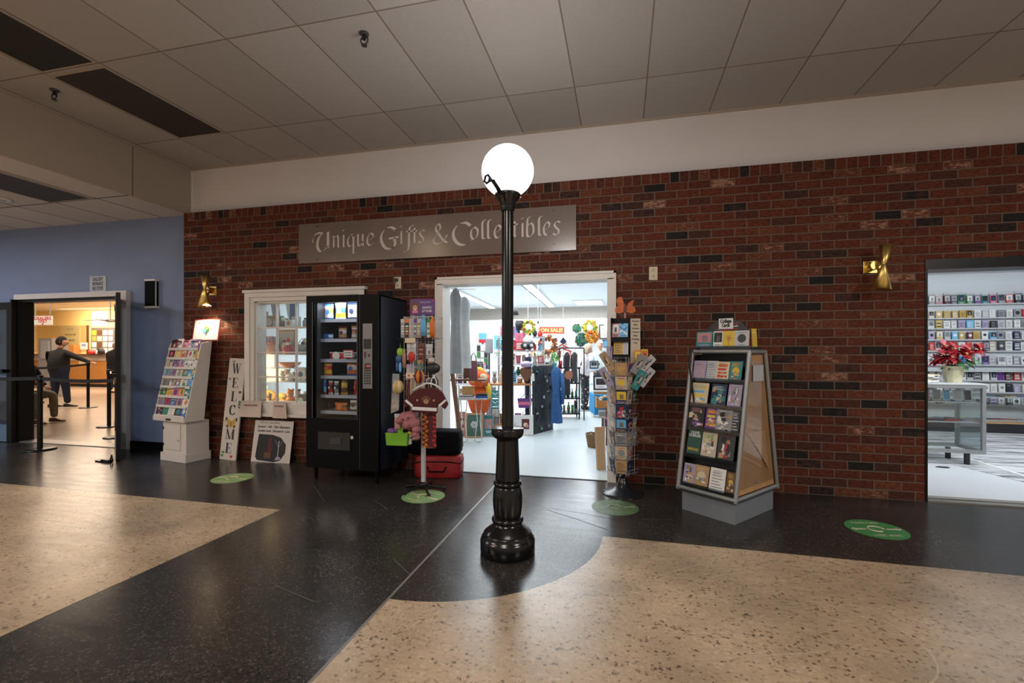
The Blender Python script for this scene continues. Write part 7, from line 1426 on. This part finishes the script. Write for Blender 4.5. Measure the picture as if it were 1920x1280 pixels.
# tan side cabinet at left behind the glass case
tag(MB().bb(4.45, 4.88, 4.2, 4.5, .22, 1.02, mat('tan_cabinet', (.48, .36, .22), .5)).bb(4.45, 4.88, 4.18, 4.5, 0, .22, 'charcoal').bb(4.70, 4.74, 4.17, 4.2, .6, .63, 'black').bb(4.80, 4.82, 4.185, 4.2, .22, 1.02, 'brown').build('tan_cabinet'), 'tan cabinet with dark base at the left of the phone wall', 'cabinet')
# glass counter
gc = thing('glass_counter', 'aluminium-framed glass display counter just inside the phone store doorway', 'display case', (3.30, 1.62, 0), R(1))
W_, D_, zb, zt = .82, .42, .15, .955
b = MB()
for x in (0, W_):
    for y in (0, D_): b.bb(x - .018, x + .018, y - .018, y + .018, zb, zt, M_alu)
for z in (zb + .02, zt - .02):
    for y in (0, D_): b.bb(0, W_, y - .015, y + .015, z - .02, z + .02, M_alu)
    for x in (0, W_): b.bb(x - .015, x + .015, 0, D_, z - .02, z + .02, M_alu)
b.build('frame', gc); MB().bb(.018, W_ - .018, -.004, .002, zb + .03, zt - .03, glass_mat('counter_glass', (.90, .94, .94), .12)).build('glass_front', gc); MB().bb(W_ - .002, W_ + .004, .018, D_ - .018, zb + .03, zt - .03, MATS['counter_glass']).build('glass_side', gc)
MB().bb(-.02, W_ + .02, -.02, D_ + .02, zt, zt + .015, 'silver').build('top', gc); 
for z in (.50, .74): MB().bb(.02, W_ - .02, .03, D_ - .02, z, z + .008, 'silver').build('glass_shelf', gc)
for x in (.06, .69):
    for y in (.05, D_ - .05): MB().cyl((x, y, 0), (x, y, zb), .028, 'black', n=14).build('leg', gc)
for j, (z, lb) in enumerate(((.509, 'lower'), (.749, 'upper'))):
    for i in range(6):
        c = [['rose', 'purple', 'maroon', 'navy', 'red', 'lilac'], ['sky', 'teal', 'charcoal', 'rose', 'blue', 'maroon']][j][i]; tag(MB().bb(-.055, .055, -.09, .09, 0, .014, c).bb(-.04, .04, -.07, .06, .014, .016, 'charcoal').build('phone_case', loc=(3.40 + .12 * i, 1.62 + .20, z), rot=(0, 0, R(q.uniform(-30, 30)))), f'{c} phone case, {ORD[i]} from left on the {lb} shelf of the glass counter', 'phone case', 'phone cases inside the glass counter')
for i in range(6):
    b = MB(); z0 = .757
    for a in ((-.045, -.037, 0, .13), (.037, .045, 0, .13), (-.037, .037, .122, .13), (-.037, .037, 0, .008)): b.bb(a[0], a[1], 0, .01, a[2], a[3], 'white')
    b.bb(-.037, .037, .004, .008, .008, .122, ('silver', 'rose', 'grey', 'sky', 'silver', 'charcoal')[i]); tag(b.build('framed_photo', loc=(3.50 + .105 * i, 1.72, z0), rot=(R(-6), 0, R((-12, 8, -5, 14, -9, 4)[i]))), f'white-rimmed empty display frame, {ORD[i]} from left standing on the upper counter shelf', 'frame', 'white frames inside the glass counter')
for i in range(7): tag(MB().bb(-.11, .11, -.14, .14, 0, .013, ('silver', 'white', 'cream', 'grey')[i % 4]).bb(-.08, .08, -.10, .08, .013, .0135, ('rose', 'grey', 'white')[i % 3]).build('magazine', loc=(3.62 - .02 * (i % 3) - (0 if i < 4 else .01), 1.82, .972 + .0138 * i), rot=(0, 0, R(5 * ((i * 3) % 7) - 15))), f'{("silver", "white", "cream", "grey")[i % 4]} magazine, {ORD[i]} from the bottom of the stack on the glass counter', 'magazine', 'magazine stack on the glass counter')
# poinsettia
ps = thing('poinsettia', 'red poinsettia in a cream wrapped pot standing on the glass counter', 'potted plant', (3.92, 1.80, .971))
MB().lathe([(.075, 0), (.085, .06), (.105, .15), (.135, .20), (.120, .20), (.095, .14), (.02, .13)], mat('cream_pot_wrap', (.50, .46, .30), .45, noise=.12, nscale=15), n=9, smooth=False).build('pot', ps)
b = MB(); bg_ = MB(); Mr = mat('poinsettia_red', (.24, .004, .010), .5, noise=.12, nscale=30); Mg = mat('poinsettia_green', (.025, .11, .03), .5, noise=.15, nscale=20)
def leafq(b, p, d, l, w_, m, tip=.3):
    d = Vector(d).normalized(); s = d.cross(Vector((0, 0, 1))).normalized(); s = s if s.length > .1 else Vector((1, 0, 0)); n = Vector((0, 0, -1)); p = Vector(p); mid = p + d * l * .5
    b.add([p, mid + s * w_, p + d * l + n * tip * l * .4, mid - s * w_, mid + Vector((0, 0, -.008))], [(0, 1, 4), (0, 4, 3), (1, 2, 4), (4, 2, 3)], m)
for cx, cy, cz in ((-.12, -.03, .33), (-.02, -.06, .40), (.14, -.02, .40), (-.04, .08, .44), (.25, -.02, .40), (.07, -.10, .34), (-.16, .02, .28), (-.07, -.1, .30), (.18, .08, .36)):
    T_ = Vector((cx * 1.5, -.75, .6)).normalized(); U_ = T_.orthogonal().normalized(); V_ = T_.cross(U_)
    for k in range(15): a = 2 * math.pi * k / 7.5 + cx * 9; d = U_ * math.cos(a) + V_ * math.sin(a) + T_ * q.uniform(-.2, .45); leafq(b, Vector((cx, cy, cz)) + T_ * (.01 * (k > 7)), d, q.uniform(.08, .13), .033, Mr)
    for k in range(4): b.ell(Vector((cx, cy, cz)) + T_ * .02 + U_ * .01 * math.cos(k * 1.6) + V_ * .01 * math.sin(k * 1.6), (.006, .006, .006), 'gold', n=6, k=4)
for k in range(26): a = q.uniform(0, 6.28); r_ = q.uniform(.02, .12); leafq(bg_, (.06 + r_ * math.cos(a), r_ * math.sin(a), q.uniform(.20, .30)), (math.cos(a), math.sin(a), q.uniform(-.7, .1)), q.uniform(.10, .15), .035, Mg)
for k in range(7): a = k * .9; bg_.tube([(0, 0, .12), (.05 * math.cos(a) + .02, .05 * math.sin(a), .26), (.10 * math.cos(a) + .03, .08 * math.sin(a), .36)], .005, Mg, n=5)
b.build('red_bracts', ps, fix=False); bg_.build('green_leaves', ps, fix=False)
tag(MB().ell((0, 0, .006), (.07, .03, .006), pm('black'), n=12, k=5, lump=.2).build('dark_scrap', loc=(3.62, 1.45, .005)), 'small black scrap lying on the store floor beneath the glass counter', 'litter')
t_ = thing('ceiling_light', 'fluorescent strip on the phone store ceiling', 'ceiling light', (5.6, 2.6, 2.72)); MB().bb(-1.4, 1.4, -.1, .1, -.05, 0, 'white').build('housing', t_); MB().bb(-1.35, 1.35, -.08, .08, -.06, -.05, M_tube2).build('diffuser', t_)

# ================================================================ SHOP WINDOW DISPLAY
def wi(name, label, cat, px, py, y, f, grp='window display pieces'):
    # place on the plane y behind the window
    r = (px - 960) / 868; a, bb_ = CY * r - SY, SY * r + CY; t = (y + 4.91) / bb_; b = MB(); f(b); z = 1.36 - (py - 656.6) / 868 * t; zn = min(WZ, key=lambda k: abs(k - z)); z = z if name in ('hanging_cloth', 'navy_bag') else zn + .002; tag(b.build(name, loc=(a * t, y, z), fix=False), label, cat, grp)
WU = thing('window_shelving', 'glass shelves on a white frame just behind the shop window', 'shelving', (0, 0, 0))
WZ = (.60, .945, 1.13, 1.31, 1.675)
for z in WZ: MB().bb(-5.05, -3.35, .38, .68, z - .012, z, 'silver').build('shelf', WU)
for x in (-5.05, -3.36): MB().bb(x, x + .02, .66, .68, .004, 2.1, M_trimw).build('upright', WU)
G_ = lambda k, w_, h, c, c2: (lambda b: goods(k, b, w_, h, c, c2))
M_glow = mat('lit_lamp_shade', (1, .72, .38), .6, emit=2.2, noise=0)
wi('table_lamp', 'glowing white square lamp shade in the lower left of the shop window', 'lamp', 507, 713, .48, lambda b: (b.bb(-.14, .14, -.05, .08, 0, .16, M_glow), b.cyl((0, 0, -.01), (0, 0, .01), .03, 'gold')))
wi('wooden_clock', 'wooden shelf clock with a lit round face at the top left of the window', 'clock', 504, 613, .5, lambda b: (b.prism([(-.15, .16), (.15, .16), (.11, 0), (-.11, 0)], 0, .06, 'wood'), b.disc((.0, .07), .05, 'cream', y=-.002), b.tube([(0, -.004, .07), (.02, -.004, .09)], .003, 'black', n=4)))
wi('hanging_cloth', 'grey-blue curtain cloth draped at the top left of the window', 'cloth', 512, 603, .62, lambda b: b.prism([(-.05, .35), (.08, .35), (.11, .1), (.05, 0), (.0, .08)], -.01, .01, mat('grey_blue_cloth', (.22, .28, .32), .8)))
wi('navy_bag', 'dark navy bag hanging at the top of the second pane column', 'bag', 550, 603, .60, lambda b: b.bb(-.06, .05, 0, .05, 0, .28, 'denim')); wi('hanging_cloth', 'white sleeve cloth hanging left of the navy bag in the window', 'cloth', 539, 600, .62, lambda b: b.prism([(-.04, .3), (.06, .3), (.05, 0), (.01, .05)], -.01, .01, 'white'))
wi('candle_group', 'green and white potted ornament beside the clock in the window', 'ornament', 530, 613, .47, lambda b: (b.lathe([(.04, 0), (.05, .06), (.03, .07)], 'brown', n=12), b.ell((0, 0, .10), (.05, .04, .045), 'green', n=10, lump=.2), b.ell((.03, -.02, .10), (.03, .03, .03), 'white', n=8))); wi('gift_box', 'white and tan small box on the top window shelf', 'box', 545, 613, .47, G_('box', .12, .09, 'white', 'tan'))
wi('doll_dress', 'mauve pleated doll dress standing in the second row of the window', 'doll dress', 505, 662, .5, lambda b: [b.prism([(-.13 + .037 * k, 0), (-.13 + .037 * (k + 1), 0), (-.07 + .02 * (k + 1), .24), (-.07 + .02 * k, .24)], -.02 * (k % 2), .03, ('lilac', 'purple', 'rose')[k % 3]) for k in range(7)])
wi('wreath', 'small dark green wreath standing left in the window', 'wreath', 493, 663, .42, lambda b: b.tube([(.05 * math.cos(a), 0, .07 + .05 * math.sin(a)) for a in [2 * math.pi * i / 14 for i in range(14)]], .028, 'green', n=7, closed=True)); wi('peach_lamp', 'peach pink fluted lamp shade in the middle left of the window', 'lamp', 509, 663, .44, lambda b: (b.lathe([(.12, 0), (.10, .07), (.055, .13), (.05, .13)], mat('peach_shade', (.75, .38, .24), .5), n=18), b.lathe([(.05, .13), (.052, .16)], 'orange', n=12)))
wi('framed_picture', 'tan framed picture of flowers in the second row of the window', 'picture', 539, 655, .62, lambda b: (b.bb(-.14, .14, 0, .02, 0, .34, 'gold'), b.bb(-.12, .10, -.003, 0, .03, .31, 'silver'), motif(b, .18, .26, 'lilac', 'yellow', 'flower', -.005)))
wi('santa_figure', 'red and white santa style figure in the second row of the window', 'figurine', 541, 663, .44, lambda b: (b.lathe([(.07, 0), (.075, .06), (.03, .13)], 'red', n=12), b.ell((0, 0, .145), (.035, .03, .035), 'cream', n=10), b.lathe([(.042, .165), (.03, .19), (.005, .22)], 'red', n=10), b.ell((0, -.02, .13), (.03, .02, .03), 'white', n=8)))
wi('red_sleigh', 'orange-red wooden sleigh bowl in the third row of the window', 'bowl', 543, 683, .42, lambda b: b.lathe([(.05, 0), (.12, .03), (.15, .07), (.14, .07), (.05, .015)], 'orange', n=20)); wi('photo_print', 'white card with small pictures in the third row of the window', 'card', 505, 686, .52, lambda b: (b.bb(-.07, .08, 0, .02, 0, .19, 'white'), motif(b, .13, .19, 'tan', 'gold', 'text', -.002)))
wi('white_plate', 'round white plate standing on edge at the left of the window', 'plate', 497, 706, .42, lambda b: (b.cyl((0, 0, .06), (0, .015, .06), .058, 'white', n=24), b.cyl((0, -.004, .06), (0, 0, .06), .035, 'cream', n=20))); wi('white_teapot', 'white china teapot in the third row of the window', 'teapot', 544, 713, .46, lambda b: (b.ell((0, 0, .05), (.07, .06, .05), 'white', n=14), b.tube([(.06, 0, .05), (.10, 0, .06), (.12, 0, .10)], .012, 'white', n=7), b.tube([(-.06, 0, .08), (-.11, 0, .08), (-.10, 0, .03), (-.06, 0, .03)], .008, 'white', n=6), b.ell((0, 0, .105), (.015, .015, .015), 'white', n=8)))
wi('figurine', 'grey and white animal figurine left of the teapot in the window', 'figurine', 530, 713, .45, G_('plush', .10, .14, 'silver', 'black')); wi('white_ornament', 'white lace ornament above the teapot in the window', 'ornament', 541, 693, .60, lambda b: b.ell((0, 0, .02), (.07, .03, .035), pm('white'), n=12, lump=.2))
wi('brass_candlestick', 'dark candlestick before the yellow cloth in the lowest window row', 'candlestick', 506, 757, .44, lambda b: b.lathe([(.06, 0), (.02, .02), (.012, .09), (.02, .12), (.03, .17)], 'charcoal', n=14)); wi('yellow_cushion', 'yellow gold cushion in the lowest row of the window', 'cushion', 503, 748, .58, lambda b: b.ell((0, 0, .10), (.15, .05, .11), pm('gold'), n=14)); wi('yellow_cushion', 'dull yellow cushion right of the candlestick in the window', 'cushion', 528, 748, .60, lambda b: b.ell((0, 0, .08), (.10, .05, .09), pm('yellow'), n=14))
wi('orange_toy', 'orange plush toy fox in the lowest row of the window', 'plush toy', 545, 752, .46, G_('plush', .15, .24, 'orange', 'white')); wi('cream_plush', 'cream knitted bundle at the bottom of the window', 'plush toy', 530, 768, .42, lambda b: b.ell((0, 0, .04), (.11, .05, .05), pm('cream'), n=14, lump=.15)); wi('dark_box', 'dark wooden box at the bottom left of the window', 'box', 497, 768, .44, G_('box', .20, .08, 'brown', 'gold'))
for i, (py, c, c2, kd) in enumerate(((640, 'lilac', 'navy', 'plush'), (662, 'grey', 'white', 'basket'), (706, 'silver', 'navy', 'box'), (757, 'charcoal', 'silver', 'box'))): wi('gift_item', f'{c} {kd} with {c2} detail beside the vending machine, {ORD[i]} from the top of the window', 'gift', 568, py + 3, .5, G_(kd if kd != 'plush' else 'figurine', .14, .17, c, c2))
l = bpy.data.lights.new('window_lamp_light', 'POINT'); l.energy = 16; l.color = (1, .68, .38); l.shadow_soft_size = .10; o = bpy.data.objects.new('window_lamp_light', l); COL.objects.link(o); o.location = (-4.85, .34, 1.15)
l = bpy.data.lights.new('window_lamp_light', 'POINT'); l.energy = 9; l.color = (1, .66, .36); l.shadow_soft_size = .10; o = bpy.data.objects.new('window_lamp_light', l); COL.objects.link(o); o.location = (-4.75, .36, .86)
# small pieces filling the window shelves
wq = random.Random(9)
for j, (z, nm) in enumerate(((.60, 'lowest'), (.945, 'second'), (1.31, 'fourth'), (1.675, 'top'))):
    for i in range(9):
        k = wq.choice(['figurine', 'vase', 'jar', 'box', 'plush', 'bottle', 'basket']); c = wq.choice([['gold', 'orange', 'yellow', 'brown'], ['cream', 'white', 'tan', 'orange'], ['rose', 'cream', 'green', 'maroon'], ['silver', 'white', 'brown', 'grey']][j]); c2 = wq.choice([v for v in ('white', 'gold', 'red', 'black') if v != c]); h = wq.uniform(.10, .165) if j == 1 else wq.uniform(.12, .24); b = MB(); goods(k, b, h * wq.uniform(.6, .9), h, c, c2)
        tag(b.build(k if k != 'plush' else 'plush_toy', loc=(-4.93 + .155 * i, wq.uniform(.53, .60), z + .001), rot=(0, 0, wq.uniform(-.4, .4)), fix=False), f'{c} {CWD[k]} with {c2} detail, {ORD[i]} from left, back of {nm} window shelf', CWD[k], 'small gifts at the back of the window shelves')
